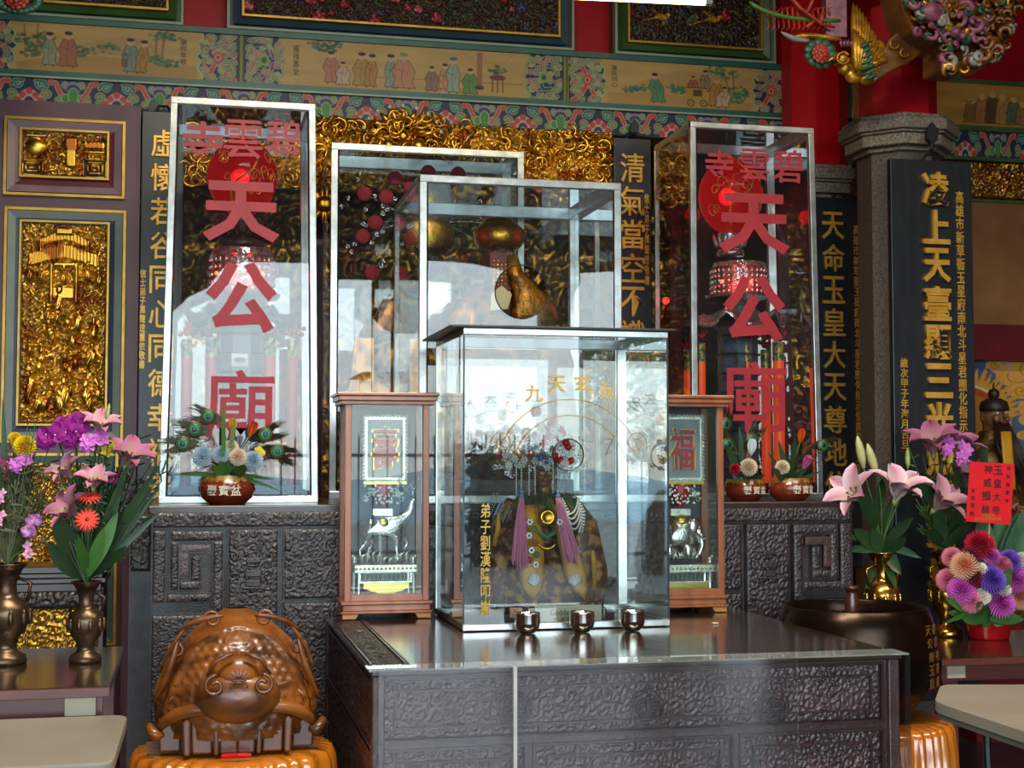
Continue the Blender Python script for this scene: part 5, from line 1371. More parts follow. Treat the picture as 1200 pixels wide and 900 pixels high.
def deity(label, cx, Y, z0, H, robe, cat='statue', wide=1.0, nm='deity_figure', fine=False, headr=.078, ys=1.0):
    t = thing(nm, label, cat, (cx, Y, z0)); t.scale = (1, ys, 1)
    mb = MB()
    w = wide
    rg = [(0, .33 * w, .27, 0), (.04, .36 * w, .29, 0), (.16, .36 * w, .28, -.02), (.28, .33 * w, .27, -.04), (.36, .28 * w, .22, -.02), (.44, .23 * w, .16, .02), (.58, .23 * w, .14, .04), (.66, .22 * w, .13, .04), (.715, .13, .09, .04), (.745, .055, .055, .03), (.78, .055, .06, .02)]
    loft(mb, cx, Y, z0, [(a * H, b * H, c_ * H, d * H) for a, b, c_, d in rg])
    for s_ in (-1, 1):
        mb.tube([(cx + s_ * .19 * H * w, Y + .04 * H, z0 + .66 * H), (cx + s_ * .30 * H * w, Y + .0 * H, z0 + .5 * H), (cx + s_ * .27 * H * w, Y - .13 * H, z0 + .42 * H), (cx + s_ * .12 * H, Y - .25 * H, z0 + .43 * H)], [.07 * H, .085 * H, .1 * H, .05 * H], 14)
        mb.tube([(cx + s_ * .3 * H * w, Y - .08 * H, z0 + .42 * H), (cx + s_ * .34 * H * w, Y - .08 * H, z0 + .2 * H), (cx + s_ * .34 * H * w, Y - .08 * H, z0 + .02 * H)], [.08 * H, .09 * H, .06 * H], 12)   # hanging sleeve
    o = mb.build('robe', robe, t, smooth=True); remesh(o, H * .012)
    mb = MB(); hz = z0 + .845 * H; r = headr * H
    mb.ball((cx, Y + .01 * H, hz), r, 20, 14, sc=(.82, .9, 1.12)); mb.ball((cx, Y - .02 * H, hz - r * .55), r * .6, 12, 8, sc=(1, .9, .9))
    mb.tube([(cx, Y - .075 * H, hz + r * .2), (cx, Y - .094 * H, hz - r * .22)], [r * .1, r * .2], 8)
    for s_ in (-1, 1):
        mb.ball((cx + s_ * r * .84, Y + .015 * H, hz - r * .05), r * .25, 8, 6, sc=(.5, .6, 1.5))
        mb.ball((cx + s_ * r * .38, Y - .056 * H, hz - r * .25), r * .3, 8, 6)
    mb.tube([(cx, Y + .02 * H, z0 + .74 * H), (cx, Y + .01 * H, hz)], [.04 * H, .045 * H], 10)
    o = mb.build('head', M_skin, t, smooth=True); remesh(o, H * .006, 2)
    for s_ in (-1, 1):
        e_ = MB().ball((cx + s_ * r * .33, Y - .066 * H, hz + r * .12), r * .13, 8, 6, sc=(1.4, .6, .8)).build('eye', mat('eye_white', 'D8D0C0', .3), t, smooth=True)
        MB().ball((cx + s_ * r * .33, Y - .0725 * H, hz + r * .12), r * .07, 6, 4).build('pupil', M_black, e_, smooth=True)
        MB().tube([(cx + s_ * r * .15, Y - .074 * H, hz + r * .33), (cx + s_ * r * .35, Y - .074 * H, hz + r * .4), (cx + s_ * r * .55, Y - .064 * H, hz + r * .33)], r * .045, 5).build('eyebrow', M_black, t)
    MB().tube([(cx - r * .22, Y - .078 * H, hz - r * .5), (cx, Y - .083 * H, hz - r * .53), (cx + r * .22, Y - .078 * H, hz - r * .5)], r * .07, 6).build('mouth', mat('red_lips', '8A2420', .4), t)
    for s_ in (-1, 1):                                 # hands folded before the chest: five fingers each
        hb = Vector((cx + s_ * .1 * H, Y - .265 * H, z0 + .44 * H)); vs = [hb, hb + Vector((-s_ * .035 * H, -.01 * H, 0))]; es = [(0, 1)]; rs = [.02 * H, .017 * H]
        for k in range(4):
            b_ = hb + Vector((-s_ * .035 * H, -.01 * H, (.02 - .013 * k) * H)); n_ = len(vs)
            L = (.05, .056, .053, .043)[k] * H
            vs += [b_, b_ + Vector((-s_ * L * .6, -.012 * H, -.002 * H)), b_ + Vector((-s_ * L, .004 * H, -.008 * H))]; es += [(1, n_), (n_, n_ + 1), (n_ + 1, n_ + 2)]; rs += [.0075 * H, .007 * H, .0055 * H]
        n_ = len(vs); vs += [hb + Vector((-s_ * .012 * H, -.01 * H, .022 * H)), hb + Vector((-s_ * .03 * H, -.02 * H, .038 * H))]; es += [(0, n_), (n_, n_ + 1)]; rs += [.008 * H, .006 * H]
        skin('hand', vs, es, rs, M_skin, t, sub=1)
    return t, hz, r
M_pom = mat('red_pompom', 'A8263A', .85, col2='8E1C30', scale=30, bump=1, bscale=120)
M_pomb = mat('bright_red_berry', 'C8141A', .45)
M_wire = mat('silver_filigree', 'D4D8DA', .25, 1.0, bump=.8, bscale=200)
M_bead = mat('pearl_bead', 'E4E4DC', .25, .2)
def crown(t, c0, items, Y, base_w, nf=9, m=M_wire, seed=1, fan=(.0, 0.0)):
    """wire mounts fanned from the band at c0 to every pompom"""
    rnd = random.Random(seed); mb = MB()
    for (p, r, mm) in items:
        q = Vector((c0.x + (p.x - c0.x) * .25, Y, c0.z + .01))
        mb.tube([q, (q + p) / 2 + Vector((0, .02, .01)), p], .0016, 4)
        for _ in range(5):
            f = p + Vector((rnd.gauss(0, r * 2.2), rnd.uniform(-.0, .03), rnd.gauss(-r, r * 1.6)))
            for k in range(5): a = 2 * PI * k / 5 + rnd.random(); mb.ball(f + Vector((.008 * math.cos(a), 0, .008 * math.sin(a))), .0048, 5, 3)
    tag(mb.build('filigree', m, t), kind='stuff')
    for (p, r, mm) in items: MB().ball(p, r, 16, 10).build('pompom', mm, t, smooth=True)

# --- crowned goddess in the front case
YG = 5.62
g = lambda px, py, dy=0: W(px, py, YG + dy)
s5 = g(600, 540).z - g(600, 541).z
gx = g(637, 600).x; zf = TZ + .012; zseat = g(637, 708).z; HG = (g(637, 541).z - zseat) / .93
gd, hz, hr = deity('goddess figure with pompom crown, pink tassels and yellow bands in the front glass case', gx, YG, zseat, HG, M_robe, wide=.95, nm='goddess_figure')
MB().box(g(592, 700).x, g(697, 700).x, YG - .16, YG + .17, zf + .03, zseat).build('throne_seat', M_dk, gd)
for a_, b_, mm in ((620, 668, M_gold), (597, 612, mat('striped_panel', 'E8D8B0', .4, col2='C83A24', scale=40)), (675, 692, MATS['striped_panel'])):
    bevel(MB().box(g(a_, 700, -.17).x, g(b_, 700, -.17).x, YG - .175, YG - .155, g(600, 724, -.17).z, g(600, 712, -.17).z).build('throne_panel', mm, gd), .003)
for px in (585, 702): MB().prismz(octo(g(px, 700).x, YG, .02), zf, zseat + .02).build('throne_post', M_dk, gd)
MB().box(g(580, 700).x, g(706, 700).x, YG - .17, YG + .18, zf, zf + .03).build('plinth', M_dk, gd)
# crown band and hanging pearls
mb = MB(); hc = Vector((gx, YG, hz))
mb.lathe([(hr * .95, hr * .55), (hr * 1.08, hr * .6), (hr * 1.15, hr * 1.1), (hr * .9, hr * 1.5), (hr * .3, hr * 1.9), (0, hr * 1.95)], hc, 28)
mb.build('silver_crown', M_wire, gd, smooth=True)
items = [(g(px, py, dy), r * s5, M_pom) for px, py, r, dy in ((628, 482, 6.6, 0), (645, 496, 4.2, 0), (616, 506, 5, .02), (640, 504, 4.6, 0), (641, 511, 4.6, -.03), (657, 503, 4.4, 0), (660, 508, 4.2, -.02), (626, 511, 4.4, -.03), (615, 514, 4.2, 0), (637, 519, 4.8, -.06), (652, 515, 4.2, -.02), (622, 532, 4.8, -.05), (597, 505, 4, .02), (591, 517, 3.6, 0), (585, 533, 5, 0), (596, 545, 4, 0))]
items += [(g(px, py, -.04), r * s5, M_pomb) for px, py, r in ((663, 519, 4.4), (666, 524, 4.2), (650, 534, 4.4), (657, 540, 4.8), (669, 540, 4.2))]
crown(gd, g(634, 542), items, YG, 0, seed=3)
mb = MB(); rnd = random.Random(5)
for px in (605, 611, 620, 627, 648, 655, 661): 
    for k in range(14): mb.ball(g(px, 546 + k * 2.6, -.1), .0042, 5, 4)
for k in range(40):
    px, py = rnd.uniform(592, 664), rnd.uniform(500, 548); q = g(px, py, rnd.uniform(-.08, .0))
    for j in range(6): a = j * PI / 3; mb.ball(q + Vector((.011 * math.cos(a), 0, .011 * math.sin(a))), .006, 5, 3)
    mb.ball(q + Vector((0, -.006, 0)), .006, 5, 3)
tag(mb.build('pearl_strings', M_bead, gd, smooth=True), kind='stuff')
mb = MB(); mb.ball(g(633, 537, -.11), .012, 8, 6); mb.ball(g(641, 542, -.11), .008, 8, 6); mb.build('blue_jewel', mat('blue_jewel', '3A5AA0', .15), gd, smooth=True)
# collar, bands, tassels
mb = MB(); rnd = random.Random(8)
for _ in range(260):
    a = rnd.uniform(-PI, 0); q = Vector((gx + .075 * math.cos(a) * 1.2, YG + .1 * math.sin(a), g(600, 578).z)); d = Vector((math.cos(a) * .05, math.sin(a) * .05 - .02, -.04 + rnd.gauss(0, .015)))
    mb.tube([q, q + d * rnd.uniform(.6, 1.3)], [.0025, .0008], 3)
tag(mb.build('green_feather_collar', mat('green_feather', '6A7A3E', .7, col2='3E5A34', scale=30), gd), kind='stuff')
M_yel = mat('yellow_silk', 'C8961E', .45, col2='B07A14', scale=9, bump=.3, bscale=60)
M_sfl = mat('silver_thread', 'C8CACC', .35, .6); M_rfl = mat('red_thread', '9A3A2E', .6); M_gfl = mat('green_thread', '4A6A44', .6)
def band(left, right, name, tip, fl):
    """hanging embroidered band given by its two pixel edges, top to bottom"""
    f = -.22
    rows = []; n = len(left)
    for k, ((ax, ay), (bx, by)) in enumerate(zip(left, right)):
        dep = -.12 - .10 * min(1, k / (n * .5)); rows.append([g(ax + (bx - ax) * j / 6, ay + (by - ay) * j / 6, dep - .012 * math.sin(PI * j / 6)) for j in range(7)])
    rows.append([g(tip[0] + (j - 3) * .1, tip[1], -.22) for j in range(7)])
    mb = MB().sheet(rows); o = mb.build(name, M_yel, gd, smooth=True); s_ = o.modifiers.new('thick', 'SOLIDIFY'); s_.thickness = .006; s_.offset = 0
    e_ = MB().tube([r[0] for r in rows] + [rows[-1][3]] + [r[-1] for r in rows[::-1]], .0028, 5); e_.build('hem', mat('blue_grey_hem', '5A6470', .5), o)
    for px, py, kind in fl:
        dep = -.245; c_ = g(px, py, dep)
        mb = MB()
        if kind == 0:
            for k in range(9): a = PI * (k + .0) / 8; mb.tube([c_ - Vector((0, 0, .02)), c_ + Vector((.026 * math.cos(a), 0, .03 * math.sin(a)))], [.0022, .0036], 4)
            mb.build('silver_lotus', M_sfl, o)
        else:
            for k in range(6): a = k * PI / 3; mb.ball(c_ + Vector((.009 * math.cos(a), 0, .009 * math.sin(a))), .006, 6, 4, sc=(1, .4, 1))
            mb.build('embroidered_flower', (M_rfl, M_sfl, M_gfl)[kind % 3], o)
band([(613, 592), (611, 610), (609, 632), (609, 655), (609, 675), (612, 690)], [(631, 592), (634, 610), (636, 632), (637, 655), (638, 675), (635, 690)], 'left_band', (625, 703),
     ((626, 681, 0), (621, 612, 1), (626, 620, 2), (620, 628, 1), (627, 636, 3), (623, 645, 1), (629, 650, 2), (621, 656, 3), (628, 662, 1)))
band([(646, 592), (650, 610), (654, 632), (658, 655), (663, 675), (672, 690)], [(656, 592), (664, 610), (674, 632), (680, 655), (686, 675), (688, 690)], 'right_band', (685, 703),
     ((674, 681, 0), (656, 612, 1), (662, 622, 3), (664, 634, 2), (668, 645, 1), (671, 656, 2)))
M_tas = mat('pink_tassel', 'DE8AA8', .7, col2='CC7494', scale=60, stretch=(8, 8, .3), bump=.6, bscale=90)
for (a, b) in (((611, 583), (609, 662)), ((654, 583), (671, 656))):
    p, q = g(*a, -.2), g(*b, -.27); mb = MB(); rnd = random.Random(a[0])
    for k in range(46):
        an = rnd.random() * 6.3; rr_ = rnd.random() ** .5; d = Vector((math.cos(an) * rr_, math.sin(an) * rr_ * .6, 0))
        mb.tube([p + d * .008, p.lerp(q, .4) + d * .022, q + d * .034 + Vector((0, 0, rnd.uniform(-.02, .03)))], [.003, .0036, .002], 4)
    tt = mb.build('pink_tassel', M_tas, gd); tag(tt, kind='stuff')
    MB().ball(p + Vector((0, 0, .006)), .011, 10, 6).ball(p + Vector((0, 0, .022)), .009, 8, 6).build('tassel_bead', mat('blue_bead', '6A86A8', .3), gd, smooth=True)
c_ = g(641, 606, -.2); MB().lathe([(0, .012), (.02, .012), (.024, .016), (.03, .012), (.036, .002), (.036, -.004), (0, -.004)], c_, 28, M=Matrix.Rotation(PI / 2, 4, 'X')).build('gold_medallion', M_gold, gd, smooth=True)
mb = MB(); c_ = g(641, 634, -.22)
mb.tube([c_ + Vector((.036 * math.cos(a), 0, .03 * math.sin(a))) for a in [PI + .2 + k * .27 for k in range(11)]], .006, 8); mb.build('gold_belt_ring', M_gold, gd, smooth=True)
MB().tube([g(632, 624, -.21), g(641, 630, -.22), g(650, 624, -.21)], .009, 8).build('green_sash', mat('green_sash', '3E7A4A', .5), gd)
mb = MB()
for loop in range(6):
    for k in range(26):
        a = PI * k / 25; mb.ball(g(668 + 1.6 * loop + 9 * math.cos(a + PI), 584 + 3 * loop + (18 + 3 * loop) * math.sin(a), -.15), .0045, 5, 4)
tag(mb.build('pearl_necklaces', M_bead, gd, smooth=True), kind='stuff')
mb = MB(); rnd = random.Random(2)
for k in range(16):
    q = g(rnd.uniform(577, 600), rnd.uniform(578, 600), -.05)
    for j in range(9): mb.ball(q + Vector((-.004 * j, 0, -.009 * j)), .0035, 5, 4)
tag(mb.build('blue_white_fringe', mat('pale_blue_bead', 'A8BCD0', .3), gd, smooth=True), kind='stuff')
for a, b in (((584, 600), (579, 640)), ((692, 625), (696, 690))):
    p, q = g(*a, -.1), g(*b, -.1); MB().tube([p, (p + q) / 2 + Vector((.006, 0, 0)), q], [.006, .013, .01], 8).build('yellow_sleeve_edge', M_yel, gd, smooth=True)
mb = MB()
for k in range(6): a = k * PI / 3; q = g(597, 553, -.06); mb.tube([q, q + Vector((.018 * math.cos(a), 0, .018 * math.sin(a)))], [.004, .006], 5)
mb.build('silver_side_flower', M_wire, gd)

# --- deity in the rear case with the wide pompom crown
YB2 = 7.33
b_ = lambda px, py, dy=0: W(px, py, YB2 + dy)
s7 = b_(500, 540).z - b_(500, 541).z
zB = ZC + .16; HB = 1.28
bd, hz, hr = deity('robed figure with a wide crown of red pompoms in the rear glass case', b_(500, 400).x, YB2 + .0, zB, HB, M_robeg, wide=.62, nm='crowned_figure', ys=.5)
MB().box(b_(500, 400).x - .28, b_(500, 400).x + .28, YB2 - .36, YB2 + .36, ZC + .012, zB).build('plinth', M_dk, bd)
items = [(b_(px, py, dy), 9 * s7, M_pom) for px, py, dy in ((427, 227, 0), (463, 209, 0), (453, 230, -.03), (502, 202, 0), (537, 204, 0), (481, 220, 0), (440, 261, 0), (425, 277, 0), (436, 320, .02), (520, 225, 0), (560, 215, 0), (590, 232, 0), (575, 262, 0), (585, 300, 0))]
crown(bd, b_(500, 262), items, YB2, 0, seed=9)
mb = MB(); mb.lathe([(hr * 1.0, .0), (hr * 1.3, hr * .4), (hr * 1.5, hr * 1.3), (hr * .9, hr * 2.2), (0, hr * 2.4)], (b_(500, 400).x, YB2, hz + hr * .4), 24); mb.build('gold_crown', M_gold, bd, smooth=True)
o = MB().sheet([[b_(x, y, -.42) for x in (424 - (y - 375) * .12, 434, 444)] for y in (392, 410, 440, 470, 520)]).build('yellow_robe_panel', M_robeg, bd); o.modifiers.new('t', 'SOLIDIFY').thickness = .01

# --- robed figure in the middle case, seen through the round opening
YM = 6.72; m_ = lambda px, py, dy=0: W(px, py, YM + dy)
zM = ZC + .1; HM = 1.28
M_drobe = mat('scaled_gold_robe', 'A8701E', .35, .6, col2='4A3010', scale=18, bump=1, bscale=70, contrast=(.42, .62))
md, hz, hr = deity('gold robed figure in the middle glass case behind the round opening', m_(585, 400).x, YM, zM, HM, M_drobe, wide=.6, nm='robed_figure')
MB().box(m_(585, 400).x - .3, m_(585, 400).x + .3, YM - .28, YM + .2, ZC + .012, zM).build('plinth', M_dk, md)
mb = MB(); mb.lathe([(hr * .9, 0), (hr * 1.2, hr * .3), (hr * 1.3, hr * .9), (hr * .7, hr * 1.5), (0, hr * 1.6)], (m_(585, 400).x, YM, hz + hr * .4), 24); mb.build('gold_crown', M_gold, md, smooth=True)
# sash and embroidered red panel behind the opening
pp = [[m_(596, 300, -.2), m_(604, 300, -.2)], [m_(597, 325, -.22), m_(612, 322, -.22)], [m_(604, 345, -.24), m_(626, 335, -.24)], [m_(600, 366, -.25), m_(645, 352, -.25)], [m_(606, 388, -.25), m_(656, 380, -.25)]]
rows = [[a_.lerp(b2, j / 8) + Vector((0, -.02 * math.sin(PI * j / 8), 0)) for j in range(9)] for a_, b2 in pp]
o = MB().sheet(rows).build('gold_sleeve', M_drobe, md, smooth=True); o.modifiers.new('t', 'SOLIDIFY').thickness = .012
rows = [[m_(574 + j * 4, 296 + i * 18, -.19) for j in range(7)] for i in range(5)]
rp = MB().sheet(rows).build('red_brocade_panel', mat('red_brocade', '6A2214', .55, col2='4A160E', scale=20), md); rp.modifiers.new('t', 'SOLIDIFY').thickness = .008
mb = MB()
for i in range(5):
    for j in range(12): q = m_(579 + i * 4.6, 306 + j * 4.6, -.2); mb.ball(q, .0055, 5, 4)
tag(mb.build('gold_studs', M_gold, rp), kind='stuff')
q = m_(588, 352, -.3); mb = MB().prism([(q.x - .055, q.z - .05), (q.x - .05, q.z + .03), (q.x, q.z + .07), (q.x + .05, q.z + .03), (q.x + .03, q.z - .04)], q.y, q.y + .008)
bevel(mb.build('pale_lace_tag', mat('ivory_lace', 'CFC090', .5), md), .002)

# ================================================================ silver ornaments in the wooden cases
M_sil2 = mat('pale_silver', 'D8DCD0', .28, .75, col2='B8BCB0', scale=30, bump=.3, bscale=120)
M_sgold = mat('silver_gilt', 'C8B25A', .3, .9)
M_redch = mat('red_enamel', 'B8222A', .35)
def ornament(case, dx, char, animal, Yo):
    cxm, y0, _ = case
    o_ = lambda px, py, dy=0: W(px + dx, py, Yo + dy)
    s = o_(450, 540).z - o_(450, 541).z
    base = thing('silver_ornament', {'deer': 'silver deer carrying a vase and a framed red character in the left wooden case', 'elephant': 'silver elephant carrying a vase and a framed red character in the right wooden case'}[animal], 'ornament', (cxm, Yo, TZ + .072), group=None)
    a, b = o_(413, 661), o_(486, 669); D = .07
    bevel(MB().box(a.x, b.x, Yo - D, Yo + D, b.z, a.z).build('platform', M_sil2, base), .003)
    mb = MB()
    for k in range(15): mb.ball(Vector((a.x + (b.x - a.x) * (k + .5) / 15, Yo - D, (a.z + b.z) / 2)), .006, 6, 4)
    mb.build('beaded_edge', M_sgold, base, smooth=True)['kind'] = 'stuff'
    a, b = o_(419, 669), o_(480, 681); MB().frame(a.x, b.x, b.z, a.z, .006, Yo - D + .01, Yo - D + .02).build('lattice_frame', M_sil2, base)
    mb = MB()
    for k in range(13):
        x = a.x + (b.x - a.x) * k / 12; mb.tube([(x, Yo - D + .015, b.z), (x + .015, Yo - D + .015, a.z)], .0016, 4); mb.tube([(x + .015, Yo - D + .016, b.z), (x, Yo - D + .016, a.z)], .0016, 4)
    tag(mb.build('lattice', M_sil2, base), kind='stuff'); MB().box(a.x, b.x, Yo - D + .03, Yo + D, b.z, a.z).build('block', mat('grey_velvet', '6A706E', .6), base)
    mb = MB(); aa, bb = o_(424, 682), o_(476, 694)
    mb.prism([(aa.x, aa.z), (bb.x, aa.z)] + [(bb.x - (bb.x - aa.x) * k / 12, aa.z - (aa.z - bb.z) * (.5 + .5 * math.sin(PI * k / 12)) + (.004 if k % 2 else 0)) for k in range(13)], Yo - D - .003, Yo - D + .003)
    mb.build('lace_skirt', M_sgold, base)
    for px in (415, 421, 478, 484): MB().tube([o_(px, 669, -D + .02), o_(px + (px - 450) * .02, 699, -D + .01)], [.006, .004], 6).build('leg', M_sil2, base)
    for px in (415, 484):
        q = o_(px, 655, -.04); mb = MB().ball(q, .014, 8, 6).ball(q + Vector((.008 * (1 if px > 450 else -1), -.01, .012)), .009, 8, 6).tube([q, q - Vector((0, 0, .02))], .012, 6); mb.build('corner_lion', M_sil2, base, smooth=True)
    # vase, stand and board
    q = o_(447, 600); MB().box(o_(436, 600).x, o_(459, 600).x, Yo - .03, Yo + .03, o_(450, 604).z, o_(450, 596).z).build('saddle_rail', M_sil2, base)
    mb = MB(); q = o_(449, 594)
    H_ = o_(449, 568).z - q.z; mb.lathe([(0, 0), (.022, 0), (.018, H_ * .1), (.03, H_ * .35), (.05, H_ * .7), (.042, H_ * .85), (.05, H_), (0, H_)], q, 20); v_ = mb.build('vase', M_redch, base, smooth=True)
    mb = MB(); rnd = random.Random(3)
    for _ in range(70):
        p = o_(rnd.uniform(427, 472), rnd.uniform(568, 590), -.04); mb.ball(p, .0055, 5, 4, sc=(1, .5, 1))
    for s_ in (-1, 1):
        for k in range(3): cc = o_(449 + s_ * (14 + 4 * k), 575 + 5 * k, -.03); mb.tube([cc + Vector(((.013 - .0006 * j) * math.cos(j * .6), 0, (.013 - .0006 * j) * math.sin(j * .6))) for j in range(14)], .0026, 4)
    tag(mb.build('silver_scroll_handles', M_sil2, base), kind='stuff')
    a, b = o_(426, 487), o_(476, 564)
    bd_ = MB().box(a.x + .012, b.x - .012, Yo - .004, Yo + .004, b.z, a.z).build('board', mat('pale_board', '8E989A', .35), base)
    MB().frame(a.x, b.x, b.z, a.z, .016, Yo - .01, Yo + .006).build('board_frame', M_sil2, base)
    mb = MB()
    for k in range(12):
        for zz_ in (a.z, b.z): mb.ball(Vector((a.x + (b.x - a.x) * (k + .5) / 12, Yo - .01, zz_)), .008, 6, 4)
    for k in range(18):
        for xx_ in (a.x, b.x): mb.ball(Vector((xx_, Yo - .01, b.z + (a.z - b.z) * (k + .5) / 18)), .008, 6, 4)
    tag(mb.build('scalloped_edge', M_sil2, base, smooth=True), kind='stuff')
    c_ = o_(451, 526); glyph('gilt_character', char, c_.x, c_.z, Yo - .010, .19, M_sgold, base, w=.125, off=.01, ext=.003); glyph('red_character', char, c_.x, c_.z, Yo - .013, .185, M_redch, base, w=.11, off=.012, ext=.003)
    MB().box(a.x, b.x, Yo - .02, Yo + .02, b.z - .012, b.z).build('tray', M_sgold, base)
    # animal, one continuous skinned body
    L = lambda px, py, dy=0: o_(px, py, dy)
    if animal == 'deer':
        vs = [L(447, 617), L(430, 615), L(465, 615), L(475, 607, -.01), L(482, 595, -.01), L(483, 586, -.01), L(488, 587, -.02)]
        es = [(0, 1), (0, 2), (2, 3), (3, 4), (4, 5), (5, 6)]; rs = [.046, .046, .042, .026, .02, .02, .012]
        def leg(root, pts, r):
            n_ = len(vs); prev = root
            for p, rr_ in zip(pts, r): vs.append(p); es.append((prev, len(vs) - 1)); rs.append(rr_); prev = len(vs) - 1
        leg(1, [L(427, 627, -.02), L(430, 636, -.02), L(421, 644, -.02), L(423, 655, -.02)], [.028, .016, .009, .008]); leg(1, [L(434, 627, .03), L(437, 637, .03), L(431, 645, .03), L(433, 656, .03)], [.028, .016, .009, .008])
        leg(2, [L(465, 628, -.02), L(464, 640, -.02), L(466, 658, -.02)], [.022, .012, .009]); leg(2, [L(471, 626, .03), L(478, 636, .03), L(473, 644, .03)], [.02, .011, .009])
        leg(1, [L(420, 609)], [.01])
        skin('body', vs, es, rs, M_silver, base)
        for s_ in (-1, 1):
            mb = MB(); mb.tube([L(483, 583, s_ * .01), L(480 + s_ * 4, 574, s_ * .02), L(479 + s_ * 11, 565, s_ * .03), L(482 + s_ * 9, 555, s_ * .03)], [.005, .004, .0035, .002], 6); mb.tube([L(480 + s_ * 4, 574, s_ * .02), L(482 - s_ * 2, 564, s_ * .03)], [.0035, .0015], 5); mb.tube([L(479 + s_ * 11, 565, s_ * .03), L(481 + s_ * 13, 557, s_ * .03)], [.003, .0015], 5)
            mb.build('antler', M_silver, base, smooth=True)
        MB().ball(L(448, 613), .05, 16, 8, sc=(.9, 1.02, .75)).build('saddle_cloth', M_sgold, base, smooth=True)
        MB().ball(L(487, 584, -.03), .004, 6, 4).build('eye', M_black, base)
        mb = MB()
        for k in range(9): p = L(424 + k * 6.5, 652 - 4 * math.sin(k), -.03); mb.tube([L(424 + k * 6.5, 660, -.02), p, p + Vector((.02, 0, .012))], [.006, .007, .002], 5)
        tag(mb.build('rocks_and_plants', M_sil2, base, smooth=True), kind='stuff')
        MB().tube([L(446, 622), L(446, 661)], .008, 8).build('support_rod', M_sil2, base)
    else:
        L = lambda px, py, dy=0: W(px, py, Yo + dy)
        vs = [L(797, 624), L(786, 624), L(810, 622), L(816, 616, -.03), L(821, 626, -.05), L(823, 640, -.06), L(819, 650, -.06), L(815, 654, -.07)]
        es = [(0, 1), (0, 2), (2, 3), (3, 4), (4, 5), (5, 6), (6, 7)]; rs = [.062, .06, .05, .04, .02, .014, .011, .008]
        for x, dy in ((784, -.03), (790, .05), (806, -.04), (812, .04)):
            n_ = len(vs); vs += [L(x, 638, dy), L(x, 655, dy)]; es += [(1 if x < 800 else 2, n_), (n_, n_ + 1)]; rs += [.026, .02]
        skin('body', vs, es, rs, M_silver, base)
        for s_ in (-1, 1):
            MB().ball(L(811 - s_ * 2, 617, s_ * .04 - .03), .03, 12, 8, sc=(.7, .25, 1.1)).build('ear', M_silver, base, smooth=True)
            MB().tube([L(819, 626, -.05 + s_ * .02), L(824, 632, -.07 + s_ * .02), L(828, 630, -.08 + s_ * .02)], [.005, .004, .001], 6).build('tusk', M_sil2, base, smooth=True)
        MB().ball(L(796, 611), .06, 16, 8, sc=(.85, 1.02, .6)).build('saddle_cloth', M_sgold, base, smooth=True)
        MB().ball(L(817, 613, -.065), .004, 6, 4).build('eye', M_black, base)
        mb = MB(); rnd = random.Random(6)
        for _ in range(14): p = L(rnd.uniform(768, 826), 655, -.03); mb.tube([p, p + Vector((rnd.uniform(-.01, .01), 0, .02)), p + Vector((rnd.uniform(-.02, .02), 0, .035))], [.005, .006, .001], 5)
        tag(mb.build('rocks_and_plants', M_sil2, base, smooth=True), kind='stuff')
ornament(WL, 0, '壽', 'deer', 5.93)
ornament(WR, W(0, 0, 1).x * 0 + 347.5, '福', 'elephant', 5.88)
# ================================================================ flowers, vases, planters
def local_thing(name, label, cat, group=None):
    t = thing(name, label, cat, (0, 0, 0), group); ORG[t.name] = Vector((0, 0, 0)); return t
def petal_mesh(name, L, w, curl, c_in, c_out, c_edge=None, nl=7, nw=4, cup=.3, pinch=.15, open_=None):
    """petal growing along +X/+Z from the origin; colour runs from base to tip"""
    vs = []; cs = []
    ci, co_, ce = [np.array(lin(c)) for c in (c_in, c_out, c_edge or c_out)]
    for i in range(nl + 1):
        t = i / nl; a = math.radians(70) - curl * t * t
        r = L * t; x = r * (math.cos(a) * .75 + .25 * t); z = L * (math.sin(math.radians(70)) * t - .5 * curl * t * t * .9)
        if open_: x = L * (.08 * t + open_ * t ** 2.2); z = L * (.95 * t - .42 * open_ * t ** 5)
        hw = w * (pinch + math.sin(PI * min(1, t * .93 + .04)) ** .8 * (1 - pinch)) * (1 if t < .97 else .35)
        for j in range(nw + 1):
            u = j / nw * 2 - 1
            vs.append((x + 0 * u, hw * u * .5, z + cup * w * u * u * (1 - t * .5)))
            k = abs(u) ** 1.5; cs.append((ci * (1 - t) + co_ * t) * (1 - k) + ce * k)
    fs = [(i * (nw + 1) + j, i * (nw + 1) + j + 1, (i + 1) * (nw + 1) + j + 1, (i + 1) * (nw + 1) + j) for i in range(nl) for j in range(nw)]
    me = bpy.data.meshes.new(name); me.from_pydata(vs, [], fs); me.shade_smooth()
    ca = me.color_attributes.new('Col', 'FLOAT_COLOR', 'POINT')
    a = np.ones((len(vs), 4), dtype=np.float32); a[:, :3] = np.array(cs); ca.data.foreach_set('color', a.ravel())
    me.materials.append(mat_attr('petal_tissue', rough=.6, spec=.25)); me.update(); return me
M_stem = mat('green_stem', '5A7A34', .5, col2='3E5A26', scale=6)
M_leaf = mat('dark_leaf', '2E4A26', .4, col2='1E3A1E', scale=6)
M_leafl = mat('fresh_leaf', '4E7A34', .4, col2='2E5A24', scale=5)
M_pollen = mat('brown_pollen', '7A3A1A', .7)
def align(o, p, d, s=1.0, spin=0.0):
    q = Vector(d).normalized().to_track_quat('Z', 'Y'); o.rotation_mode = 'QUATERNION'
    o.rotation_quaternion = q @ Matrix.Rotation(spin, 4, 'Z').to_quaternion(); o.location = p; o.scale = (s, s, s)
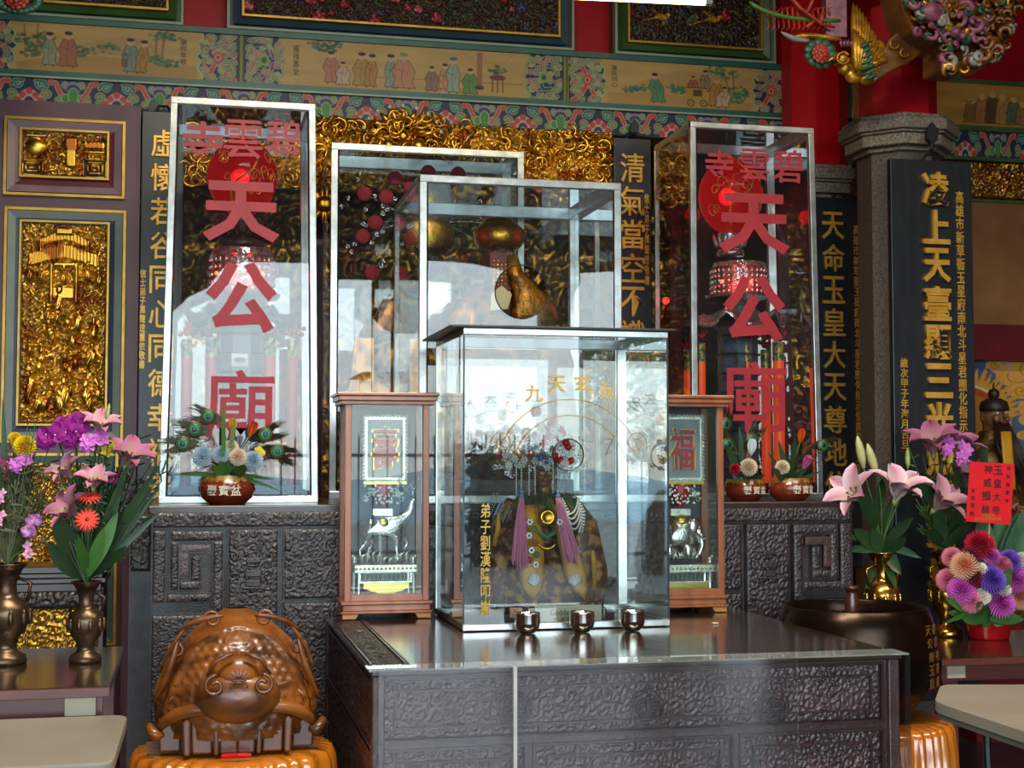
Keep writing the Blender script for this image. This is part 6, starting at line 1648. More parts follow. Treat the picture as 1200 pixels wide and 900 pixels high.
def add_stem(t, p, d, s, root, r=.0035, m=M_stem, name='stem', bend=.3):
    """stem from the bloom back to its root, stored in the bloom's own space"""
    q = Vector(d).normalized().to_track_quat('Z', 'Y') @ Matrix.Rotation(0, 4, 'Z').to_quaternion()
    mw = Matrix.LocRotScale(t.location, t.rotation_quaternion, t.scale).inverted()
    root = Vector(root); dist = (p - root).length
    pts = bez(tuple(p), tuple(p - Vector(d).normalized() * dist * bend + Vector((0, 0, 0))), tuple(root + Vector((0, 0, dist * .35))), tuple(root), n=8)
    mb = MB().tube([mw @ Vector(v) for v in pts], r / t.scale[0], 5)
    o = mb.build(name, m, t, smooth=True); return o
# prototypes ------------------------------------------------------
PROTO = {}
def proto_lily(key, c_in, c_out, c_edge, closed=0.0):
    t = local_thing('lily', 'x', 'flower')
    me = petal_mesh('petal', 1.3, .74, .9 - closed, c_in, c_out, c_edge, open_=.66)
    me2 = petal_mesh('petal', 1.3, .56, 1.0 - closed, c_in, c_out, c_edge, open_=.74)
    for k in range(6):
        o = bpy.data.objects.new('petal', me if k % 2 else me2); COL.objects.link(o); o.parent = t
        o.rotation_euler = (0, 0, k * PI / 3 + .1 * math.sin(k * 5)); o.scale = (1, 1, 1 + .12 * math.sin(k * 3))
    mb = MB()
    for k in range(6):
        a = k * PI / 3 + .5; mb.tube([(0, 0, .05), (.1 * math.cos(a), .1 * math.sin(a), .45), (.2 * math.cos(a), .2 * math.sin(a), .62)], .012, 4); 
    mb.build('stamen', MATS['fresh_leaf'], t)
    mb = MB()
    for k in range(6): a = k * PI / 3 + .5; mb.tube([(.16 * math.cos(a), .16 * math.sin(a), .64), (.25 * math.cos(a), .25 * math.sin(a), .61)], .03, 5)
    mb.build('anther', M_pollen, t)
    MB().lathe([(0, -.12), (.05, -.1), (.09, .02), (.1, .12), (0, .14)], n=10).build('throat', mat('lily_throat', '9AA86A', .5), t, smooth=True)
    PROTO[key] = t
proto_lily('lily', 'C0C08A', 'A8487C', 'D09AB4'); proto_lily('lily_dark', 'B0B080', '8A2A5E', 'B46A94'); proto_lily('lily_pale', 'DCD8B8', 'C86A98', 'F0D4DE', .1)
def proto_ball(key, c1, c2, n=190, spread=1.0, plen=.45, wid=.085, nm='aster'):
    t = local_thing(nm, 'x', 'flower'); rnd = random.Random(len(PROTO)); mb = MB(); 
    vs = []; fs = []; cs = []; a1, a2 = np.array(lin(c1)), np.array(lin(c2))
    for k in range(n):
        z = 1 - (k + .5) / n * spread * 1.25; z = max(-1, z); a = k * 2.399963; r = math.sqrt(max(0, 1 - z * z))
        d = Vector((r * math.cos(a), r * math.sin(a), z)); b = d * .38; tip = d * (1 + .06 * rnd.random()) + Vector((0, 0, .1 * (1 - z)))
        s_ = d.cross(Vector((.3, .2, 1))).normalized() * wid; u = d.cross(s_).normalized() * wid * .5
        mid = b.lerp(tip, .7); i = len(vs)
        vs += [b - s_ * .5, b + s_ * .5, mid + s_ + u, tip, mid - s_ + u]; fs += [(i, i + 1, i + 2, i + 3, i + 4)]
        for q in (0, 0, .75, 1, .75): cs.append(a1 * (1 - q) + a2 * q)
    me = bpy.data.meshes.new('petals'); me.from_pydata([tuple(v) for v in vs], [], fs)
    ca = me.color_attributes.new('Col', 'FLOAT_COLOR', 'POINT'); A = np.ones((len(vs), 4), dtype=np.float32); A[:, :3] = np.array(cs); ca.data.foreach_set('color', A.ravel())
    me.materials.append(mat_attr('petal_tissue')); o = link_mesh('petals', me, None, t); o['kind'] = 'stuff'
    MB().ball((0, 0, 0), .5, 10, 6, sc=(1, 1, .8)).build('heart', mat('heart_' + c1, c1, .7), t, smooth=True)
    PROTO[key] = t
proto_ball('a_crimson', '8E1020', 'D02A48'); proto_ball('a_pink', 'C04A70', 'F096AC'); proto_ball('a_coral', 'D8604E', 'F0C8A4'); proto_ball('a_magenta', 'A8209A', 'E070D0'); proto_ball('a_violet', '4E2A9E', '8E68D8')
proto_ball('a_white', 'D8D0B0', 'F4F0E4', 90, 1, wid=.16); proto_ball('a_blue', '8AA0B4', 'B8D0E0', 110, 1, wid=.12); proto_ball('a_cream', 'C8A88A', 'E8D8C0', 90, 1, wid=.16)
proto_ball('a_yellow', 'C89A10', 'F0D020', 110, .9, wid=.1, nm='chrysanthemum'); proto_ball('a_maroon', '4A1020', '8A2438', 110)
def proto_gerbera(key, c1, c2):
    t = local_thing('gerbera', 'x', 'flower'); me = petal_mesh('petal', 1.0, .2, .9, c1, c2, c2, 4, 2, cup=.1)
    for k in range(30):
        o = bpy.data.objects.new('petal', me); COL.objects.link(o); o.parent = t; o.rotation_euler = (0, (.45 if k % 2 else .2), k * 2 * PI / 30); o.scale = (1, 1, .5)
    MB().ball((0, 0, .12), .17, 12, 6, sc=(1, 1, .5)).build('heart', mat('gerbera_heart', 'A82A1C', .8, bump=1, bscale=30), t, smooth=True)
    PROTO[key] = t
proto_gerbera('gerbera', 'B8281E', 'E0483A')
def proto_cluster(key, c1, c2, n=9, nm='orchid'):
    t = local_thing(nm, 'x', 'flower'); me = petal_mesh('petal', .5, .42 if nm != 'orchid' else .7, .9, c1, c2, c2, 4, 3, cup=.15, pinch=.4); rnd = random.Random(4)
    for k in range(n):
        c_ = Vector((rnd.uniform(-.75, .75), rnd.uniform(-.55, .55), rnd.uniform(-.1, .3)))
        for j in range(5):
            o = bpy.data.objects.new('petal', me); COL.objects.link(o); o.parent = t; o.location = c_; o.rotation_euler = (rnd.uniform(-.4, .4), .35 + rnd.uniform(-.2, .2), j * 2 * PI / 5 + k)
        MB().ball(c_ + Vector((0, 0, .1)), .06, 6, 4).build('flower_lip', mat('orchid_lip', 'E8D8E8', .5), t)
    PROTO[key] = t
proto_cluster('orchid', '5E0A5A', '8E147E', 8); proto_cluster('small_asters', 'A040A8', 'D070C8', 8, 'aster_spray'); proto_cluster('pale_orchid', 'E0D0E0', 'A04898', 4)
proto_cluster('pink_blossom', 'C87AA0', 'E0A0C0', 3, 'blossom'); proto_cluster('tiny_yellow', 'B89A2A', 'E0C83A', 6, 'yellow_sprig'); proto_cluster('dusky', '6A2A4A', '8A3A5E', 5, 'dusky_blossom')
def proto_bud(key, c1, c2, nm='lily_bud'):
    t = local_thing(nm, 'x', 'flower'); 
    MB().lathe([(0, -.1), (.12, 0), (.24, .5), (.27, 1.0), (.2, 1.5), (.08, 1.85), (0, 1.95)], n=6, rot=.3).build('bud', mat('bud_' + c1, c1, .5, col2=c2, scale=1.2), t, smooth=True); PROTO[key] = t
proto_bud('bud', 'B8BC7A', 'D8CFA0'); proto_bud('bud_green', '8AA04A', 'B0C070')
def proto_tulip(key, c1, c2, nm='tulip'):
    t = local_thing(nm, 'x', 'flower'); me = petal_mesh('petal', 1.3, .9, -.25, c1, c2, c2, 6, 4, cup=.45, pinch=.5)
    for k in range(6): o = bpy.data.objects.new('petal', me); COL.objects.link(o); o.parent = t; o.rotation_euler = (0, -.35, k * PI / 3); o.scale = (.8, .8, 1)
    PROTO[key] = t
proto_tulip('tulip_yellow', 'D88A1E', 'E8A82A'); proto_tulip('tulip_orange', 'E07A1E', 'D84A1E'); proto_tulip('tulip_white', 'A8C8DA', 'E4EAEA'); proto_tulip('calla', 'E0901E', 'C03A1A', 'calla'); proto_tulip('lotus_pink', 'E8B0C8', 'D860A0', 'lotus'); proto_tulip('grey_petals', '8A86A0', 'A8A4B8', 'grey_blossom')
USED = set()
def flower(key, px, py, Y, r_px, d, label, root, group=None, stem_r=.0035, cat='flower'):
    p = W(px, py, Y); s1 = WZ(px, 540, Y) - WZ(px, 541, Y)
    if key in USED: t = copy_tree(PROTO[key])
    else: t = PROTO[key]; USED.add(key)
    t['label'] = label; t['category'] = cat
    if group: t['group'] = group
    elif 'group' in t.keys(): del t['group']
    for ch in list(t.children):
        if ch.name.startswith('stem'): bpy.data.objects.remove(ch)
    align(t, p, d, r_px * s1, spin=random.random() * 1.0)
    if root is not None: add_stem(t, p, d, r_px * s1, root, stem_r)
    ORG[t.name] = Vector((0, 0, 0))
    return t
def leafblade(mb, a, b, w, droop=.0, side=None, n=7):
    a, b = Vector(a), Vector(b); ax = b - a; side = side or ax.cross(Vector((0, 1, .2))).normalized()
    rows = []
    for k in range(n + 1):
        t = k / n; c_ = a + ax * t + Vector((0, 0, -droop * t * t)); hw = w * math.sin(PI * min(1, .06 + t * .93)) ** .8
        rows.append([c_ - side * hw, c_ + Vector((0, .12 * w, -.15 * w)), c_ + side * hw])
    mb.sheet(rows)
def foliage(name, label, root, specs, m, Y, cat='foliage', w=.02, thick=True):
    """leaves of one bouquet: specs of (x0, y0, x1, y1, width px, droop)"""
    t = thing(name, label, cat, root)
    s1 = WZ(600, 540, Y) - WZ(600, 541, Y)
    for i, (x0, y0, x1, y1, w_, dr) in enumerate(specs):
        mb = MB(); leafblade(mb, W(x0, y0, Y + .02 * math.sin(i)), W(x1, y1, Y - .05 + .06 * math.sin(i * 2.1)), w_ * s1, dr * s1)
        o = mb.build('leaf', m, t, smooth=True)
    return t
def grass(t, c0, c1, n, spread, m, seed, r=.0016, nm='fine_stalks'):
    rnd = random.Random(seed); mb = MB()
    for _ in range(n):
        e_ = Vector(c1) + Vector((rnd.gauss(0, spread[0]), rnd.gauss(0, spread[1]), rnd.gauss(0, spread[2])))
        mb.tube(bez(tuple(c0), tuple(Vector(c0).lerp(e_, .5) + Vector((rnd.gauss(0, .015), 0, .02))), tuple(e_), n=4), r, 3)
        for _ in range(3):
            q = Vector(c0).lerp(e_, rnd.uniform(.5, 1)); mb.tube([q, q + Vector((rnd.gauss(0, .02), rnd.gauss(0, .01), rnd.uniform(0, .03)))], r * 1.8, 3)
    return tag(mb.build(nm, m, t), kind='stuff')
# --- bronze vases on the left table
M_vase = mat('aged_bronze', '6A5440', .32, .75, col2='4A3828', scale=14, bump=.4, bscale=40)
def vase(px, ybase, ymouth, zt, label, m, wm=17, name='vase', belly=True):
    p = H(px, ybase, zt); s = 1 / FPX * (p.y / .93 if False else math.hypot(p.x, p.y)); h_ = (ybase - ymouth) * s * .985; r = wm * s
    t = thing(name, label, 'vase', p)
    pr = [(0, 0), (r, 0), (r * 1.05, h_ * .03), (r * .98, h_ * .09), (r * .6, h_ * .13), (r * .5, h_ * .19), (r * .62, h_ * .22), (r * .6, h_ * .25), (r * .95, h_ * .33), (r * 1.15, h_ * .48), (r * 1.08, h_ * .6), (r * .62, h_ * .66), (r * .5, h_ * .7), (r * .48, h_ * .8), (r * .66, h_ * .92), (r * .98, h_ * .99), (r * 1.0, h_), (r * .9, h_ * .995), (r * .4, h_ * .8), (0, h_ * .7)]
    MB().lathe(pr, p, 32).build('body', m, t, smooth=True)
    mb = MB()
    for k in range(10):
        a = 2 * PI * k / 10; c_ = p + Vector((r * 1.13 * math.cos(a), r * 1.13 * math.sin(a), h_ * .47)); mb.ball(c_, r * .25, 8, 6, sc=(.6, .6, 1.7))
    tag(mb.build('carved_lotus_panels', m, t, smooth=True), kind='stuff')
    for s_ in (-1, 1): MB().tube([p + Vector((s_ * r * .5, 0, h_ * .86)), p + Vector((s_ * r * 1.15, 0, h_ * .8)), p + Vector((s_ * r * 1.0, 0, h_ * .62))], r * .1, 6).build('handle', m, t, smooth=True)
    return p + Vector((0, 0, h_ * .95)), r
v1, _ = vase(6, 778, 667, TZ, 'bronze flower vase cut by the left edge, on the dark side table', M_vase, 22)
v2, _ = vase(100, 776, 685, TZ, 'bronze flower vase with red gerberas on the left side table', M_vase, 17)
YV = v2.y
F = lambda *a, **k: flower(*a, **k)
UP = (0, -.3, 1)
F('lily', 115, 512, YV, 26, (.2, -.5, 1), 'pink lily highest in the left bouquet, before the gilded door panel', v2)
F('lily_dark', 146, 548, YV - .02, 30, (.4, -.6, 1), 'pink lily farthest right in the left bouquet, by the black plaque', v2)
F('lily', 84, 560, YV, 23, (-.5, -.5, .7), 'dull pink lily below the magenta orchid in the left bouquet', v2)
F('lily', 109, 575, YV - .04, 24, (.1, -.6, 1), 'pink lily just above the upper red gerbera', v2)
F('lily_dark', 92, 606, YV - .04, 29, (-.7, -.6, .7), 'open pink lily left of the red gerberas', v2)
F('bud_green', 125, 492, YV, 10, (.15, 0, 1), 'green lily bud standing over the left bouquet', v2)
F('orchid', 66, 508, YV - .03, 20, (0, -1, .2), 'left head of magenta orchid under the gilded door panel', v2)
F('orchid', 88, 504, YV - .0, 19, (.1, -1, .2), 'right head of magenta orchid under the gilded door panel', v2)
F('small_asters', 112, 516, YV - .04, 17, (.1, -1, .5), 'spray of small purple asters beside the magenta orchid', v2)
F('tiny_yellow', 128, 524, YV, 12, (.1, -1, .5), 'yellow sprig right of the purple aster spray', v2)
F('dusky', 140, 558, YV + .02, 13, (.2, -1, .3), 'dusky pink blossom above the long dark leaves on the left', v2)
F('gerbera', 105, 583, YV - .08, 15, (0, -.45, 1), 'upper red gerbera in the left bouquet', v2)
F('gerbera', 102, 609, YV - .1, 15, (0, -1, .35), 'lower red gerbera facing the viewer in the left bouquet', v2)
fo = foliage('bouquet_leaves', 'leaves and stalks of the left bouquet with red gerberas', v2,
    [(104, 680, 178, 560, 5, 0), (104, 678, 186, 572, 5, 0), (106, 676, 184, 548, 6, 0), (104, 680, 170, 586, 5, 0), (106, 678, 190, 590, 4, 8), (103, 676, 150, 545, 6, 0),
     (102, 678, 132, 600, 9, 0), (104, 672, 140, 620, 9, 0), (100, 676, 62, 600, 12, 0), (98, 678, 55, 640, 11, -4), (102, 676, 88, 590, 6, 0), (106, 676, 148, 640, 6, 0), (104, 676, 122, 560, 5, 0), (102, 676, 95, 560, 5, 0)], M_leaf, YV + .04)
grass(fo, v2, v2 + Vector((.05, .02, .36)), 120, (.075, .03, .06), M_leaf, 3)
foliage('fresh_leaf_spray', 'fresh green leaves beside the lower red gerbera', v2, [(103, 676, 122, 618, 7, 0), (104, 674, 138, 600, 8, 0), (101, 676, 92, 628, 6, 0)], M_leafl, YV - .06)
Y1V = v1.y
F('a_yellow', 29, 524, Y1V, 14, (0, -1, .3), 'yellow chrysanthemum at the left edge', v1)
F('a_yellow', 17, 514, Y1V + .03, 8, (0, -1, .3), 'smaller yellow chrysanthemum half hidden at the left edge', v1)
F('small_asters', 26, 540, Y1V - .02, 14, (0, -1, .3), 'purple asters below the yellow chrysanthemum', v1)
F('pale_orchid', 37, 614, Y1V - .04, 14, (0, -1, .1), 'white and purple orchid at the left edge above the bronze vase', v1)
F('pink_blossom', 33, 642, Y1V - .04, 11, (.1, -1, 0), 'pale pink blossom just above the mouth of the left edge vase', v1)
F('pink_blossom', 2, 580, Y1V - .03, 10, (0, -1, .1), 'pink blossom cut by the left edge, the upper one', v1)
F('pink_blossom', 1, 606, Y1V - .03, 11, (0, -1, .1), 'pink blossom cut by the left edge, the lower one', v1)
F('dusky', 4, 548, Y1V, 15, (0, -1, .2), 'dusky blossom at the left edge beside the yellow chrysanthemum', v1)
fo = foliage('bouquet_leaves', 'leaves and stalks of the bouquet at the left edge', v1, [(10, 660, 3, 468, 4, 0), (12, 660, 24, 500, 12, 10), (8, 660, -8, 520, 8, 0), (14, 660, 40, 600, 4, 0), (14, 660, 30, 560, 4, 0)], M_leaf, Y1V + .03)
grass(fo, v1, v1 + Vector((.03, .0, .26)), 160, (.07, .03, .08), mat('olive_stalk', '5A6040', .6), 5)
# pink cup and gilded stand behind
p = H(83, 690, 1.02); 
st = thing('carved_stand', 'dark carved stand with gilded base behind the left vases', 'stand', (W(60, 720, 6.4).x, 6.4, 0))
ax, bx = WX(-60, 6.4, 700), WX(120, 6.4, 700)
mb = MB()
for (ya, yb, e_) in ((664, 672, .02), (672, 678, .0), (678, 684, .015), (684, 694, -.005)): mb.box(ax, bx + e_, 6.4 - e_, 6.75, WZ(60, yb, 6.4), WZ(60, ya, 6.4))
bevel(mb.build('top_mouldings', M_dwood, st), .004)
relief('pierced_apron', ax, bx, WZ(60, 712, 6.4), WZ(60, 694, 6.4), 6.41, .02, M_carved, st, res=.006, cell=.06, seed=140)
relief('gilded_skirt', ax, bx - .02, WZ(60, 800, 6.4), WZ(60, 712, 6.4), 6.44, .03, M_goldr, st, res=.006, cell=.05, seed=141, low='2A1608', high='C8963A')
MB().box(ax, bx, 6.46, 6.75, 0, WZ(60, 690, 6.4)).build('body', M_dwood, st)
zt_ = WZ(60, 664, 6.4); pc = W(82, 664, 6.5)
o = thing('pink_cup', 'dusky pink cup standing on the carved stand behind the gerbera vase', 'cup', (pc.x, 6.5, zt_)); MB().lathe([(0, 0), (.05, 0), (.06, .14), (.066, .15), (.055, .14), (.045, .01), (0, .01)], (pc.x, 6.5, zt_), 24).build('body', mat('dusky_pink', '8A4A5A', .35), o, smooth=True)
MB().lathe([(0, 0), (.05, 0), (.05, .012), (0, .012)], (pc.x, 6.5, zt_ + .151), 20).build('lid', mat('dusky_pink'), o)

# --- planters with peacock feathers
M_glaze = mat('brick_red_glaze', '8A3420', .22, col2='6E2818', scale=4, coat=.5)
M_glazeg = mat('ochre_glaze', 'A8843A', .3, col2='6A3A1E', scale=18, coat=.4)
M_cream = mat('cream_paint', 'E8DEC4', .5)
def planter(px, yb, wd, Yp, label, drip=True):
    s1 = WZ(px, 540, Yp) - WZ(px, 541, Yp); c_ = Vector((WX(px, Yp, 575), Yp, ZC)); r = wd * s1 / 2; h_ = r * 1.02
    t = thing('planter', label, 'planter', c_, group='squat red planters on the altar cabinet')
    MB().lathe([(0, 0), (r * .62, 0), (r * .66, h_ * .04), (r * .9, h_ * .25), (r, h_ * .5), (r * .95, h_ * .75), (r * .82, h_ * .95), (r * .8, h_), (r * .74, h_ * .98), (r * .7, h_ * .85), (0, h_ * .82)], c_, 36).build('bowl', M_glaze, t, smooth=True)
    mb = MB(); rows = []
    for i in range(49):
        a = 2 * PI * i / 48; lo = .72 - (.14 * abs(math.sin(i * 1.7)) if drip else .0); rows.append([c_ + Vector((rr_ * math.cos(a), rr_ * math.sin(a), h_ * q)) for q, rr_ in ((lo, r * (.975 if drip else .97) * 1.0), ((lo + 1) / 2, r * (.93 - .02)), (1.0, r * .81))])
    MB().sheet(rows).build('drip_glaze', M_glazeg, t, smooth=True)
    for k, ch in enumerate('聚寶盆'):
        a = -PI / 2 + (k - 1) * .42 + {266: .0, 873: .3, 926: .45}[px] - .13; R_ = r * 1.002
        Mx = Matrix.Translation(c_ + Vector((R_ * math.cos(a), R_ * math.sin(a), h_ * .5))) @ Matrix.Rotation(a + PI / 2, 4, 'Z')
        glyph('cream_character', ch, 0, 0, 0, r * .36, M_cream, t, ext=.002, off=.012, M=Mx)
    return c_ + Vector((0, 0, h_ * .85)), s1
YP1 = 6.24
c1, sA = planter(266, 591, 66, YP1, 'planter before the tall left glass case'); c1b = c1
c2, _ = planter(873, 588, 50, 6.24, 'planter half hidden beside the right wooden case'); c3, _ = planter(926, 588, 52, 6.24, 'planter at the right end, under the orange tulip')
M_barb = mat('peacock_barb', '3E2E20', .5, col2='2E3A22', scale=30); M_eyeg = mat('peacock_green', '1E7A4A', .3, .3); M_eyed = mat('peacock_dark', '101828', .3); M_eyeb = mat('peacock_bronze', '5A4A2A', .35, .4)
def feather(px, py, Y, root, out, label, s=1.0, L=46):
    e_ = W(px, py, Y); s1 = WZ(px, 540, Y) - WZ(px, 541, Y)
    t = thing('peacock_feather', label, 'feather', root, group=None)
    o_ = Vector((out[0], 0, -out[1])).normalized(); sd = Vector((-o_.z, 0, o_.x))
    MB().tube(bez(tuple(root), tuple(e_ - o_ * 30 * s1), tuple(e_), n=8), .0016, 4).build('shaft', M_barb, t)
    mb = MB(); rnd = random.Random(int(px * 7))
    for k in range(110):
        q = rnd.uniform(-1.6, .6); b_ = e_ + o_ * q * 12 * s1 * s; sg = rnd.choice((-1, 1))
        tip = b_ + o_ * rnd.uniform(10, 26) * s1 * s + sd * sg * rnd.uniform(2, 13) * s1 * s * (1 - .35 * abs(q)); tip.y += rnd.uniform(-.015, .015)
        mb.tube(bez(tuple(b_), tuple(b_.lerp(tip, .5) + sd * sg * 5 * s1), tuple(tip), n=4), [.0022, .002, .0018, .0014, .0007], 3)
    for k in range(34):
        q = rnd.uniform(.2, .9); b_ = Vector(root).lerp(e_, q); sg = rnd.choice((-1, 1)); tip = b_ + (o_ * rnd.uniform(8, 20) + sd * sg * rnd.uniform(6, 15)) * s1
        mb.tube([b_, b_.lerp(tip, .5) + o_ * 2 * s1, tip], [.0011, .0009, .0005], 3)
    tag(mb.build('barbs', M_barb, t), kind='stuff')
    for k, (r_, m_, d_) in enumerate(((9, M_eyeb, .006), (6.4, M_eyeg, .01), (3.2, M_eyed, .014))):
        MB().ball(e_ + Vector((0, -d_, 0)), r_ * s1 * s, 18, 8, sc=(1, .16, 1.05)).build(['bronze_ring', 'green_eye', 'dark_pupil'][k], m_, t, smooth=True)
feather(244, 488, YP1 - .03, c1, (-1, -.25), 'highest peacock feather in the planter before the tall left case')
feather(228, 503, YP1 - .05, c1, (-1, -.05), 'middle left peacock feather in the planter before the tall left case')
feather(214, 520, YP1 - .07, c1, (-1, .15), 'lowest left peacock feather in the planter before the tall left case')
feather(311, 509, YP1 - .03, c1, (.9, -.3), 'upper right peacock feather in the planter before the tall left case')
feather(325, 529, YP1 - .05, c1, (1, .3), 'lower right peacock feather in the planter before the tall left case')
feather(850, 497, 6.22, c2, (-.2, -1), 'upper peacock feather beside the right wooden case', .9)
feather(853, 521, 6.18, c2, (-.5, -.5), 'lower peacock feather beside the right wooden case', .9)
feather(881, 515, 6.2, c2, (.5, -.8), 'peacock feather above the pale blue tulip', .9)
feather(964, 522, 6.22, c3, (1, -.1), 'peacock feather reaching over the slim plaque', .8)
F('tulip_yellow', 273, 507, YP1 - .05, 11, (0, -.25, 1), 'yellow tulip in the planter before the tall left case', c1)
F('calla', 292, 512, YP1 - .04, 13, (.35, -.25, .9), 'orange calla beside the yellow tulip', c1)
F('grey_petals', 281, 522, YP1 - .05, 9, (0, -.5, .8), 'grey lilac blossom under the yellow tulip', c1)
F('a_blue', 238, 535, YP1 - .06, 13, (-.3, -1, .3), 'pale blue mum on the left of the planter before the tall left case', c1)
F('a_blue', 259, 533, YP1 - .09, 11, (0, -1, .4), 'pale blue mum in the middle of the planter before the tall left case', c1)
F('a_blue', 296, 540, YP1 - .09, 12, (.2, -1, .3), 'pale blue mum on the right of the planter before the tall left case', c1)
F('a_cream', 279, 536, YP1 - .1, 11, (0, -1, .3), 'cream carnation low in the planter before the tall left case', c1)
F('a_cream', 271, 524, YP1 - .07, 9, (0, -1, .5), 'cream carnation under the yellow tulip', c1)
F('tiny_yellow', 303, 531, YP1 - .05, 11, (.3, -1, .5), 'yellow sprig beside the orange calla', c1)
foliage('planter_leaves', 'green leaves in the planter before the tall left case', c1, [(266, 562, 250, 545, 6, 0), (268, 562, 270, 540, 7, 0), (270, 562, 288, 545, 7, 0), (266, 562, 258, 540, 6, 0), (268, 562, 279, 541, 7, 0), (262, 555, 262, 470, 2.4, 0), (266, 555, 276, 484, 2.4, 0), (270, 558, 330, 568, 2, 8), (262, 558, 205, 552, 2, 4), (270, 558, 322, 556, 2, 6)], M_leafl, YP1 - .07)
F('tulip_white', 880, 534, 6.16, 13, (0, -.3, 1), 'pale blue and white tulip beside the right wooden case', c2)
F('a_cream', 877, 548, 6.13, 11, (0, -1, .4), 'cream carnation under the pale blue tulip', c2)
F('a_crimson', 861, 550, 6.13, 7, (0, -1, .3), 'small red rose beside the right wooden case', c2)
foliage('planter_leaves', 'dark leaves in the planter beside the right wooden case', c2, [(873, 570, 850, 520, 5, 0), (873, 570, 866, 500, 4, 0), (875, 570, 890, 540, 5, 0), (873, 570, 896, 556, 4, 0), (872, 570, 856, 548, 5, 0)], M_leaf, 6.2)
F('tulip_orange', 937, 519, 6.2, 11, (.1, -.3, 1), 'orange and red tulip above the right end planter', c3)
F('lotus_pink', 941, 549, 6.13, 13, (.1, -.7, .7), 'pink lotus in the right end planter', c3)
F('a_cream', 917, 548, 6.16, 9, (-.3, -.8, .5), 'tan blossom left of the pink lotus', c3)
foliage('planter_leaves', 'dark leaves in the right end planter', c3, [(926, 568, 900, 530, 3, 0), (926, 568, 912, 515, 4, 0), (926, 568, 932, 510, 4, 0), (928, 568, 952, 535, 4, 0), (926, 568, 962, 552, 3, 0), (926, 568, 905, 548, 5, 0)], M_leaf, 6.22)

# --- right side: lilies, aster bowl, card
M_brass = mat('polished_brass', 'C89A4A', .2, .95, col2='8A6428', scale=6)
vb, _ = vase(1035, 750, 650, TZR, 'brass vase of lilies before the rear black plaque', M_brass, 17)
vr, _ = vase(1110, 745, 650, TZR, 'brass vase with tall lilies before the largest black plaque', M_brass, 17)
YA, YB_ = vb.y - .02, vr.y - .08
F('lily_pale', 1010, 588, YA, 34, (-.85, -.4, .6), 'large pale pink lily farthest left in the right bouquet', vb)
F('lily_pale', 1048, 590, YA - .05, 36, (.1, -.5, 1), 'large pale pink lily right of the two closed buds', vb)
F('bud', 1012, 548, YA, 20, (-.25, -.1, 1), 'left closed cream lily bud', vb)
F('bud', 1027, 556, YA - .02, 20, (-.35, -.1, 1), 'right closed green cream lily bud', vb)
F('bud_green', 1064, 548, YA + .02, 12, (0, 0, 1), 'green bud behind the large pale lily', vb)
F('lily', 1092, 600, YB_, 34, (.4, -.7, .8), 'bright pink lily below the small purple asters', vr)
F('lily_dark', 1094, 536, YB_ + .02, 34, (-.3, -.4, 1), 'dark pink lily before the largest plaque, the left of the upper pair', vr)
F('lily_dark', 1117, 536, YB_ + .06, 30, (.3, -.35, 1), 'dark pink lily before the largest plaque, the right of the upper pair', vr)
F('lily', 1132, 570, YB_ + .08, 24, (.1, -.6, 1), 'pink lily half hidden behind the red card', vr)
F('small_asters', 1110, 522, YB_ - .06, 12, (0, -1, .3), 'left spray of small purple asters above the bright pink lily', vr)
F('small_asters', 1128, 530, YB_ - .06, 14, (0, -1, .3), 'right spray of small purple asters beside the red card', vr)
F('tiny_yellow', 1112, 535, YB_ - .04, 7, (0, -1, .3), 'tiny yellow sprig under the small purple asters', vr)
foliage('lily_leaves', 'dark green lily leaves above the brass vase', vb, [(1034, 650, 1000, 610, 9, 10), (1034, 640, 1045, 585, 9, 0), (1034, 625, 1006, 578, 10, -4), (1036, 640, 1070, 600, 8, 6), (1034, 648, 985, 632, 5, 14), (1036, 648, 1056, 660, 8, 14), (1036, 640, 1080, 645, 5, 10), (1030, 650, 1014, 690, 6, 0), (1036, 650, 1050, 690, 6, 0), (1030, 600, 1034, 560, 7, 0), (1034, 640, 975, 618, 4, 6), (1036, 648, 1062, 630, 9, 0), (1034, 650, 1022, 620, 9, 0)], M_leaf, YA + .02)
fo = foliage('lily_leaves', 'dark green leaves and stalks of the tall lilies', vr, [(1108, 640, 1095, 590, 9, 0), (1108, 640, 1130, 590, 9, 0), (1108, 640, 1085, 620, 8, 0), (1108, 640, 1140, 610, 8, 0), (1108, 600, 1092, 560, 10, 0), (1110, 600, 1075, 565, 9, 0), (1110, 600, 1125, 545, 6, 0), (1150, 560, 1156, 518, 6, 0)], M_leaf, YB_ + .03)
grass(fo, vr, vr + Vector((.0, .02, .3)), 60, (.09, .03, .1), M_stem, 8, r=.0022)
ab = H(1158, 748, TZR); sA2 = math.hypot(ab.x, ab.y) / FPX
bt = thing('red_bowl', 'red plastic bowl holding the aster arrangement', 'bowl', ab)
rB = 26.5 * sA2
MB().lathe([(0, 0), (rB * .8, 0), (rB * .84, .01), (rB * .98, .08), (rB, .085), (rB * 1.03, .09), (rB * .96, .09), (rB * .8, .02), (0, .02)], ab, 40).build('shell', mat('red_plastic', 'C4161E', .25, coat=.3), bt, smooth=True)
YC2 = ab.y - .02; rt = ab + Vector((0, 0, .07))
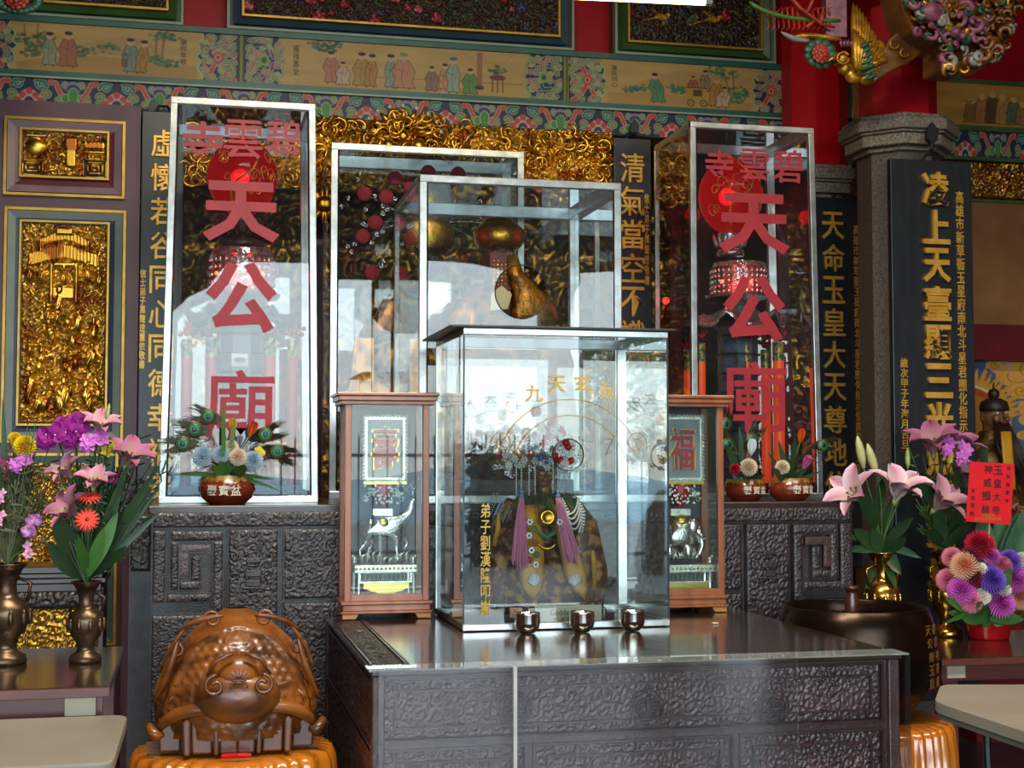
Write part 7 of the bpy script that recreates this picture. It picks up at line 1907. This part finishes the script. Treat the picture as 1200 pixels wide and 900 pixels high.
for key, px, py, r, lb in (('a_crimson', 1148, 640, 16, 'large crimson aster at the top of the arrangement'), ('a_pink', 1116, 654, 11, 'pink aster at the far upper left of the arrangement'), ('a_maroon', 1138, 653, 12, 'maroon aster just under the large crimson one'),
    ('a_coral', 1130, 664, 15, 'coral and cream aster left of the small white one'), ('a_magenta', 1161, 653, 10, 'small magenta aster right of the crimson one'), ('a_violet', 1182, 659, 13, 'light violet aster at the upper right of the arrangement'),
    ('a_pink', 1174, 664, 11, 'pink aster below the light violet one'), ('a_white', 1149, 667, 7, 'white carnation beside the coral aster'), ('a_violet', 1161, 680, 15, 'deep violet aster in the middle of the arrangement'),
    ('a_magenta', 1188, 679, 15, 'magenta pink aster by the right edge of the photo'), ('a_pink', 1111, 680, 12, 'pink aster at the far lower left of the arrangement'), ('a_maroon', 1141, 677, 11, 'maroon aster left of the deep violet one'),
    ('a_magenta', 1127, 692, 15, 'magenta aster above the lower pink one'), ('a_white', 1151, 699, 9, 'white carnation between the lower pink and magenta asters'), ('a_white', 1176, 691, 8, 'white carnation under the deep violet aster'),
    ('a_pink', 1137, 704, 13, 'lowest pink aster above the red bowl'), ('a_magenta', 1172, 708, 15, 'lowest magenta aster above the red bowl'), ('a_coral', 1194, 699, 14, 'coral aster by the right edge of the photo'),
    ('a_white', 1197, 656, 8, 'white carnation cut by the right edge of the photo'), ('a_violet', 1212, 690, 14, 'violet aster just beyond the right side of the arrangement')):
    dx, dy = (px - 1160) / 45, (680 - py) / 45
    F(key, px, py, YC2 - .16 * math.sqrt(max(0, 1 - min(1, dx * dx * .8 + dy * dy * .6))) , r * 1.16, (dx * .8, -1, .35 + dy * .5), lb, rt)
foliage('arrangement_leaves', 'green leaves under the asters in the red bowl', rt, [(1158, 725, 1128, 722, 9, 4), (1158, 725, 1110, 712, 8, 6), (1158, 722, 1145, 706, 9, 0), (1158, 725, 1165, 700, 10, 0), (1160, 722, 1185, 712, 10, 0), (1160, 725, 1200, 722, 9, 4), (1156, 722, 1108, 700, 8, 2), (1158, 722, 1152, 735, 8, 0), (1156, 715, 1104, 722, 4, 10), (1162, 722, 1178, 732, 8, 0), (1158, 715, 1140, 660, 12, 0), (1160, 715, 1185, 665, 12, 0)], M_leafl, YC2 - .1)
M_cal = mat('calathea_leaf', '3E6A4A', .35, col2='6A8A6A', scale=5, stretch=(3, 1, 1))
foliage('broad_leaves', 'broad striped leaves behind the red card and asters', rt, [(1160, 690, 1150, 600, 17, 0), (1172, 700, 1178, 585, 19, 0), (1180, 700, 1206, 590, 20, 0), (1165, 700, 1192, 600, 12, 0)], M_cal, YC2 + .1)
cd = thing('red_card', 'red greeting card on a stick above the aster bowl', 'card', W(1157, 650, YC2 - .12))
Yk = YC2 - .15; tl, tr_, br, bl = W(1137, 541, Yk), W(1189, 543.5, Yk), W(1184, 615, Yk), W(1132, 611, Yk)
mb = MB(); v = [bl, br, tr_, tl]; mb.add([tuple(q) for q in v] + [(q.x, q.y + .003, q.z) for q in v], [(0, 1, 2, 3), (7, 6, 5, 4), (1, 0, 4, 5), (2, 1, 5, 6), (3, 2, 6, 7), (0, 3, 7, 4)]); mb.build('card', mat('bright_red_card', 'E8202A', .45, col2='E01C26'), cd)
MB().tube([W(1160, 606, Yk + .006), W(1157, 668, Yk + .04)], .003, 6).build('stick', mat('bamboo', 'D8B888', .5), cd)
M_ink = MATS['black_ink']
sK = WZ(1160, 540, Yk) - WZ(1160, 541, Yk)
for txt, x0_, y0_, x1_, y1_, h_ in (('玉皇大帝', 1170, 551, 1167, 598, 10.5), ('神威顯赫', 1158, 550, 1155, 597, 10.5), ('恭祝碧雲寺', 1182, 549, 1180, 587, 5), ('敬獻', 1140, 592, 1139, 602, 6), ('信眾', 1140, 575, 1140, 584, 5)):
    for k, ch in enumerate(txt):
        q = W(x0_ + (x1_ - x0_) * k / (len(txt) - 1), y0_ + (y1_ - y0_) * k / (len(txt) - 1), Yk - .0005); glyph('ink_character', ch, q.x, q.z, q.y, h_ * sK, M_ink, cd, ext=.0006, off=.012)
q = W(1158, 606, Yk - .0005); glyph('gold_lettering', '花藝設計\n鮮花盆景花束花籃', q.x, q.z, q.y, 8 * sK, M_goldp, cd, w=34 * sK, ext=.0006)
# ================================================================ carved brackets at the top right, bearded figure
M_pp = mat('painted_mauve', '9A5A6E', .35, col2='6A3448', scale=20); M_pt = mat('painted_teal_leaf', '2E6A4A', .4, col2='1E4A3A', scale=20); M_pr = mat('painted_coral', 'C0442E', .4, col2='8A2A1E', scale=14)
M_po = mat('amber_brown_wood', '8A5218', .3, col2='5E340E', scale=6, coat=.3, bump=.5, bscale=30); M_pg = mat('grey_white_paint', '9A948E', .4); M_pgn = mat('leaf_green_paint', '4E7A2A', .4)
M_gb = mat('bright_gold_carving', 'E0A638', .3, .6, col2='A8721E', scale=25, bump=.6, bscale=60)
def rose(parent, c_, r, m=None, name='red_flower'):
    mb = MB()
    for ring, n_ in ((1.0, 11), (.68, 8), (.38, 5)):
        for k in range(n_):
            a = 2 * PI * k / n_ + ring * 2; mb.ball(c_ + Vector((r * ring * .8 * math.cos(a), -(1 - ring) * r * .5, r * ring * .8 * math.sin(a))), r * .3, 8, 5, sc=(1, .5, 1))
    mb.ball(c_ + Vector((0, -r * .45, 0)), r * .16, 6, 4)
    return tag(mb.build(name, m or M_pr, parent, smooth=True), kind='stuff')
YK = 6.3
k_ = lambda px, py, dy=0: W(px, py, YK + dy)
sk = k_(1000, 540).z - k_(1000, 541).z
ph = thing('phoenix_bracket', 'gilded phoenix bracket with fanned wing and green tail left of the red column', 'carving', k_(1000, 60))
for lay in range(2):                                   # fanned wing feathers in two layers
    for i in range(12 if lay == 0 else 8):
        a = i / (11 if lay == 0 else 7); q = 1 if lay == 0 else .62
        rx, ry = 1003 + 10 * a, 84 - 2 * a; tx, ty = rx + (1000 + 40 * a - rx) * q, ry + (4 + 66 * a ** 1.4 - ry) * q
        p0 = k_(rx, ry, -.02 - .03 * lay); p2 = k_(tx, ty, -.0 - .04 * lay); p1 = k_((rx + tx) / 2 + 7 * (1 - a) * 0 + 9 * a, (ry + ty) / 2 - 9 * a, -.05 - .04 * lay)
        MB().tube(bez(tuple(p0), tuple(p1), tuple(p2), n=6), [.01, .015, .018, .019, .018, .014, .004], 6).build('wing_feather', M_gb, ph, smooth=True)
mb = MB()
for (px, py, r) in ((1008, 78, 16), (1020, 70, 14), (1028, 56, 10), (1000, 88, 11), (1014, 90, 10), (1024, 84, 9), (990, 80, 9)): mb.ball(k_(px, py), r * sk, 14, 8, sc=(1, .7, 1))
o = mb.build('body', M_gb, ph, smooth=True)
mb = MB(); mb.ball(k_(985, 70, -.03), 9 * sk, 12, 8).tube([k_(982, 70, -.04), k_(975, 68, -.06), k_(970, 72, -.06)], [.018, .01, .002], 8); mb.tube([k_(988 + 7 * math.cos(a * .45), 68 + 7 * math.sin(a * .45), -.07) for a in range(14)], .006, 6)
mb.build('head', M_gb, ph, smooth=True)
MB().ball(k_(984, 67, -.075), .006, 8, 6).build('eye', M_black, ph)
mb = MB()
for i in range(6): mb.tube([k_(986 + 4 * i, 55, -.05), k_(985 + 4 * i, 50, -.06), k_(987 + 4 * i, 46, -.05)], [.007, .009, .002], 6)
tag(mb.build('mauve_crest', M_pp, ph, smooth=True), kind='stuff')
mb = MB()
for i in range(7): mb.tube([k_(1006 + i, 58 + 6 * i, -.07), k_(1014 + 2 * i, 52 + 6 * i, -.09), k_(1022 + i, 48 + 7 * i, -.07)], [.006, .012, .002], 6)
tag(mb.build('teal_neck_feathers', M_pt, ph, smooth=True), kind='stuff')
rose(ph, k_(962, 63, -.05), 11 * sk)
mb = MB()
for i in range(11):
    a = 2 * PI * i / 11; c_ = k_(962, 63, -.02) + Vector((15 * sk * math.cos(a), 0, 13 * sk * math.sin(a))); mb.ball(c_, 7 * sk, 8, 6, sc=(1, .4, .8))
tag(mb.build('green_leaves', M_pt, ph, smooth=True), kind='stuff')
MB().tube(bez(tuple(k_(930, 43)), tuple(k_(955, 40)), tuple(k_(985, 47)), n=6), [.006, .014, .016, .016, .015, .014, .012], 8).build('gilded_leg', M_gb, ph, smooth=True)
MB().tube(bez(tuple(k_(915, 37)), tuple(k_(930, 48)), tuple(k_(948, 48)), n=6), [.003, .01, .014, .016, .014, .012, .01], 8).build('grey_plume', M_pg, ph, smooth=True)
MB().tube(bez(tuple(k_(878, 2)), tuple(k_(905, 26)), tuple(k_(985, 24)), n=10), [.004] + [.012] * 9 + [.008], 8).build('green_tail', M_pgn, ph, smooth=True)
mb = MB()
for i in range(13): px = 900 + i * 6; mb.tube([k_(px, 20 + 4 * math.sin(i * .3)), k_(px - 2, 12 + 3 * math.sin(i)), k_(px + 4, 8)], [.007, .005, .002], 5); mb.tube([k_(px, 24), k_(px + 1, 32), k_(px - 3, 36)], [.006, .004, .001], 5)
tag(mb.build('coral_spines', M_pr, ph, smooth=True), kind='stuff')
mb = MB()
for pts in (((922, -8), (938, 10), (962, 28), (978, 32)), ((945, 16), (952, 2), (950, -8)), ((955, 24), (945, 32)), ((962, 28), (964, 14))): mb.tube([k_(*p, -.03) for p in pts], [.011 - .0015 * j for j in range(len(pts))], 7)
tag(mb.build('coral_branch', M_pr, ph, smooth=True), kind='stuff')
MB().box(k_(968, 0).x, k_(992, 0).x, YK, YK + .05, k_(1000, 44).z, k_(1000, -60).z).build('mauve_backing', M_pp, ph)
mb = MB(); pts = [(1020, 100), (1030, 66), (1040, 46), (1062, 30), (1088, 46), (1080, 62), (1062, 76), (1044, 84)]
mb.prism([(k_(a, b).x, k_(a, b).z) for a, b in pts], YK - .02, YK + .05); bevel(mb.build('amber_leaf_tail', M_po, ph), .012, 3)
mb = MB()
for q in ((1048, 52), (1060, 62), (1070, 46)): mb.tube([k_(q[0] + 5 * math.cos(a * .5), q[1] + 5 * math.sin(a * .5), -.03) for a in range(10)], .005, 5)
tag(mb.build('cloud_holes', M_gb, ph, smooth=True), kind='stuff')
# lion bracket
YN = 6.15; n_ = lambda px, py, dy=0: W(px, py, YN + dy)
sn = n_(1100, 540).z - n_(1100, 541).z
lb = thing('lion_bracket', 'dark painted lion bracket with mauve, amber and gold curls right of the red column', 'carving', n_(1120, 40))
pts = [(1050, -30), (1058, 10), (1070, 36), (1088, 48), (1104, 56), (1104, 82), (1130, 84), (1160, 76), (1176, 60), (1190, 30), (1196, -30)]
bevel(MB().prism([(n_(a, b).x, n_(a, b).z) for a, b in pts], YN, YN + .2).build('core', M_po, lb), .015, 3)
rnd = random.Random(21)
groups = {'gilded_curls': (M_gb, []), 'mauve_curls': (M_pp, []), 'grey_curls': (M_pg, []), 'amber_curls': (M_po, []), 'teal_curls': (M_pt, [])}
for nm in groups: groups[nm][1].append(MB())
def inside(x, y):
    ins = False
    for i in range(len(pts)):
        (x1_, y1_), (x2_, y2_) = pts[i], pts[(i + 1) % len(pts)]
        if (y1_ > y) != (y2_ > y) and x < (x2_ - x1_) * (y - y1_) / (y2_ - y1_) + x1_: ins = not ins
    return ins
for _ in range(300):
    px, py = rnd.uniform(1050, 1196), rnd.uniform(-20, 84)
    if not inside(px, py): continue
    nm = 'amber_curls' if px > 1148 and rnd.random() < .7 else rnd.choice(list(groups)); mb = groups[nm][1][0]
    r = rnd.uniform(4, 9) * sn; sg = rnd.choice((-1, 1)); c_ = n_(px, py, -.02 - .05 * rnd.random()); a0 = rnd.random() * 6
    mb.tube([c_ + Vector((r * (1 - .07 * j) * math.cos(a0 + sg * j * .6), -.004 * j, r * (1 - .07 * j) * math.sin(a0 + sg * j * .6))) for j in range(10)], [r * .16 + r * .34 * math.sin(PI * (j + .5) / 10) for j in range(10)], 6)
for nm, (m_, l_) in groups.items(): tag(l_[0].build(nm, m_, lb, smooth=True), kind='stuff')
mb = MB(); mb.ball(n_(1092, 14, -.08), 13 * sn, 14, 10, sc=(1.2, .6, .9)).ball(n_(1120, 38, -.1), 7 * sn, 10, 8).ball(n_(1128, 42, -.12), 5 * sn, 8, 6)
mb.build('lion_muzzle', M_pp, lb, smooth=True)
# flower at the top left corner
lf = thing('corner_flower', 'carved red flower with green leaves in the top left corner', 'carving', W(18, 4, 6.6))
q = W(20, -2, 6.6); rose(lf, q, 12 * .0042); mb = MB()
for i in range(12): a = PI + PI * i / 11; mb.ball(q + Vector((.075 * math.cos(a) * 1.15, .02, .05 * math.sin(a))), .024, 8, 6, sc=(1.1, .5, .8))
tag(mb.build('green_leaves', M_pt, lf, smooth=True), kind='stuff')
MB().box(q.x - .06, q.x + .06, 6.6, 6.66, q.z, 5.0).build('hanging_post', M_po, lf)
for t_ in (ph, lb):
    pass
MB().box(n_(1060, 0).x, n_(1190, 0).x, YN + .05, YN + .18, n_(1100, -25).z, 5.0).build('bracket_block', M_reddk, lb)
MB().box(k_(965, 0).x, k_(1030, 0).x, YK + .0, YK + .08, k_(1000, -60).z - .05, 5.0).build('bracket_block', M_reddk, ph)

# bearded figure
YD = 7.12; d_ = lambda px, py, dy=0: W(px, py, YD + dy)
sd_ = d_(1165, 540).z - d_(1165, 541).z
M_old = mat('old_lacquered_wood', '4A2C1A', .38, .15, col2='8A6428', scale=16, bump=1, bscale=50, contrast=(.5, .66))
H_ = 1.3; z0 = d_(1165, 487).z - .845 * H_
bf, hz, hr = deity('dark carved bearded figure before the flame mural at the right edge', d_(1165, 487).x, YD, z0, H_, M_old, wide=.72, nm='bearded_figure', headr=.062)
MB().box(d_(1165, 500).x - .32, d_(1165, 500).x + .32, YD - .3, YD + .26, 0, z0).build('plinth', M_reddk, bf)
X0 = d_(1165, 487).x
mb = MB(); mb.lathe([(hr * .95, hr * .3), (hr * 1.02, hr * .5), (hr * .9, hr * .95), (hr * .45, hr * 1.2), (0, hr * 1.25)], (X0, YD, hz), 20).ball((X0, YD, hz + hr * 1.5), hr * .4, 10, 8).tube([(X0, YD, hz + hr * 1.5), (X0, YD, hz + hr * 2.3)], [hr * .12, hr * .04], 6)
mb.build('hair_bun_cap', mat('dark_brown_hair', '2E1C12', .5), bf, smooth=True)
mb = MB(); rnd = random.Random(4)
for k in range(70):
    x = X0 + rnd.uniform(-.04, .04); L_ = rnd.uniform(.2, .36); mb.tube([(x, YD - .07, hz - hr * .5), (x + (x - X0) * .8, YD - .14, hz - hr - L_ * .4), (X0 + (x - X0) * 1.6 + .02, YD - .22, hz - hr - L_)], [.008, .007, .002], 5)
tag(mb.build('long_beard', MATS['dark_brown_hair'], bf, smooth=True), kind='stuff')
rows = [[d_(1172 + j * 2.4 + i * 1.4, 506 + i * 17, -.18 - .03 * i * .5) for j in range(6)] for i in range(5)]
o = MB().sheet(rows).build('yellow_robe_panel', M_yel, bf, smooth=True); o.modifiers.new('t', 'SOLIDIFY').thickness = .01

# ================================================================ porch front and the world outside, seen in the glass
M_pave = mat('outdoor_paving', '9A958C', .6, col2='85807A', scale=2)
struct('ground', MB().box(-40, 40, -22, -3.2, -.1, 0), M_pave)
M_sea = mat('sea_water', '8FB0C0', .25, col2='86A8BA', scale=1, bump=.3, bscale=3)
o = MB().box(-400, 400, -400, -22.2, -8.1, -8).build('sea', M_sea); tag(o, 'pale sea reflected low in the glass panes', 'sea')
hl = thing('hills', 'blue hills across the water, only seen mirrored in the glass', 'hills', (0, -220, -8))
rows = []
for k in range(61):
    x = -240 + 8 * k; h = 3 + 6 * float(vnoise(np.array([k / 7.0]), np.array([.5]), 3)[0]) + 1.6 * math.sin(k * .9); rows.append([(x, -200, -8), (x, -214, -8 + h * .7), (x, -226, -8 + h)])
MB().sheet(rows).build('slope', mat('hazy_blue_hill', 'B4C6CE', .9), hl, smooth=True)
M_pcol = mat('grey_green_column', 'C4CEB8', .5, col2='B0BCA6', scale=8)
for k, x in enumerate((3.95, -3.0)):
    t = thing('porch_column', ('round grey green porch column on the right, mirrored in the front glass', 'round grey green porch column on the far left of the porch')[k], 'column', (x, -3.0, 0))
    MB().lathe([(.3, 0), (.3, .2), (.22, .26), (.21, 3.4), (.28, 3.5), (.28, 3.74)], (x, -3.0, 0), 32).build('shaft', M_pcol, t, smooth=False)
fn = thing('iron_fence', 'black iron fence beyond the porch, mirrored in the front glass', 'fence', (3.4, -8, 0))
MB().box(1.2, 6.4, -8.02, -7.98, 1.55, 1.6).box(1.2, 6.4, -8.02, -7.98, .2, .25).build('rails', M_iron, fn)
bar0 = None
for k in range(27):
    if bar0 is None: bar0 = MB().tube([(1.2, -8, 0), (1.2, -8, 1.85)], .012, 5).build('bar', M_iron, fn)
    else: b2 = bar0.copy(); COL.objects.link(b2); b2.location.x += .2 * k
tr = thing('tree', 'leafy tree outside, mirrored in the right part of the front glass', 'tree', (5.9, -7.2, 0))
MB().tube([(5.9, -7.2, 0), (5.95, -7.2, 1.3), (5.8, -7.15, 2.6), (5.9, -7.2, 3.1)], [.14, .11, .09, .04], 10).build('trunk', mat('bark', '6A5A48', .8), tr)
rnd = random.Random(12); mb = MB(); mb2 = MB()
for k in range(1800):
    a = rnd.random() * 6.28; u = rnd.random() ** .5; z = rnd.uniform(1.5, 3.25); R_ = .95 * math.sin(PI * min(1, (z - 1.3) / 2.1)) ** .6
    c_ = Vector((5.9 + R_ * u * math.cos(a), -7.2 + R_ * u * math.sin(a), z)); d = Vector((rnd.gauss(0, 1), rnd.gauss(0, 1), rnd.gauss(0, 1))).normalized() * .085; e_ = d.cross(Vector((rnd.random(), rnd.random(), 1))).normalized() * .04
    (mb if k % 3 else mb2).add([c_ - d, c_ - e_, c_ + d, c_ + e_], [(0, 1, 2, 3)])
tag(mb.build('leaves', mat('tree_leaf', '7A9A4A', .5, col2='5A8038', scale=3), tr), kind='stuff'); tag(mb2.build('young_leaves', mat('young_leaf', 'B0B86A', .5), tr), kind='stuff')
hd = thing('added_hedge', 'dark leaf mass added beyond the fence to dim the reflection over the goddess figure', 'added_hedge', (4.7, -9.2, 0))  # added greenery that darkens what the front pane mirrors over the figure
rnd = random.Random(31); mb = MB()
for k in range(1500):
    c_ = Vector((rnd.uniform(3.8, 5.7), -9.2 + rnd.uniform(-.3, .3), rnd.uniform(.1, 1.62) + .12 * math.sin(rnd.random() * 6))); d = Vector((rnd.gauss(0, 1), rnd.gauss(0, 1), rnd.gauss(0, 1))).normalized() * .1; e_ = d.cross(Vector((rnd.random(), rnd.random(), 1))).normalized() * .06
    mb.add([c_ - d, c_ - e_, c_ + d, c_ + e_], [(0, 1, 2, 3)])
tag(mb.build('leaves', mat('hedge_leaf', '2E4030', .6, col2='223424', scale=3), hd), kind='stuff')
bevel(MB().box(3.85, 5.65, -9.45, -8.95, 0, 1.6).build('inner_mass', mat('hedge_core', '1C2A1E', .9), hd), .1)
# finials closing the tops of the prototypes that were never placed
for key, t in PROTO.items():
    if key not in USED:
        for ch in list(t.children): bpy.data.objects.remove(ch)
        bpy.data.objects.remove(t)
